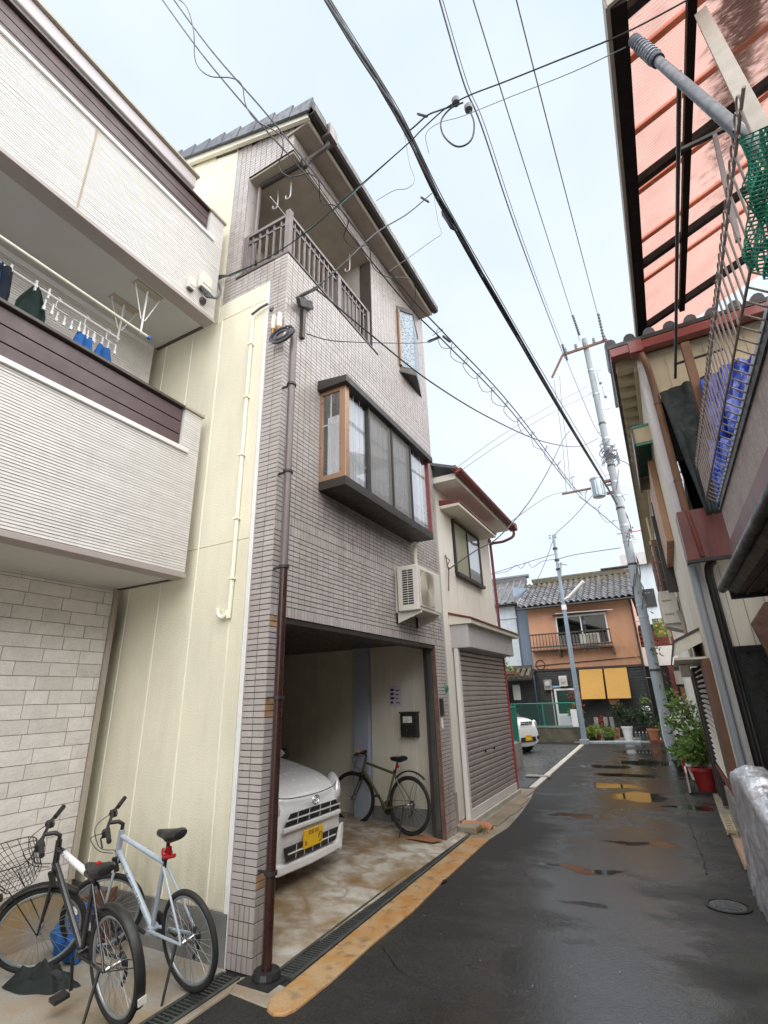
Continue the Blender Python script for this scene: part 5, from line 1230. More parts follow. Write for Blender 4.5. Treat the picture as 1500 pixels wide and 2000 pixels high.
MB().prism([(.6, 2.915, cz(.6)-.06), (.6, 2.915, cz(.6)+.1), (2.5, 2.915, cz(2.5)+.1), (2.5, 2.915, cz(2.5)-.06)], (0, .03, 0)).build('roof_trim', M['beigebeam'], CR)
for y in (3.06, 4.72, 5.98, 7.3):
    MB().prism([(.741, y, cz(.74)-.05), (.741, y, cz(.74)+.05), (2.48, y, cz(2.48)+.05), (2.48, y, cz(2.48)-.05)], (0, .075, 0)).build('rafter', bd, CR)
for (z_, h_) in ((6.66, .07), (6.8, .05)): MB().box((.741, 7.42+z_-6.66, z_), (2.48, 7.48+z_-6.66, z_+h_)).build('flashing', M['red'], CR)
MB().box((1.21, 3.0, cz(1.24)-.13), (1.28, 7.38, cz(1.24)-.052)).build('purlin', bd, CR)
for y in (3.5, 4.2, 4.93, 5.67, 6.4):
    for k in range(3):
        MB().prism([(.745, y+k*.022, cz(.745)+.055), (.745, y+k*.022, cz(.745)+.066), (2.48, y+k*.022, cz(2.48)+.066), (2.48, y+k*.022, cz(2.48)+.055)], (0, .014, 0)).build('sheet_lap', mat('orange_lap', (.5, .15, .07), .4) if 'ol' not in M else M['ol'], CR)
st = MB().bar(aY(1372, 32, 3.35), aY(1500, 285, 2.55), .085, .1).build('roof_strut', M['beigebeam']); tag(st, 'beige square strut rising to the near end of the corrugated roof', 'strut')
p0, p1 = aY(1238, 78, 3.05), aY(1545, 345, 1.95)
g = thing('long_pipe', 'long blue-grey plastic pipe with a taped end slanting under the corrugated roof', 'pipe', (0, 0, 0))
MB().tube([p0+(p1-p0)*.1, p1], .03, 14).build('pipe', M['bluegreypipe'], g, smooth=True)
wr = MB(); 
wr.tube([p0+(p1-p0)*(i/40*.27) for i in range(41)], [.036+.006*math.sin(i*1.9)+.003*(i % 3) for i in range(41)], 12)
wr.build('tape_wrap', M['tape'], g, smooth=True)
tw = MB()
for k in range(7): 
    c = p0+(p1-p0)*(.08+.025*k); dd = (p1-p0).normalized(); a_ = dd.orthogonal().normalized(); b_ = dd.cross(a_)
    tw.tube([c+(a_*math.cos(t*.6)+b_*math.sin(t*.6))*.047+dd*t*.0015 for t in range(12)], .003, 4)
tw.build('binding_wire', M['steel'], g)
lp = MB().tube([aX(1327, 140, .88), aX(1319, 738, .88)], .017, 8).build('laundry_pole', M['bronze'], smooth=True); tag(lp, 'dark laundry pole hung lengthwise under the corrugated roof', 'laundry pole')
ar = thing('iron_bracket', 'small dark iron arm with a mauve brace holding the laundry pole under the roof', 'bracket', (0, 0, 0))
q0 = aX(1320, 298, .88); MB().bar(q0, q0+V((.42, 0, .02)), .03, .03).build('arm', M['bronze'], ar)
MB().bar(q0+V((.27, 0, 0)), aY(1442, 470, q0.y-.35), .03, .03).build('brace', M['rail'], ar)
po = MB().bar(aY(1337, 672, 6.85), aY(1382, 830, 6.85), .1, .1).build('terrace_post', M['wood']); tag(po, 'short brown timber post at the far end of the terrace', 'post')
o = MB().tube([aY(1316, 712, 6.95), aY(1412, 682, 6.95)], .018, 6).build('wall_bar', M['bronze']); tag(o, 'dark horizontal bar with hooks on the far terrace wall', 'bar')
# dark sheet, blue tarpaulin, green net
def drape(name, lab, cat, corners, m, nx, ny, amp, seed, thick=.008):
    a, b_, c, d = [V(p) for p in corners]; r = random.Random(seed); B = MB()
    nrm = (b_-a).cross(d-a).normalized()
    for j in range(ny):
        for i in range(nx):
            u, v = i/(nx-1), j/(ny-1); p = (a*(1-u)+b_*u)*(1-v)+(d*(1-u)+c*u)*v
            B.v.append(tuple(p+nrm*amp*(mnoise.noise(V((u*5, v*2.2, seed)))+.5*mnoise.noise(V((u*11, v*4, seed+3))))))
    for j in range(ny-1):
        for i in range(nx-1): B.f.append((j*nx+i, j*nx+i+1, (j+1)*nx+i+1, (j+1)*nx+i))
    o = B.build(name, m, smooth=True, recalc=False); md = o.modifiers.new('t', 'SOLIDIFY'); md.thickness = thick
    return tag(o, lab, cat)
drape('dark_sheet', 'dark green shade sheet slung from the far wall opening down to the terrace parapet', 'sheet',
      [aY(1288, 768, 7.18), aY(1392, 728, 7.1), aY(1412, 1000, 6.3), aY(1380, 1006, 6.7)], M['sheet'], 20, 24, .06, 2)
drape('blue_tarp', 'bright blue tarpaulin bundled behind the terrace railing, upper part', 'tarpaulin',
      [aY(1366, 742, 6.75), aY(1470, 690, 6.5), aY(1445, 852, 6.2), aY(1392, 860, 6.4)], M['bluetarp'], 22, 22, .12, 5)
drape('blue_tarp', 'lower end of the blue tarpaulin hanging behind the far railing bars', 'tarpaulin',
      [aY(1388, 865, 6.35), aY(1445, 850, 6.1), aY(1415, 985, 6.0), aY(1402, 990, 6.1)], M['bluetarp'], 14, 18, .1, 9)
o = drape('green_net', 'green bird net draped over the near end of the terrace railing', 'net',
      [aX(1448, 268, .72), aX(1570, 215, .76), aX(1560, 560, .73), aX(1470, 522, .7)], M['greennet'], 26, 34, .07, 4)
o.modifiers.clear()
md = o.modifiers.new('w', 'WIREFRAME'); md.thickness = .008
tag(o, 'green bird net draped over the near end of the terrace railing', 'net')
# ================================================================ buildings glimpsed beyond the pole
FH = thing('brick_house', 'red brick and white shop front beyond the big pole, left of the row house', 'building', (0, 0, 0))
MB().box((-.72, 26, 0), (3, 30, 4.6)).build('wall', M['black'], FH)
MB().box((-.75, 25.9, 2.8), (1.4, 25.99, 3.62)).build('white_band', M['white'], FH)
src = None
for j in range(7):
    for i in range(9):
        if src is None: src = MB().box((0, 0, 0), (.2, .06, .085)).build('brick', M['brick'], FH); src.location = (-.75+i*.21+(j % 2)*.1, 25.9, 3.66+j*.095)
        else: inst(src, 'brick', FH, (-.75+i*.21+(j % 2)*.1, 25.9, 3.66+j*.095))
for (x0) in (-.5, .1):
    for j in range(29): inst(src, 'brick', FH, (x0+(j % 2)*.04, 25.85, .02+j*.095))
MB().box((.3, 25.8, 2.0), (.75, 25.95, 2.55)).build('meter_box', M['concrete'], FH)
MB().box((.4, 25.85, 0), (1.1, 25.95, 1.9)).build('door', M['wood'], FH)
FB = thing('flat_block', 'beige flat-roofed block with a roof railing peeking out behind the big pole', 'building', (0, 0, 0))
MB().box((-.9, 32, 4), (6, 38, 9.3)).build('wall', M['palewall'], FB)
MB().box((-1.1, 31.6, 8.6), (6, 31.99, 9.3)).build('balcony_front', M['greywall'], FB)
MB().box((-.4, 31.9, 6.2), (.3, 31.99, 7.2)).build('window', M['black'], FB)
for z in (9.9, 10.6): MB().tube([(-1.0, 31.7, z), (2, 31.7, z)], .03, 6).build('roof_rail', M['redpaint'] if z > 10 else M['whitemetal'], FB)
src = None
for i in range(14):
    if src is None: src = MB().tube([(0, 31.7, 9.3), (0, 31.7, 10.6)], .02, 5).build('rail_post', M['whitemetal'], FB); src.location = (-1+i*.22, 0, 0)
    else: inst(src, 'rail_post', FB, (-1+i*.22, 0, 0))
ys_ = thing('balcony_screen', 'yellow and green patterned balcony screen beside the far air conditioner', 'screen', (-.1, 24.5, 3.9))
r = random.Random(4)
for j in range(9):
    for i in range(6):
        MB().box((i*.085, 0, j*.085), (i*.085+.08, .02, j*.085+.08)).build('screen_panel', r.choice([M['leaflime'], M['leaf'], M['leaflime'], M['leaflime'], M['bamboo']]), ys_)
# ================================================================ silver covered motorcycle by the near right wall
mc = MB(); NS, NR = 130, 60
keys = [(2.6, .62, .62, .2), (3.6, .62, .78, .2), (4.6, .62, .82, .2), (5.3, .6, .8, .19), (5.8, .57, .98, .2), (6.2, .55, 1.03, .2), (6.55, .52, .98, .17), (6.85, .5, .84, .14), (6.95, .5, .5, .12)]
kp = spline([V((k[0], k[1], k[2])) for k in keys], 12); kw = spline([V((k[0], k[3], 0)) for k in keys], 12)
step = (len(kp)-1)/(NS-1)
for i in range(NS):
    q = i*step; i0 = min(int(q), len(kp)-2); c = kp[i0].lerp(kp[i0+1], q-i0); hw_ = kw[i0].lerp(kw[i0+1], q-i0).y
    for j in range(NR+1):
        t = -1+2*j/NR; s_ = 1 if t > 0 else -1; a = abs(t)
        if a > .3: v = (a-.3)/.7; x = hw_*(.75+.3*v)*s_; z = c.z*(1-v)*(1-.08*math.sin(v*3))
        else: x = hw_*.75*t/.3; z = c.z+.06*(1-(t/.3)**2)
        # folds run down the cover: noise stretched along the drop, sharpened into creases
        P_ = V((i*.16, j*.1, 2.0)); q1 = i*.42+1.6*mnoise.noise(V((i*.08, j*.05, 4))); rg1 = (1-abs(mnoise.noise(V((q1, j*.035, 7)))))**3
        rg2 = (1-abs(mnoise.noise(V((i*.5+j*.22, j*.12-i*.1, 3)))))**4; rg3 = mnoise.noise(V((i*1.1, j*.5, 9)))
        f_ = .05*rg1+.03*rg2+.006*rg3-.03
        mc.v.append((c.y+x+f_*s_*(.6 if a > .3 else 0), c.x+.03*mnoise.noise(P_), max(.012, z+f_*(.7 if a < .35 else .3))))
m_ = NR+1
for i in range(NS-1):
    for j in range(NR): mc.f.append((i*m_+j, i*m_+j+1, (i+1)*m_+j+1, (i+1)*m_+j))
mc.f.append(tuple((NS-1)*m_+j for j in range(m_)))
o = mc.build('covered_motorcycle', M['foil']); tag(o, 'motorcycle under a crumpled silver cover at the right edge', 'motorcycle')
o.data.polygons.foreach_set('use_smooth', [True]*len(o.data.polygons))
o = MB().prism([(.33, 7.2, .02), (.43, 7.2, .02), (.43, 7.2, .07), (.35, 7.2, .07)], (0, 1.15, 0)).build('ramp_block', M['pinkplank'], bevel=.008); tag(o, 'long pinkish ramp block against the right wall by the silver cover', 'kerb ramp')
gb = thing('gutter_grate', 'short pale slotted gutter cover along the right wall before the red pot', 'gutter cover', (.3, 8.7, .02))
MB().box((.0, 0, 0), (.02, 1.0, .06)).box((.1, 0, 0), (.12, 1.0, .06)).build('frame', M['tan'], gb)
for i in range(7): MB().box((.021, .05+i*.14, .01), (.099, .1+i*.14, .05)).build('grate_bar', M['tan'], gb)
# ================================================================ utility poles
PX, PY = -.3, 20.0
UP = thing('utility_pole', 'tall concrete utility pole with crossarm and many bands on the right of the street', 'utility pole', (PX, PY, 0))
hgt = 16.3; lean = V((-.06, 0, 16.3))
MB().tube([V((0, 0, 0)), lean*.5, lean], [.175, .145, .11], 20).build('pole', M['poleconc'], UP, smooth=True)
for k, z in enumerate((2.4, 4.2, 4.6, 6.1, 7.0, 7.6, 8.3, 8.8, 9.4, 10.1, 10.9, 11.3, 12.0, 13.4, 14.6)):
    rr = .178-.065*z/16.3; MB().lathe([(rr+.012, z), (rr+.012, z+.07)], (-.06*z/16.3, 0, 0), 16).build('band', M['steel'] if k % 3 else M['bronze'], UP)
for k in range(14):
    z = 2.2+k*.95; s = 1 if k % 2 else -1; MB().tube([(s*.13, 0, z), (s*.34, 0, z)], .012, 5).build('step_bolt', M['steel'], UP)
ca = aY(1100, 697, PY)-V((PX, PY, 0)); cb = aY(1187, 668, PY)-V((PX, PY, 0))
MB().bar(ca+V((0, -.15, 0)), cb+V((0, -.15, 0)), .09, .09).build('crossarm', M['rust'], UP)
MB().bar(ca+V((0, -.15, 0)), aY(1080, 742, PY)-V((PX, PY+.2, 0)), .08, .08).build('crossarm_extension', M['rust'], UP)
for t_ in (.08, .32, .5, .72, .95):
    c = ca+(cb-ca)*t_+V((0, -.15, .05)); MB().lathe([(.02, 0), (.07, .05), (.03, .1), (.075, .15), (.03, .2), (.06, .25), (.0, .28)], c, 10).build('insulator', M['steel'], UP, smooth=True)
la = aY(1098, 965, PY)-V((PX, PY, 0)); lb = aY(1200, 945, PY)-V((PX, PY, 0))
MB().bar(la, lb, .07, .07).build('lower_arm', M['rust'], UP)
tr = MB().lathe([(.0, 0), (.22, .02), (.24, .1), (.24, .72), (.26, .74), (.26, .8), (.0, .84)], (-.66, -.1, 8.9), 18).build('transformer', M['steel'], UP, smooth=True)
for k in range(7): 
    a = k*.9; MB().box((-.66+.25*math.cos(a)-.02, -.1+.25*math.sin(a)-.02, 8.95), (-.66+.25*math.cos(a)+.02, -.1+.25*math.sin(a)+.02, 9.55)).build('cooling_fin', M['steel'], tr)
for k in (-1, 0, 1): MB().lathe([(.03, 0), (.05, .05), (.02, .1), (.05, .14), (.0, .2)], (-.66+k*.12, -.1, 9.72), 8).build('bushing', M['white'], tr, smooth=True)
for zz in (9.0, 9.5): MB().box((-.4, -.08, zz), (-.1, .08, zz+.08)).build('transformer_bracket', M['rust'], UP)
for k, (dx, z) in enumerate(((.2, 14.3), (.28, 13.6))): MB().box((dx-.05, -.1, z-.4), (dx+.06, .1, z+.15)).build('switch_box', M['steel'], UP, bevel=.02)
jb = MB(); r = random.Random(2)
for k in range(26):
    a0 = r.uniform(0, 6.28); z = 10.6+r.gauss(0, .22); rr = r.uniform(.16, .34)
    jb.tube([V((-.03+rr*math.cos(a0+t*.45), rr*.8*math.sin(a0+t*.45)-.06, z+.12*math.sin(t*.7+k))) for t in range(9)], .014, 4)
jb.build('cable_tangle', M['cablegrey'], UP)
jb = MB()
for k in range(18):
    z = 4.5+r.uniform(-.2, 5.6); a0 = r.uniform(0, 6.28)
    jb.tube([V((.19*math.cos(a0+t*.2), .19*math.sin(a0+t*.2)-.02, z+t*.12)) for t in range(8)], .012, 4)
jb.build('riser_cables', M['cable'], UP)
vine = MB()
for k in range(60):
    z = r.choice((3.1, 4.9, 7.2, 2.2))+r.gauss(0, .2); p = V((r.uniform(-.05, .3), -.18+r.gauss(0, .06), z)); d = V((r.gauss(0, 1), r.gauss(0, 1), r.gauss(0, 1))).normalized()*.08; s_ = d.orthogonal().normalized()*.03
    vine.add([p-d, p-s_, p+d, p+s_], [(0, 1, 2, 3)])
o = vine.build('dried_creeper', M['bark'], UP, recalc=False); o['kind'] = 'stuff'
LPo = thing('lamp_pole', 'thin grey steel lamp pole in front of the orange house', 'lamp pole', (-3.15, 21.4, 0))
MB().tube([(0, 0, 0), (0, 0, 3), (.03, 0, 8.15)], [.1, .085, .055], 14).build('pole', M['steel'] if False else mat('blue_grey_pole', (.24, .3, .36), .5, var=.06, dirt=.2), LPo, smooth=True)
MB().box((-.16, -.16, -.02), (.16, .16, .16)).build('base', M['poleconc'], LPo, bevel=.02)
for z in (.55, .95, 1.35, 2.0): MB().lathe([(.1, z), (.1, z+.03)], (0, 0, 0), 12).build('band', M['steel'], LPo)
MB().lathe([(.1, 4.95), (.1, 5.15)], (.01, 0, 0), 12).build('band', M['white'], LPo)
lamp = MB().tube([(.08, -.1, 5.35), (.3, -.15, 5.42), (.95, -.3, 5.95)], [.03, .075, .07], 10).build('lamp_head', M['whitemetal'], LPo, smooth=True)
MB().bar((.05, -.05, 5.3), (.3, -.15, 5.45), .04, .04).build('lamp_bracket', M['steel'], LPo)
MB().bar((0, 0, 5.9), (.18, -.1, 6.9), .05, .05).build('arm', M['steel'], LPo)
MB().bar((-.02, 0, 6.9), (.4, -.1, 6.75), .04, .04).build('arm', M['steel'], LPo)
for z in (6.6, 7.0, 7.5): MB().lathe([(.1, z), (.1, z+.08)], (.02, 0, 0), 10).build('band', M['bronze'], LPo)
for s in (-1, 1): MB().lathe([(.02, 0), (.05, .05), (.02, .12), (.05, .16), (0, .22)], (s*.12, 0, 8.0), 8).build('insulator', M['steel'], LPo)
MB().box((-.1, -.13, .6), (-.32, -.05, 1.2)).build('sign_board', M['white'], LPo)
# ================================================================ overhead wires
def W(lab, pts, Y0, Y1, r=.012, m='cable', grp=None, tw=0, n=6, name='overhead_cable', cat='cable', k=7):
    # pixel path from known end distances Y0 (first) to Y1 (last); the distance in between follows a straight run
    d = [0]
    for a, b in zip(pts, pts[1:]): d.append(d[-1]+math.hypot(b[0]-a[0], b[1]-a[1]))
    P = [aY(p[0], p[1], 1/((1-s/d[-1])/Y0+(s/d[-1])/Y1)) for p, s in zip(pts, d)]
    c = spline(P, k); b = MB()
    if tw:
        for q in range(tw):
            ph = 2*math.pi*q/tw
            b.tube([p+V((math.cos(ph+i*.13), 0, math.sin(ph+i*.13)))*r*1.25 for i, p in enumerate(c)], r, n)
    else: b.tube(c, r, n)
    return tag(b.build(name, M[m], smooth=True, recalc=False), lab, cat, grp), P
MBp = [(622, -25), (690, 84), (745, 172), (785, 240), (846, 366), (886, 440), (955, 560), (1060, 742), (1170, 925), (1205, 985)]
W('thick black bundled cable running overhead to the big utility pole', MBp, 2.6, 19.8, .0165, tw=3, k=10)
W('thin messenger wire strung along the thick overhead bundle', [(p[0]+5, p[1]-6) for p in MBp], 2.62, 19.8, .006)
HV = 'high-voltage wires to the top crossarm of the big pole'
W('left high-voltage wire ending at the crossarm of the big pole', [(850, -30), (905, 160), (940, 245), (1000, 425), (1055, 575), (1103, 700)], 4.5, 19.85, .014, 'cablegrey')
W('pair wire running close beside the left high-voltage wire', [(856, -30), (912, 160), (947, 245), (1006, 425), (1060, 575), (1107, 695)], 4.5, 19.85, .007, 'cablegrey')
W('middle high-voltage wire ending at the top of the big pole', [(915, -30), (1022, 315), (1122, 630), (1132, 665)], 4.5, 19.85, .01, 'cablegrey')
W('right high-voltage wire ending at the outer end of the crossarm', [(1001, -30), (1090, 320), (1170, 625), (1182, 672)], 4.5, 19.85, .01, 'cablegrey')
for (x0, y0, x1, y1, lab) in ((1118, 615, 1132, 655, 'dark strain insulator on the middle high-voltage wire'), (1168, 612, 1180, 665, 'dark strain insulator on the right high-voltage wire'), (1098, 672, 1108, 704, 'dark strain insulator on the left high-voltage wire')):
    a, c = aY(x0, y0, 19.2), aY(x1, y1, 19.8)
    b = MB(); k = 9; b.tube([a+(c-a)*(i/(2*k)) for i in range(2*k+1)], [.03+.035*(i % 2) for i in range(2*k+1)], 8)
    tag(b.build('strain_insulator', M['cablegrey'], smooth=True), lab, 'insulator')
LB = [(300, -25), (390, 100), (500, 232), (600, 345), (700, 478), (800, 600), (872, 672), (1000, 805), (1110, 945), (1135, 972)]
W('lower of two black cables crossing in front of the tiled house', LB, 2.4, 19.8, .011)
W('upper of two black cables crossing in front of the tiled house', [(322, -25), (410, 95), (520, 222), (615, 340), (712, 470), (812, 592), (878, 662), (1005, 800), (1113, 942), (1138, 968)], 2.4, 19.8, .011)
W('loose slack wire looping along the two left cables, upper loop', [(330, -10), (362, 10), (378, 60), (382, 120), (408, 148), (450, 152), (472, 165), (480, 205), (500, 235), (545, 262), (553, 290), (545, 325), (565, 345), (600, 338)], 2.42, 3.3, .007)
W('loose slack wire looping along the two left cables, middle loop', [(600, 338), (622, 352), (627, 395), (655, 402), (680, 430), (672, 465), (695, 485), (720, 480), (728, 520), (755, 540), (800, 545), (812, 575), (803, 600)], 3.3, 6.5, .007)
sp = []
for i in range(46):
    t = i/45; sp.append((845+355*t+13*math.sin(i*1.9)*(1-.4*t), 640+388*t+15*math.cos(i*1.9)*(1-.4*t)))
W('spiral wire wound loosely round the cables near the pole arm', sp, 8.2, 20.2, .008, 'cablegrey', k=3)
W('cable pair continuing past the pole arm to the far street', [(1132, 970), (1170, 1000), (1212, 1036)], 19.8, 27, .02, 'cablegrey')
# crossing wires from the right roof corner
W('dark cable crossing the street from the corrugated roof to the white house', [(1352, -5), (1215, 67), (1080, 122), (985, 160), (915, 187), (870, 212), (825, 252), (795, 282), (700, 365), (600, 452), (520, 505), (447, 537)], 3.0, 3.35, .007)
W('thin lilac wire crossing the street below the dark cable', [(1222, 92), (1120, 140), (1000, 188), (900, 228), (858, 240), (832, 262), (838, 300)], 3.1, 4.8, .004, 'cablegrey')
W('green wrapped service cable drooping toward the white house', [(795, 282), (700, 368), (640, 420), (560, 478), (500, 515), (447, 540)], 4.6, 3.35, .006, 'greencable')
W('service cable from the overhead bundle down to the tiled house meter', [(843, 378), (795, 418), (735, 455), (665, 520), (615, 562), (560, 590), (528, 606)], 5.2, 3.42, .009)
W('cable sagging from the tiled house corner to the big pole', [(612, 560), (660, 600), (720, 650), (840, 745), (960, 818), (1060, 862), (1130, 872), (1168, 856)], 3.8, 19.8, .011)
W('thin phone wire from the downpipe corner to the cable clamp', [(600, 652), (640, 664), (690, 668), (760, 670), (830, 669), (862, 660)], 3.5, 7.2, .006)
W('coiled thin lilac wire hanging off the bundle, upper', [(790, 262), (800, 320), (810, 352), (795, 368), (770, 372), (735, 392)], 4.6, 4.2, .004, 'cablegrey')
W('coiled thin lilac wire hanging off the bundle, lower', [(848, 385), (855, 430), (862, 455), (850, 466), (830, 480), (800, 502), (760, 530)], 5.2, 4.4, .004, 'cablegrey')
W('dark cable loop hanging below the grey junction cylinders', [(905, 200), (880, 212), (862, 235), (865, 262), (885, 283), (905, 285), (922, 270), (926, 240), (916, 212)], 4.3, 4.3, .012)
W('short twisted jumper from the junction to the bundle', [(890, 205), (860, 215), (835, 225), (812, 245), (800, 255)], 4.3, 4.6, .012)
for (x, y, lab) in ((890, 197, 'grey cylindrical cable junction on the crossing cable, left'), (915, 210, 'grey cylindrical cable junction hanging right of the other')):
    c = aY(x, y, 4.3); o = MB().lathe([(0, -.05), (.05, -.05), (.055, .02), (.03, .06), (0, .06)], c, 12).build('cable_junction', M['cablegrey'], smooth=True); tag(o, lab, 'cable junction')
for (x0, y0, x1, y1, Y_, rr, lab) in ((775, 228, 795, 262, 4.55, .03, 'black splice knot on the thick bundle above the roof'), (865, 412, 888, 448, 5.45, .05, 'black splice box clamped under the thick bundle'), (842, 362, 852, 382, 5.1, .03, 'black cable clamp where the meter cable leaves the bundle'), (815, 222, 835, 228, 4.5, .02, 'small black wedge clamp beside the bundle'), (822, 385, 838, 395, 5.0, .018, 'small black wedge clamp on the meter cable'), (835, 668, 860, 658, 7.2, .028, 'black wedge clamp at the end of the thin phone wire'), (865, 656, 880, 668, 7.6, .03, 'black spacer clamp on the two left cables')):
    a, c = aY(x0, y0, Y_), aY(x1, y1, Y_); b = MB().tube([a+(c-a)*t for t in (0, .15, .5, .85, 1)], [rr*.6, rr, rr*.9, rr, rr*.5], 8)
    tag(b.build('cable_clamp', M['cable'], smooth=True), lab, 'cable clamp')
W('service wire from the shuttered house bracket up to the bundle', [(876, 1112), (930, 1075), (975, 1048), (1030, 985), (1070, 920), (1098, 862), (1112, 842)], 8.0, 17.5, .012)
W('thin wire from the shuttered house eave to the pole arm', [(962, 1047), (1010, 1010), (1070, 970), (1108, 960)], 10.9, 19.8, .01, 'cablegrey')
W('faint pair wire across the sky toward the pole, upper', [(880, 922), (980, 850), (1080, 790), (1148, 755)], 10.5, 19.9, .008, 'cablegrey')
W('faint pair wire across the sky toward the pole, lower', [(885, 930), (990, 858), (1090, 800), (1158, 768)], 10.5, 19.9, .008, 'cablegrey')
W('wire from the pole arm down to the thin lamp pole', [(1162, 962), (1120, 1010), (1085, 1042)], 19.8, 21.4, .012, 'cablegrey')
W('wire slanting from the lamp pole top down to the blue house', [(1082, 1050), (1062, 1105), (1040, 1150), (1025, 1170)], 21.4, 24.8, .012, 'cablegrey')
W('wire running left from the lamp pole across the street', [(1085, 1082), (1040, 1095), (1000, 1108), (958, 1121)], 21.4, 22.5, .014, 'cablegrey')
W('sagging second wire left of the lamp pole with coiled slack', [(1092, 1092), (1060, 1096), (1040, 1108), (1030, 1098), (1018, 1110), (1008, 1104), (990, 1116), (958, 1122)], 21.4, 22.5, .011, 'cablegrey')
W('wire running right from the lamp pole to the big pole', [(1090, 1092), (1120, 1084), (1170, 1076), (1212, 1070)], 21.4, 20.2, .014, 'cablegrey')
W('vertical jumper wire hanging from the crossarm extension, left', [(1082, 742), (1090, 800), (1100, 880), (1106, 960)], 19.8, 19.8, .009, 'cablegrey')
W('vertical jumper wire hanging from the crossarm extension, right', [(1093, 735), (1098, 800), (1108, 880), (1114, 955)], 19.8, 19.8, .009, 'cablegrey')
W('jumper dropping from the crossarm to the pole tangle', [(1106, 702), (1130, 760), (1160, 830), (1182, 862)], 19.8, 19.7, .012, 'cablegrey')
W('yellow stay wire slanting down the orange house front', [(1190, 1222), (1225, 1262), (1250, 1292)], 24.0, 24.0, .014, 'bamboo')
W('pale stay cable leaning at the foot of the big pole', [(1288, 1385), (1296, 1440), (1312, 1478)], 19.6, 18.2, .02, 'poleconc')
W('black cables from the pole to the row house eave', [(1188, 875), (1205, 895), (1225, 905), (1232, 915)], 19.8, 16, .012)
# service clutter on the tiled house corner
g = thing('service_entrance', 'cluster of white fuse caps, black arm and cable coil on the tiled house corner', 'service entrance', (0, 0, 0))
MB().bar(aY(528, 606, 3.4), aX(620, 562, XF+.12), .03, .03).build('support_arm', M['black'], g)
MB().bar(aX(583, 590, XF+.1), aX(608, 597, XF+.03), .05, .1).build('camera_box', M['bronze'], g, bevel=.01)
for (x, y) in ((535, 625), (546, 620)): 
    c = aY(x, y, 3.36); MB().lathe([(.03, -.13), (.032, 0), (.02, .06), (0, .07)], c, 10).build('fuse_cap', M['offwhite'], g, smooth=True)
    MB().lathe([(.015, -.22), (.03, -.13)], c, 8).build('fuse_terminal', M['gold'], g)
cc = aY(552, 655, 3.34); b = MB(); r = random.Random(8)
for k in range(12):
    a0 = r.uniform(0, 6); rr = r.uniform(.05, .13)
    b.tube([cc+V((rr*1.3*math.cos(a0+t*.6), -.02*k*.1, rr*.7*math.sin(a0+t*.6))) for t in range(11)], .008, 5)
b.build('cable_coil', M['cablegrey'], g)
MB().box((XF+.005, 3.68, 5.72), (XF+.05, 3.73, 6.3)).build('cover_pipe', M['bronze'], g)
b = MB()
for k in range(5): b.tube(spline([(-3.97+.08, 3.0+.03*k, 6.36), (-3.9+.02*k, 3.1+.02*k, 6.28), (-3.85, 3.25, 6.42+.02*k), aY(425, 548-k*2, 3.35), aY(449, 538, 3.35)], 4), .008, 5)
o = b.build('service_cables', M['cablegrey'], smooth=True); tag(o, 'bunch of grey cables curling from the service boxes to the overhead line', 'cable')
# ================================================================ lettering as flat mesh
def text_mesh(name, s, size, m, parent, M4, align='CENTER', sx=1):
    cu = bpy.data.curves.new(name, 'FONT'); cu.body = s; cu.size = size; cu.align_x = align; cu.align_y = 'CENTER'; cu.extrude = .0004
    to = bpy.data.objects.new(name, cu); col.objects.link(to)
    dg = bpy.context.evaluated_depsgraph_get(); me = bpy.data.meshes.new_from_object(to.evaluated_get(dg))
    bpy.data.objects.remove(to)
    me.transform(Matrix.Scale(sx, 4, (1, 0, 0))); me.transform(M4); me.materials.clear(); me.materials.append(m)
    o = bpy.data.objects.new(name, me); link(o, parent); return o
def frame_from(o, x, y):          # matrix whose local x,y axes are given
    x = V(x).normalized(); z = x.cross(V(y)).normalized(); y = z.cross(x)
    return Matrix(((x.x, y.x, z.x, o[0]), (x.y, y.y, z.y, o[1]), (x.z, y.z, z.z, o[2]), (0, 0, 0, 1)))
def wrap_text(name, s, size, m, parent, c, axis, nrm, r):     # lettering laid round a tube: flat text bent about the tube's axis
    o = text_mesh(name, s, size, m, parent, Matrix.Identity(4)); c, axis, nrm = V(c), V(axis).normalized(), V(nrm).normalized(); up_ = nrm.cross(axis).normalized()
    for v in o.data.vertices:
        a = v.co.y/r; v.co = c+axis*v.co.x+(nrm*math.cos(a)+up_*math.sin(a))*r
    return o
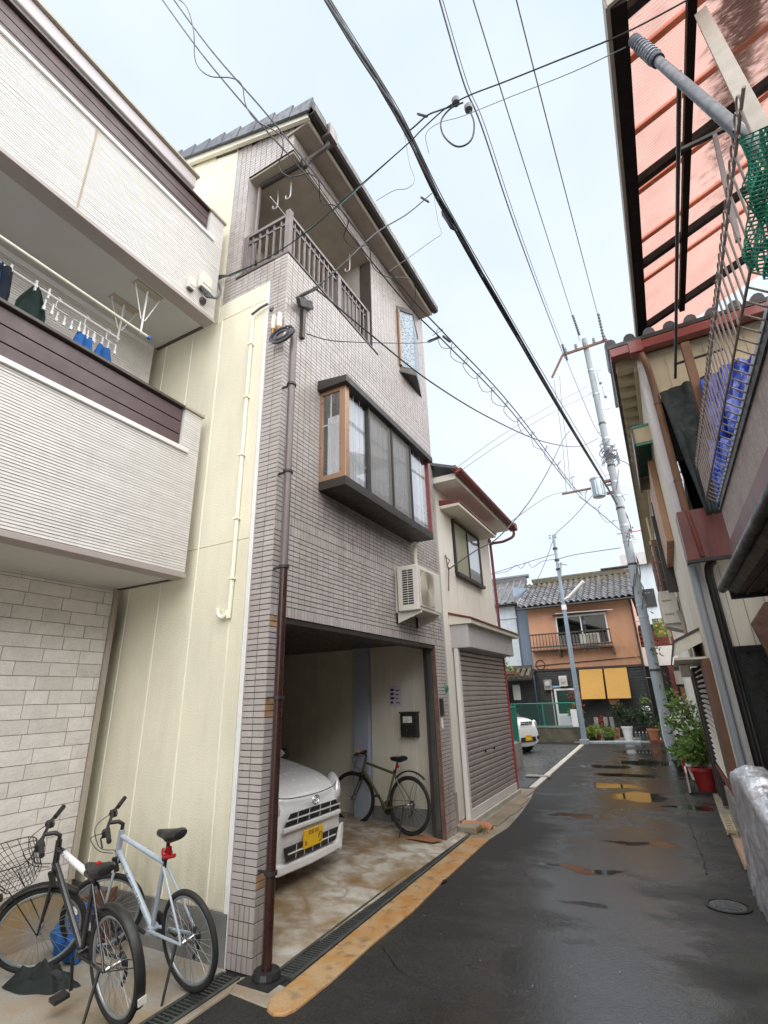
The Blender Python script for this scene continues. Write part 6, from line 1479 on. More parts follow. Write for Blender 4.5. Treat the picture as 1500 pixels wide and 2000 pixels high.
# ================================================================ bicycles
def bike(name, label, loc, heading, steer, paint, lean=0, rw=.345, basket=False, rearguard=False, frontguard=False, stand_side=1, rimm='rim', flat_text=None, bell=False, guard_short=False, pale_top=False, lock=False, crank=.6, sh=.925):
    B = thing(name, label, 'bicycle', loc); B.rotation_euler = (lean, 0, heading)
    pm = M[paint]; wb = 1.06; z0 = rw
    rax, fax = V((0, 0, z0)), V((wb, 0, z0)); bb = V((.43, 0, .285)); st = V((.26, 0, .76)); ht = V((.835, 0, .875)); hb = V((.885, 0, .72))
    ax = (ht-hb).normalized(); SM = Matrix.Translation(hb) @ Matrix.Rotation(steer, 4, ax) @ Matrix.Translation(-hb)
    def xf(b): b.v = [tuple(SM @ V(v)) for v in b.v]; return b
    # frame
    f = MB(); f.tube([bb, st], .0165, 10).tube([bb, hb+V((-.01, 0, .02))], .021, 10).tube([st+V((.005, 0, -.03)), ht+V((0, 0, -.03))], .018, 10).tube([hb-ax*.02, ht+ax*.02], .022, 12)
    for s in (-1, 1):
        f.tube([bb+V((0, s*.03, 0)), rax+V((.02, s*.062, 0)), rax+V((0, s*.064, 0))], [.011, .009, .008], 8)
        f.tube([st+V((0, s*.014, -.05)), rax+V((.03, s*.055, .06)), rax+V((0, s*.064, 0))], [.009, .0075, .007], 8)
    f.lathe([(.028, -.035), (.028, .035)], bb, 14, 'y')
    fr = f.build('frame', pm, B, smooth=True)
    if pale_top:
        d = (ht-st).normalized(); MB().tube([st+d*.13, st+d*.135, st+d*.48, st+d*.485], [.018, .0215, .0215, .018], 12).build('top_tube_panel', M['white'], fr, smooth=True).location = (0, 0, -.032)
    if flat_text:
        txt, which, size, tm, flip = flat_text
        a, b_ = (bb, hb) if which == 'down' else (st+V((0, 0, -.03)), ht+V((0, 0, -.03)))
        d = (b_-a).normalized(); c = a+(b_-a)*(.58 if which == 'down' else .72); rr = .0222; c = c+(V((-.006, 0, .0115)) if which == 'down' else V((0, 0, -.002)))
        for s in (-1, 1):
            wrap_text('lettering', txt, size, tm, fr, c, d if s < 0 else -d, V((0, s, 0)), rr)
    fk = MB()
    for s in (-1, 1): fk.tube([hb+V((.005, s*.045, -.03)), hb+V((.06, s*.05, -.16)), fax+V((0, s*.052, 0))], [.012, .011, .008], 8)
    fk.tube([hb+V((.005, -.05, -.03)), hb+V((.005, .05, -.03))], .013, 8); xf(fk).build('fork', pm, B, smooth=True)
    # wheels
    def wheel(nm, c, front):
        r = rw; q = MB().torus(c, r-.045, .0105, 44, 8)
        w_ = (xf(q) if front else q).build(nm, M[rimm], B, smooth=True)
        q = MB().torus(c, r-.02, .0195, 48, 10); (xf(q) if front else q).build('tyre', M['rubber'], w_, smooth=True)
        q = MB(); rr = random.Random(3)
        for k in range(32):
            th = 2*math.pi*k/32; s = 1 if k % 2 else -1; t2 = th+(.5 if k % 4 < 2 else -.5)
            q.bar(c+V((.02*math.cos(t2), s*.028, .02*math.sin(t2))), c+V(((r-.05)*math.cos(th), 0, (r-.05)*math.sin(th))), .0022, .0022)
        (xf(q) if front else q).build('spokes', M['steel'], w_, recalc=False)
        q = MB().lathe([(.012, -.055), (.022, -.034), (.014, -.025), (.014, .025), (.022, .034), (.012, .055)], c, 12, 'y'); (xf(q) if front else q).build('hub', M['chrome'], w_, smooth=True)
        return w_
    rwh = wheel('rear_wheel', rax, False); fwh = wheel('front_wheel', fax, True)
    MB().lathe([(.02, .03), (.05, .032), (.05, .036), (.035, .05), (.02, .055)], V((0, -.09, z0)), 20, 'y').build('sprocket', M['black'], rwh)
    # saddle
    sd_ = V((.2+(.925-sh)*.3, 0, sh)); s = MB(); n = 12; ringn = 12
    prof = [(-.14, .015, .01), (-.135, .055, .025), (-.1, .075, .035), (-.04, .07, .038), (.02, .045, .034), (.08, .026, .028), (.13, .02, .022), (.145, .008, .008)]
    for (x, w_, h) in prof:
        for k in range(ringn):
            th = 2*math.pi*k/ringn; s.v.append(tuple(sd_+V((x, w_*math.cos(th), (h*.9 if math.sin(th) > 0 else h*1.3)*math.sin(th)+(.014 if x < -.05 else 0)))))
    for i in range(len(prof)-1):
        for k in range(ringn): s.f.append((i*ringn+k, i*ringn+(k+1) % ringn, (i+1)*ringn+(k+1) % ringn, (i+1)*ringn+k))
    s.f.append(tuple(range(ringn))); s.f.append(tuple((len(prof)-1)*ringn+k for k in range(ringn)))
    s.build('saddle', M['black'], B, smooth=True)
    MB().tube([st+V((.01, 0, -.06)), sd_+V((.005, 0, -.03))], .0135, 10).lathe([(.022, 0), (.022, .03)], st-V((0, 0, .012)), 12).build('seat_post', M['black'], B, smooth=True)
    MB().box(st+V((-.07, -.014, .04)), st+V((-.03, .014, .085))).build('rear_reflector', M['redplast2'], B, bevel=.006)
    # bars
    stem = MB().tube([ht, ht+ax*.06, ht+ax*.075+V((.03, 0, .015)), ht+ax*.085+V((.1, 0, .02))], .015, 10); xf(stem).build('stem', M['black'], B, smooth=True)
    hc = ht+ax*.085+V((.1, 0, .02)); 
    hbr = xf(MB().tube([hc+V((-.06, -.29, .015)), hc+V((-.01, -.14, .012)), hc, hc+V((-.01, .14, .012)), hc+V((-.06, .29, .015))], .0115, 10)).build('handlebar', M['black'], B, smooth=True)
    for s in (-1, 1):
        xf(MB().tube([hc+V((-.03, s*.18, .013)), hc+V((-.062, s*.3, .015))], .017, 10)).build('grip', M['rubber'], hbr, smooth=True)
        xf(MB().tube([hc+V((.0, s*.12, 0)), hc+V((.03, s*.16, -.02)), hc+V((.0, s*.26, -.035))], .006, 6).box(hc+V((-.03, s*.11, -.025)), hc+V((.02, s*.155, .02)))).build('brake_lever', M['black'], hbr, smooth=True)
        xf(MB().tube(spline([hc+V((.02, s*.13, 0)), hc+V((.12, s*.07, -.04)), hc+V((.1, s*.02, -.18)), hb+V((.03, s*.02, .02))], 5), .003, 5)).build('brake_cable', M['cable'], hbr)
    if bell: xf(MB().ball(hc+V((-.0, .1, .035)), .032, 10, 8, 1, 1, .8)).build('bell', M['yellowpl'], hbr, smooth=True)
    xf(MB().box(hb+V((-.0, -.06, -.11)), hb+V((.035, -.04, .0))).box(hb+V((0, .04, -.11)), hb+V((.035, .06, 0)))).build('brake_caliper', M['black'], B)
    # drive train
    cr = MB().lathe([(.02, 0), (.085, .0), (.092, .002), (.085, .005), (.02, .006)], bb+V((0, -.055, 0)), 28, 'y').build('chainring', M['black'], B)
    cd = V((math.cos(crank), 0, math.sin(crank)))
    for s in (-1, 1):
        d = cd*s; e = bb+V((0, s*-.085, 0))+d*.17
        MB().bar(bb+V((0, -s*.06, 0)), e, .018, .014).build('crank_arm', M['black'], cr)
        pd = MB().box(e+V((-.045, -s*.02, -.012)), e+V((.045, -s*.11, .012))).build('pedal', M['black'], B, bevel=.004)
        MB().box(e+V((.0455, -s*.035, -.008)), e+V((.049, -s*.095, .008))).build('pedal_reflector', M['orangeplastic'], pd)
    ch = MB()
    for s, r1, r2 in ((1, .087, .047), (-1, .087, .047)): ch.bar(bb+V((0, -.053, s*r1)), rax+V((0, -.053, s*r2)), .006, .008)
    ch.build('chain', M['rust'], B)
    MB().tube([rax+V((.0, -.075, -.02)), rax+V((.02, -.08, -.1)), rax+V((.06, -.075, -.16))], .012, 6).build('derailleur', M['black'], B)
    MB().tube([rax+V((.06, stand_side*.06, -.01)), V((.02, stand_side*.2, .012))], [.011, .008], 8).build('kickstand', M['black'], B, smooth=True)
    if lock: 
        b = MB(); c = st+V((.0, .0, .035))
        b.tube(spline([c+V((.02, 0, .02)), c+V((-.03, .03, .01)), c+V((-.05, -.01, -.01)), c+V((-.02, -.03, 0)), c+V((.02, 0, .0)), c+V((-.06, .03, -.01)), c+V((-.15, .02, .01))], 4), .013, 8); b.build('cable_lock', M['redplast2'], B, smooth=True)
    def guard(c, a0, a1, w_, rg, front, nm):
        b = MB(); n = 22; m = 7
        for i in range(n+1):
            th = a0+(a1-a0)*i/n
            for k in range(m):
                ph = math.pi*(k/(m-1)); rr = rg+.018*math.sin(ph)
                b.v.append(tuple(c+V((rr*math.cos(th), w_*math.cos(ph), rr*math.sin(th)))))
        for i in range(n):
            for k in range(m-1): b.f.append((i*m+k, i*m+k+1, (i+1)*m+k+1, (i+1)*m+k))
        o = (xf(b) if front else b).build(nm, M['black'], B, smooth=True); md = o.modifiers.new('t', 'SOLIDIFY'); md.thickness = .003
        b = MB()
        for s in (-1, 1):
            th = a1 if not front else a0
            thm = a0+(a1-a0)*.75
            b.tube([c+V((0, s*.066, 0)), c+V((rg*math.cos(thm), s*w_, rg*math.sin(thm)))], .003, 5)
        (xf(b) if front else b).build('mudguard_stay', M['black'], o)
        return o
    if rearguard:
        g_ = guard(rax, R(48), R(205), .032, rw+.012, False, 'rear_mudguard')
        MB().obox(rax+V(((rw+.04)*math.cos(R(196)), 0, (rw+.04)*math.sin(R(196)))), (.004, 0, 0), (0, .025, 0), (0, 0, .018)).build('tail_reflector', M['offwhite'], g_)
    if guard_short: 
        guard(rax+V((-.02, 0, .03)), R(50), R(130), .024, rw+.02, False, 'rear_mudguard')
    if frontguard: guard(fax, R(25), R(150), .032, rw+.012, True, 'front_mudguard')
    if basket:
        b = MB(); c = hb+V((.2, 0, .0)); W0, D0, H0 = .13, .1, .2; W1, D1 = .18, .15
        def ring(t): 
            w_, d_ = W0+(W1-W0)*t, D0+(D1-D0)*t; z = c.z+H0*t
            k = 24; return [V((c.x+.05*t+d_*(abs(math.cos(2*math.pi*i/k))**.6)*(1 if math.cos(2*math.pi*i/k) > 0 else -1), w_*(abs(math.sin(2*math.pi*i/k))**.6)*(1 if math.sin(2*math.pi*i/k) > 0 else -1), z+(.03*math.cos(2*math.pi*i/k) if t > .8 else 0))) for i in range(k)]
        rings = [ring(t) for t in (0, .2, .4, .6, .8, 1)]
        for i, q in enumerate(rings): b.tube(q, .004 if i == 5 else .0022, 5, closed=True)
        for i in range(24): b.tube([q[i] for q in rings], .0022, 4)
        for i in range(1, 8): b.tube([V((c.x-D0+.2*i/8, -W0*.95, c.z)), V((c.x-D0+.2*i/8, W0*.95, c.z))], .0022, 4)
        bo = xf(b).build('basket', M['black'], B)
        for s in (-1, 1): xf(MB().tube([fax+V((0, s*.06, 0)), c+V((.06, s*.1, 0))], .004, 5)).build('basket_stay', M['black'], bo)
        xf(MB().tube([hc+V((0, -.03, 0)), c+V((-.09, -.03, .17))], .006, 6)).build('basket_bracket', M['black'], bo)
        xf(MB().lathe([(.0, -.04), (.025, -.035), (.034, .02), (.034, .045), (0, .05)], c+V((.18, 0, -.08)), 12, 'x')).build('front_lamp', M['black'], B, smooth=True)
        xf(MB().lathe([(.03, .0), (.03, .004), (0, .006)], c+V((.231, 0, -.08)), 12, 'x')).build('lamp_lens', M['offwhite'], B, smooth=True)
    return B
bike('bicycle', 'white flat-bar bicycle with red lock under the saddle, parked along the cream wall', (-3.2, 3.08, .012), R(174), R(52), 'whitebike', lean=R(-9), rw=.3, lock=True, rimm='steel', flat_text=('LOUIS GARNEAU', 'down', .048, M['black'], False), crank=R(200))
bike('bicycle', 'black bicycle with wire basket and white top tube, front wheel turned', (-3.33, 2.62, .012), R(171), R(58), 'blackbike', lean=R(-9), rw=.305, sh=.8, basket=True, rearguard=True, frontguard=True, pale_top=True, flat_text=('CYLVA', 'top', .046, M['blueink'], False), crank=R(75), rimm='steel')
bike('bicycle', 'olive mountain bicycle standing inside the open garage', (-3.45, 7.0, .062), R(168), R(16), 'olivebike', lean=R(3), rw=.36, guard_short=True, bell=True, crank=R(250), rimm='black', stand_side=1)
# red coil and blue bag by the bicycles
g = thing('rubbish_bag', 'blue and white plastic bags stuffed behind the black bicycle against the stone wall', 'bag', (-4.55, 3.05, .01))
for k, (dx, dy, z, s, m_) in enumerate(((0, 0, .14, .15, 'bluecloth'), (.14, .1, .12, .13, 'white'), (.22, -.05, .1, .12, 'bluecloth'), (-.12, .12, .2, .12, 'white'), (.05, .12, .28, .1, 'blueplastic'))):
    b = MB().ball((dx, dy, z), s, 14, 10, 1, .8, 1.0); b.v = [tuple(V(v)*(1)+V((mnoise.noise(V(v)*9)*.05, mnoise.noise(V(v)*9+V((5, 0, 0)))*.05, max(-V(v).z, mnoise.noise(V(v)*9+V((0, 5, 0)))*.05)))) for v in b.v]
    o = b.build('bag', M[m_], g, smooth=True); o.scale = (.8, .8, .8)
b = MB(); NR, NA = 9, 40
for j in range(NR+1):
    for i in range(NA):
        th = 2*math.pi*i/NA; rr = j/NR*(1+.22*mnoise.noise(V((math.cos(th)*1.5, math.sin(th)*1.5, 2)))+.06*math.sin(th*7)); h = (1-(j/NR)**2)*.1*(1+.9*mnoise.noise(V((rr*4*math.cos(th), rr*4*math.sin(th), 5))))
        b.v.append((-4.25+rr*.26*math.cos(th), 2.7+rr*.13*math.sin(th)+rr*.06*math.cos(th), .012+max(0, h)))
for j in range(NR):
    for i in range(NA): b.f.append((j*NA+i, j*NA+(i+1) % NA, (j+1)*NA+(i+1) % NA, (j+1)*NA+i))
tag(b.build('bin_bag', M['sheet'], smooth=True), 'flattened dark plastic bag lying inside the front wheel of the black bicycle', 'bag')
o = MB().obox((-4.52, 3.25, .16), (.2, .02, .06), (-.01, .01, .0), (0, 0, .2)).build('timber_board', M['wood'], bevel=.004); tag(o, 'brown board leaning on the grey plinth behind the white bicycle', 'board')
p_ = MB().box((-5, 2.0, .01), (-4.74, 2.62, .09)).build('timber_batten', M['terracotta'], bevel=.006); tag(p_, 'reddish timber batten on the pad at the left edge', 'timber')
# ================================================================ cars: a lofted shell from stations along its length
def car(name, label, loc, heading, L_, Wd, Ht, st, plate, emblem, bonnet=True):
    C = thing(name, label, 'car', loc); C.rotation_euler = (0, 0, heading)      # local x forward, front bumper at x=0
    hw = Wd/2
    # (x from front, half width, bottom z, belt z)
    b = MB(); n = 14; P = []
    for (x, w_, zb, zt, rnd_) in st:
        ring = []
        for k in range(n+1):
            t = -1+2*k/n; a = abs(t); y = w_*(1-(1-abs(t))**1.0*1.0) if False else w_*t
            # superellipse top
            e = (1-a**5)**.4 if a < 1 else 0
            ring.append((-x, y, zb+(zt-zb)*(.45+.55*e) if a > .98 else zt-(zt-zb)*rnd_*(1-e)))
        ring = [(-x, -w_*.97, zb)]+ring+[(-x, w_*.97, zb)]
        P.append(ring)
    m = len(P[0])
    for r_ in P: b.v += r_
    for i in range(len(P)-1):
        for k in range(m-1): b.f.append((i*m+k, i*m+k+1, (i+1)*m+k+1, (i+1)*m+k))
        b.f.append((i*m+m-1, i*m, (i+1)*m, (i+1)*m+m-1))
    b.f.append(tuple(range(m))); b.f.append(tuple((len(P)-1)*m+k for k in range(m)))
    body = b.build('body', M['carwhite'], C, smooth=True)
    md = body.modifiers.new('s', 'SUBSURF'); md.levels = 2; md.render_levels = 2
    return C, body
def wheelset(C, xs_, hw, r):
    for x in xs_:
        for s in (-1, 1):
            w_ = MB().lathe([(r*.6, -.08), (r*.95, -.085), (r, -.05), (r, .05), (r*.95, .085), (r*.6, .08)], (x, s*(hw-.1), r), 24, 'y').build('wheel', M['rubber'], C, smooth=True)
            MB().lathe([(0, -.03), (r*.3, -.05), (r*.6, -.086), (r*.62, .086), (r*.3, .05), (0, .03)], (x, s*(hw-.1), r), 20, 'y').build('hubcap', M['chrome'], w_, smooth=True)
# --- kei hatchback in the garage
st1 = [(-.0, .52, .3, .62, .3), (.03, .6, .2, .72, .25), (.1, .66, .17, .84, .2), (.25, .715, .17, .93, .16), (.55, .735, .17, .99, .14), (.95, .737, .17, 1.05, .12), (1.5, .737, .17, 1.08, .1), (2.6, .737, .17, 1.08, .1), (3.2, .72, .2, 1.06, .12), (3.38, .66, .3, .95, .2)]
CZ = .062
K, body = car('parked_car', 'white compact car with yellow number plate parked nose-out in the garage', (-3.6, 4.93, CZ), 0, 3.39, 1.475, 1.5, st1, True, True)
K.rotation_euler = (0, R(3.5), 0)
# cabin
cb = [(-1.02, .66, 1.05), (-1.55, .56, 1.44), (-2.9, .55, 1.47), (-3.3, .6, 1.1)]
b = MB()
for (x, w_, z) in cb:
    b.v += [(x, -w_, z), (x, w_, z)]
b.v += [(-1.02, -.68, 1.04), (-1.02, .68, 1.04), (-3.3, -.66, 1.04), (-3.3, .66, 1.04)]
b.f += [(0, 1, 3, 2), (4, 5, 7, 6), (0, 2, 4, 6), (1, 3, 5, 7), (0, 6, 7, 1)]
b.build('cabin_glass', M['carglass'], K)
MB().prism([(-1.54, -.58, 1.43), (-1.54, .58, 1.43), (-2.95, .57, 1.46), (-2.95, -.57, 1.46)], (0, 0, .05)).build('roof', M['carwhite'], K, bevel=.02)
for s in (-1, 1):
    MB().bar((-1.0, s*.67, 1.04), (-1.56, s*.57, 1.45), .05, .05).build('pillar', M['carwhite'], K)
    mr = MB().ball((-1.1, s*.82, 1.03), .1, 10, 8, .55, 1, .75).build('wing_mirror', M['black'], K, smooth=True)
    MB().bar((-1.1, s*.7, 1.0), (-1.1, s*.8, 1.02), .03, .04).build('mirror_arm', M['black'], mr)
MB().box((-3.2, -.62, .9), (-1.1, .62, 1.05)).build('interior', M['black'], K)
MB().bar((-1.02, -.5, 1.07), (-1.25, .1, 1.27), .02, .015).build('wiper', M['black'], K)
# bonnet shut line
MB().tube(spline([(-.16, -.64, .87), (-.035, -.42, .83), (.0, 0, .815), (-.035, .42, .83), (-.16, .64, .87)], 6), .005, 5).build('bonnet_gap', M['black'], K)
for s in (-1, 1):
    h = MB().ball((0, 0, 0), .15, 16, 10, 1.3, .5, .75); o = h.build('headlight', mat('headlight_lens', (.75, .76, .78), .08, .2, var=.02, coat=1.) if 'hl' not in M else M['hl'], K, smooth=True)
    o.location = (-.17, s*.62, .79); o.rotation_euler = (0, R(28), s*R(-38))
    MB().ball((-.14, s*.62, .79), .045, 10, 8).build('lamp_bulb', M['chrome'], o.parent, smooth=True)
def slat_rows(z0, z1, w0, w1, rows, xo, cols, nm):
    g = MB().prism([(xo, -w1, z0), (xo, w1, z0), (xo, w0, z1), (xo, -w0, z1)], (.012, 0, 0)).build(nm, M['black'], K)
    b = MB()
    for i in range(1, rows):
        z = z0+(z1-z0)*i/rows; b.box((xo+.002, -w1+.01, z-.006), (xo+.02, w1-.01, z+.006))
    b.build('grille_slat', M['chrome'] if False else M['carwhite'], g)
    b = MB()
    for i in range(1, cols):
        y = -w1+2*w1*i/cols; b.box((xo+.003, y-.004, z0), (xo+.014, y+.004, z1))
    b.build('grille_bar', M['carwhite'], g); return g
slat_rows(.6, .7, .4, .48, 2, .012, 5, 'upper_grille')
slat_rows(.3, .42, .47, .42, 2, .014, 6, 'lower_grille')
MB().box((.005, -.5, .545), (.034, .5, .59)).build('bumper_lip', M['carwhite'], K, bevel=.012)
MB().prism([(.012, -.5, .185), (.03, 0, .18), (.012, .5, .185), (-.06, .6, .2), (-.06, -.6, .2)], (0, 0, .09)).build('bumper_skirt', M['carwhite'], K, bevel=.02)
for s in (-1, 1): MB().prism([(-.05, s*.6, .16), (-.01, s*.62, .17), (-.05, s*.7, .34), (-.14, s*.73, .36), (-.2, s*.74, .17)], (0, 0, .02)).prism([(.0, s*.5, .2), (.0, s*.6, .2), (-.03, s*.66, .42), (-.01, s*.58, .4)], (-.03, 0, 0)).build('bumper_corner', M['carwhite'], K)
em = MB()
def ell(cy, cz_, ry, rz__, r): em.tube([V((.028, cy+ry*math.cos(2*math.pi*i/24), cz_+rz__*math.sin(2*math.pi*i/24))) for i in range(24)], r, 6, closed=True)
ell(0, .765, .058, .04, .006); ell(0, .772, .034, .016, .0045); ell(0, .762, .017, .034, .0045)
em.build('emblem', M['chrome'], K, smooth=True)
def numberplate(C, x, y, z, tilt=0):
    p = MB().box((x, y-.165, z-.0825), (x+.012, y+.165, z+.0825)).build('number_plate', M['yellowplate'], C, bevel=.003)
    # plate faces +x; text x axis runs toward +y as seen from the front
    F = lambda yy, zz: frame_from((x+.0135, y+yy, z+zz), (0, 1, 0), (0, 0, 1))
    text_mesh('plate_text', '和泉 581', .05, M['rust'], p, F(0, .05)); text_mesh('plate_kana', 'ね', .05, M['ink'], p, F(-.125, -.035)); text_mesh('plate_number', 'り', .11, M['ink'], p, F(.12, -.025))
    return p
numberplate(K, .03, -.02, .43)
wheelset(K, (-.62, -2.95), .737, .27)
# --- white kei van beyond the shuttered house
st2 = [(0, .55, .3, .72, .25), (.03, .64, .2, .85, .2), (.12, .7, .18, .98, .16), (.35, .73, .18, 1.06, .14), (.7, .737, .18, 1.1, .12), (1.2, .737, .18, 1.12, .1), (2.4, .737, .18, 1.12, .1), (3.25, .73, .2, 1.1, .1), (3.38, .68, .3, 1.0, .15)]
K, body = car('parked_car', 'white small car nosing out beyond the shuttered house', (-4.3, 17.6, .0), 0, 3.39, 1.475, 1.65, st2, True, False)
K.rotation_euler = (0, 0, R(-24))
b = MB()
for (x, w_, z) in [(-.75, .68, 1.1), (-1.2, .6, 1.55), (-3.1, .59, 1.6), (-3.35, .64, 1.12)]: b.v += [(x, -w_, z), (x, w_, z)]
b.f += [(0, 1, 3, 2), (2, 3, 5, 4), (4, 5, 7, 6), (0, 2, 4, 6), (1, 3, 5, 7), (0, 6, 7, 1)]
b.build('cabin_glass', M['carglass'], K)
MB().prism([(-1.15, -.62, 1.55), (-1.15, .62, 1.55), (-3.15, .61, 1.6), (-3.15, -.61, 1.6)], (0, 0, .05)).build('roof', M['carwhite'], K, bevel=.02)
for s in (-1, 1):
    o = MB().ball((0, 0, 0), .14, 14, 10, .6, .7, 1.1).build('headlight', mat('headlight_glass', (.5, .52, .52), .1, .5, coat=1.), K, smooth=True); o.location = (-.12, s*.56, .84)
slat_rows(.86, .96, .3, .3, 2, .0, 3, 'upper_grille'); slat_rows(.36, .5, .36, .4, 1, .012, 2, 'lower_grille')
for s in (-1, 1): MB().lathe([(.06, 0), (.06, .012), (0, .014)], (.005, s*.52, .46), 12, 'x').build('fog_lamp', M['black'], K)
numberplate(K, .03, 0, .48)
wheelset(K, (-.6, -2.95), .737, .27)
# ================================================================ potted plants
def foliage(seed, n, c, rad, leaf, squash=(1, 1, 1), clump=8, droop=.2):
    r = random.Random(seed); b = MB(); cs = []
    for k in range(clump):
        d = V((r.gauss(0, 1), r.gauss(0, 1), r.gauss(0, 1))).normalized()*rad*r.uniform(.25, .8); cs.append((V(c)+V((d.x*squash[0], d.y*squash[1], d.z*squash[2])), rad*r.uniform(.3, .55)))
    for i in range(n):
        cc, rr = r.choice(cs); d = V((r.gauss(0, 1), r.gauss(0, 1), r.gauss(0, 1))).normalized(); p = cc+d*rr*r.uniform(.5, 1.05)
        if p.z < .02: continue
        ax_ = (d+V((r.gauss(0, .5), r.gauss(0, .5), -droop+r.gauss(0, .4)))).normalized(); sd_ = ax_.cross(V((r.gauss(0, 1), r.gauss(0, 1), r.gauss(0, 1)))).normalized(); l = leaf*r.uniform(.6, 1.3); nn = ax_.cross(sd_)*l*.12
        b.add([p, p+ax_*l*.45+sd_*l*.3+nn, p+ax_*l, p+ax_*l*.45-sd_*l*.3+nn], [(0, 1, 2, 3)])
    return b
def pot_plant(label, x, y, z, pot, ph, pr, leafm, fr, fh, leaf, n, seed, grp=None, flower=None, square=False, squash=(1, 1, 1), stems=5):
    g = thing('potted_plant', label, 'potted plant', (x, y, z), 0, grp)
    if pot:
        if square: MB().prism([(-pr, -pr*.7, ph), (pr, -pr*.7, ph), (pr*.85, -pr*.6, 0), (-pr*.85, -pr*.6, 0)], (0, pr*1.3, 0)).build('pot', M[pot], g, bevel=.01)
        else: MB().lathe([(pr*.7, 0), (pr*.95, ph*.86), (pr*1.06, ph*.86), (pr*1.06, ph), (pr*.92, ph), (pr*.88, ph*.9), (0, ph*.9)], n=18).build('pot', M[pot], g, smooth=True)
        MB().lathe([(pr*.85, ph*.9+.003), (0, ph*.92)], n=12).build('soil', M['soil'], g)
    r = random.Random(seed); b = MB()
    for k in range(stems):
        e = V((r.gauss(0, .35)*fr, r.gauss(0, .35)*fr, ph+fh*r.uniform(.3, .8))); b.tube([V((r.gauss(0, .1)*pr, r.gauss(0, .1)*pr, ph*.9)), e*.5+V((0, 0, ph*.4)), e], [.008, .006, .003], 5)
    b.build('stems', M['bark'], g)
    o = foliage(seed, n, (0, 0, ph+fh*.45), fr, leaf, (squash[0], squash[1], squash[2]*fh/fr*.5), 9).build('foliage', M[leafm], g, recalc=False)
    if flower:
        foliage(seed+50, 60, (0, 0, ph+fh*.7), fr*.9, leaf*.7, (1, 1, .5), 6).build('flowers', M[flower], g, recalc=False)
    return g
G1 = None
# along the right wall
pot_plant('fresh green leafy plant in the large red pot on the right kerb', .26, 12.05, .03, 'redplastic', .38, .2, 'leaf', .36, .8, .12, 460, 1)
pot_plant('bushy bright green plant with white flowers, behind the red pot', .2, 13.3, .03, 'whitemetal', .3, .2, 'leaf', .5, 1.15, .14, 520, 2, flower='flowerwhite')
pot_plant('low green plant in a small red pot, third along the right wall', .05, 14.3, .03, 'redplastic', .3, .16, 'leaf', .3, .6, .1, 260, 3)
pot_plant('tall sparse green plant by the foot of the big pole', .1, 16.2, .03, 'terracotta', .35, .2, 'leaf', .42, 1.7, .12, 260, 4, stems=9)
pot_plant('dark little pot with a trailing plant at the road edge', -.1, 14.9, .0, 'black', .24, .17, 'leafdark', .24, .35, .08, 160, 5)
pot_plant('tall green plant leaning on the brown door posts, red bucket pot', .25, 15.0, .03, 'redpaint', .35, .2, 'leaf', .45, 1.5, .13, 380, 6, flower='flowerwhite')
g = thing('plant_stand', 'pale flaking plant stand under the red pot', 'stand', (.26, 12.05, .0))
MB().box((-.26, -.24, -.0), (.22, .24, .03)).build('tray', M['black'], g); MB().prism([(-.3, -.35, .03), (-.27, -.35, .03), (-.27, -.35, .36), (-.3, -.35, .36)], (0, .9, 0)).build('side_board', M['kerbwhite'], g)
# in front of the orange house
far = [('pink planter box with sparse stems left of the white bucket', -3.0, 22.7, 'redpaint', .28, .3, 'leafdark', .28, .3, .08, 90, True), ('white pot with terracotta rim in the middle of the planters', -2.55, 22.75, 'white', .3, .15, 'leafdark', .25, .28, .08, 80, False),
       ('brown planter box beside the white pot in front of the black boards', -2.35, 23.3, 'terracotta', .4, .3, 'leafdark', .35, .35, .08, 110, True), ('lime green tuft at the kerb near the lamp pole', -2.95, 22.3, 'black', .16, .2, 'leaflime', .36, .4, .13, 240, False),
       ('round dark green clump next to the lime tuft', -2.4, 22.4, 'black', .14, .22, 'leaf', .36, .38, .09, 260, False), ('large dark clipped shrub in the white bucket', -1.72, 22.7, 'white', .5, .2, 'leafdark', .5, .95, .09, 900, False),
       ('second dark shrub right of the white bucket', -1.15, 22.9, 'black', .4, .24, 'leafdark', .55, .85, .09, 900, False), ('terracotta pot with bare stems right of the water bottles', -.82, 22.45, 'terracotta', .42, .22, 'leafdark', .2, .5, .08, 50, False),
       ('green plastic pot with a leafy plant at the right end of the row', -.42, 22.5, 'greenplastic', .3, .24, 'leaf', .28, .3, .1, 160, False), ('tall grassy plant with red blooms by the mesh fence', -3.45, 22.9, 'terracotta', .4, .16, 'leaf', .28, 1.1, .2, 130, False),
       ('small dark red leaved plant beside the lamp pole', -2.75, 23.6, 'terracotta', .5, .16, 'flowerred', .22, .4, .08, 80, False)]
for i, (lab, x, y, pot, ph, pr, lm, fr_, fh, lf, n, sq) in enumerate(far):
    pot_plant(lab, x, y, .03, pot, ph, pr, lm, fr_, fh, lf, n, 20+i, 'potted plants in front of the orange house', square=sq, flower='flowerred' if 'blooms' in lab else None)
hb_ = pot_plant('hanging basket of red flowers on the corner of the white door', -3.5, 23.7, 1.25, 'bronze', .18, .2, 'flowerred', .33, .4, .1, 260, 40)
pot_plant('small green plant on top of the white letterbox stand', -.98, 23.3, 1.32, None, .02, .1, 'leaf', .2, .25, .1, 80, 41)
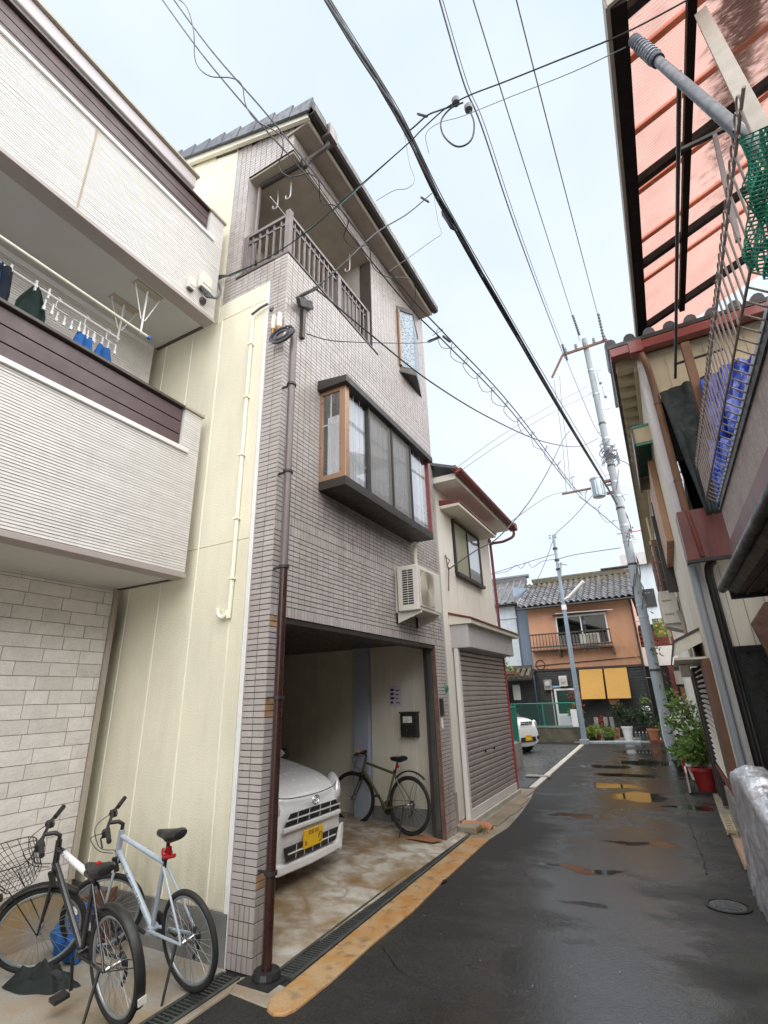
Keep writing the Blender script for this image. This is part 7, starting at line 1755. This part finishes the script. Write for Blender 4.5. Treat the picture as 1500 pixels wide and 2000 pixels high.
# water bottles in a row
for i in range(4):
    g = thing('water_bottle', 'clear plastic water bottle standing in the row by the white bucket', 'bottle', (-1.42+i*.12, 22.35, .03), 0, 'water bottles by the white bucket')
    MB().lathe([(.045, 0), (.05, .02), (.05, .22), (.02, .29), (.02, .3)], n=12).build('body', M['bottle'], g, smooth=True)
    MB().lathe([(.022, .3), (.022, .325), (0, .326)], n=10).build('cap', M['white'], g)
g = thing('letterbox', 'white letterbox on a thin stand beside the dark shrubs', 'letterbox', (-.95, 23.25, 0))
MB().box((-.14, -.1, .78), (.14, .08, 1.22)).build('box', M['white'], g, bevel=.04); MB().box((-.06, -.112, 1.02), (.06, -.1, 1.05)).build('slot', M['black'], g)
MB().tube([(-.2, 0, 0), (-.2, 0, 1.3), (.2, 0, 1.3), (.2, 0, 0)], .015, 6).build('stand', M['bronze'], g)
for (x, lab) in ((-2.86, 'bundle of pale sticks standing in the pink planter'), (-2.5, 'bundle of pale sticks standing in the middle planter'), (-2.28, 'pair of pale sticks in the brown planter')):
    b = MB()
    for k in range(4): b.tube([(x+k*.03, 22.9, .25), (x+k*.04-.02, 22.95, .85)], .008, 5)
    tag(b.build('plant_canes', M['whitemetal']), lab, 'canes')
# planter bricks under the end pots
for i in range(3):
    o = MB().box((-1.0+i*.3, 22.15, .0), (-.72+i*.3, 22.35, .1)).build('edging_brick', M['brick'], bevel=.008); tag(o, ('left', 'middle', 'right')[i]+' red edging brick under the pots at the end of the kerb', 'brick', 'edging bricks at the kerb')
# tree glimpsed between the shuttered house and the blue house
T = thing('garden_tree', 'small leafy tree showing between the shuttered house and the blue house', 'tree', (-6.6, 21.5, 0))
MB().tube([(0, 0, 0), (.05, 0, 1.5), (.2, .1, 2.6)], [.09, .07, .04], 8).tube([(.05, 0, 1.6), (-.3, .1, 2.7)], [.05, .025], 6).build('trunk', M['bark'], T, smooth=True)
foliage(77, 900, (0, 0, 2.9), .9, .16, (1, 1, .8), 14).build('crown', M['leaf'], T, recalc=False)
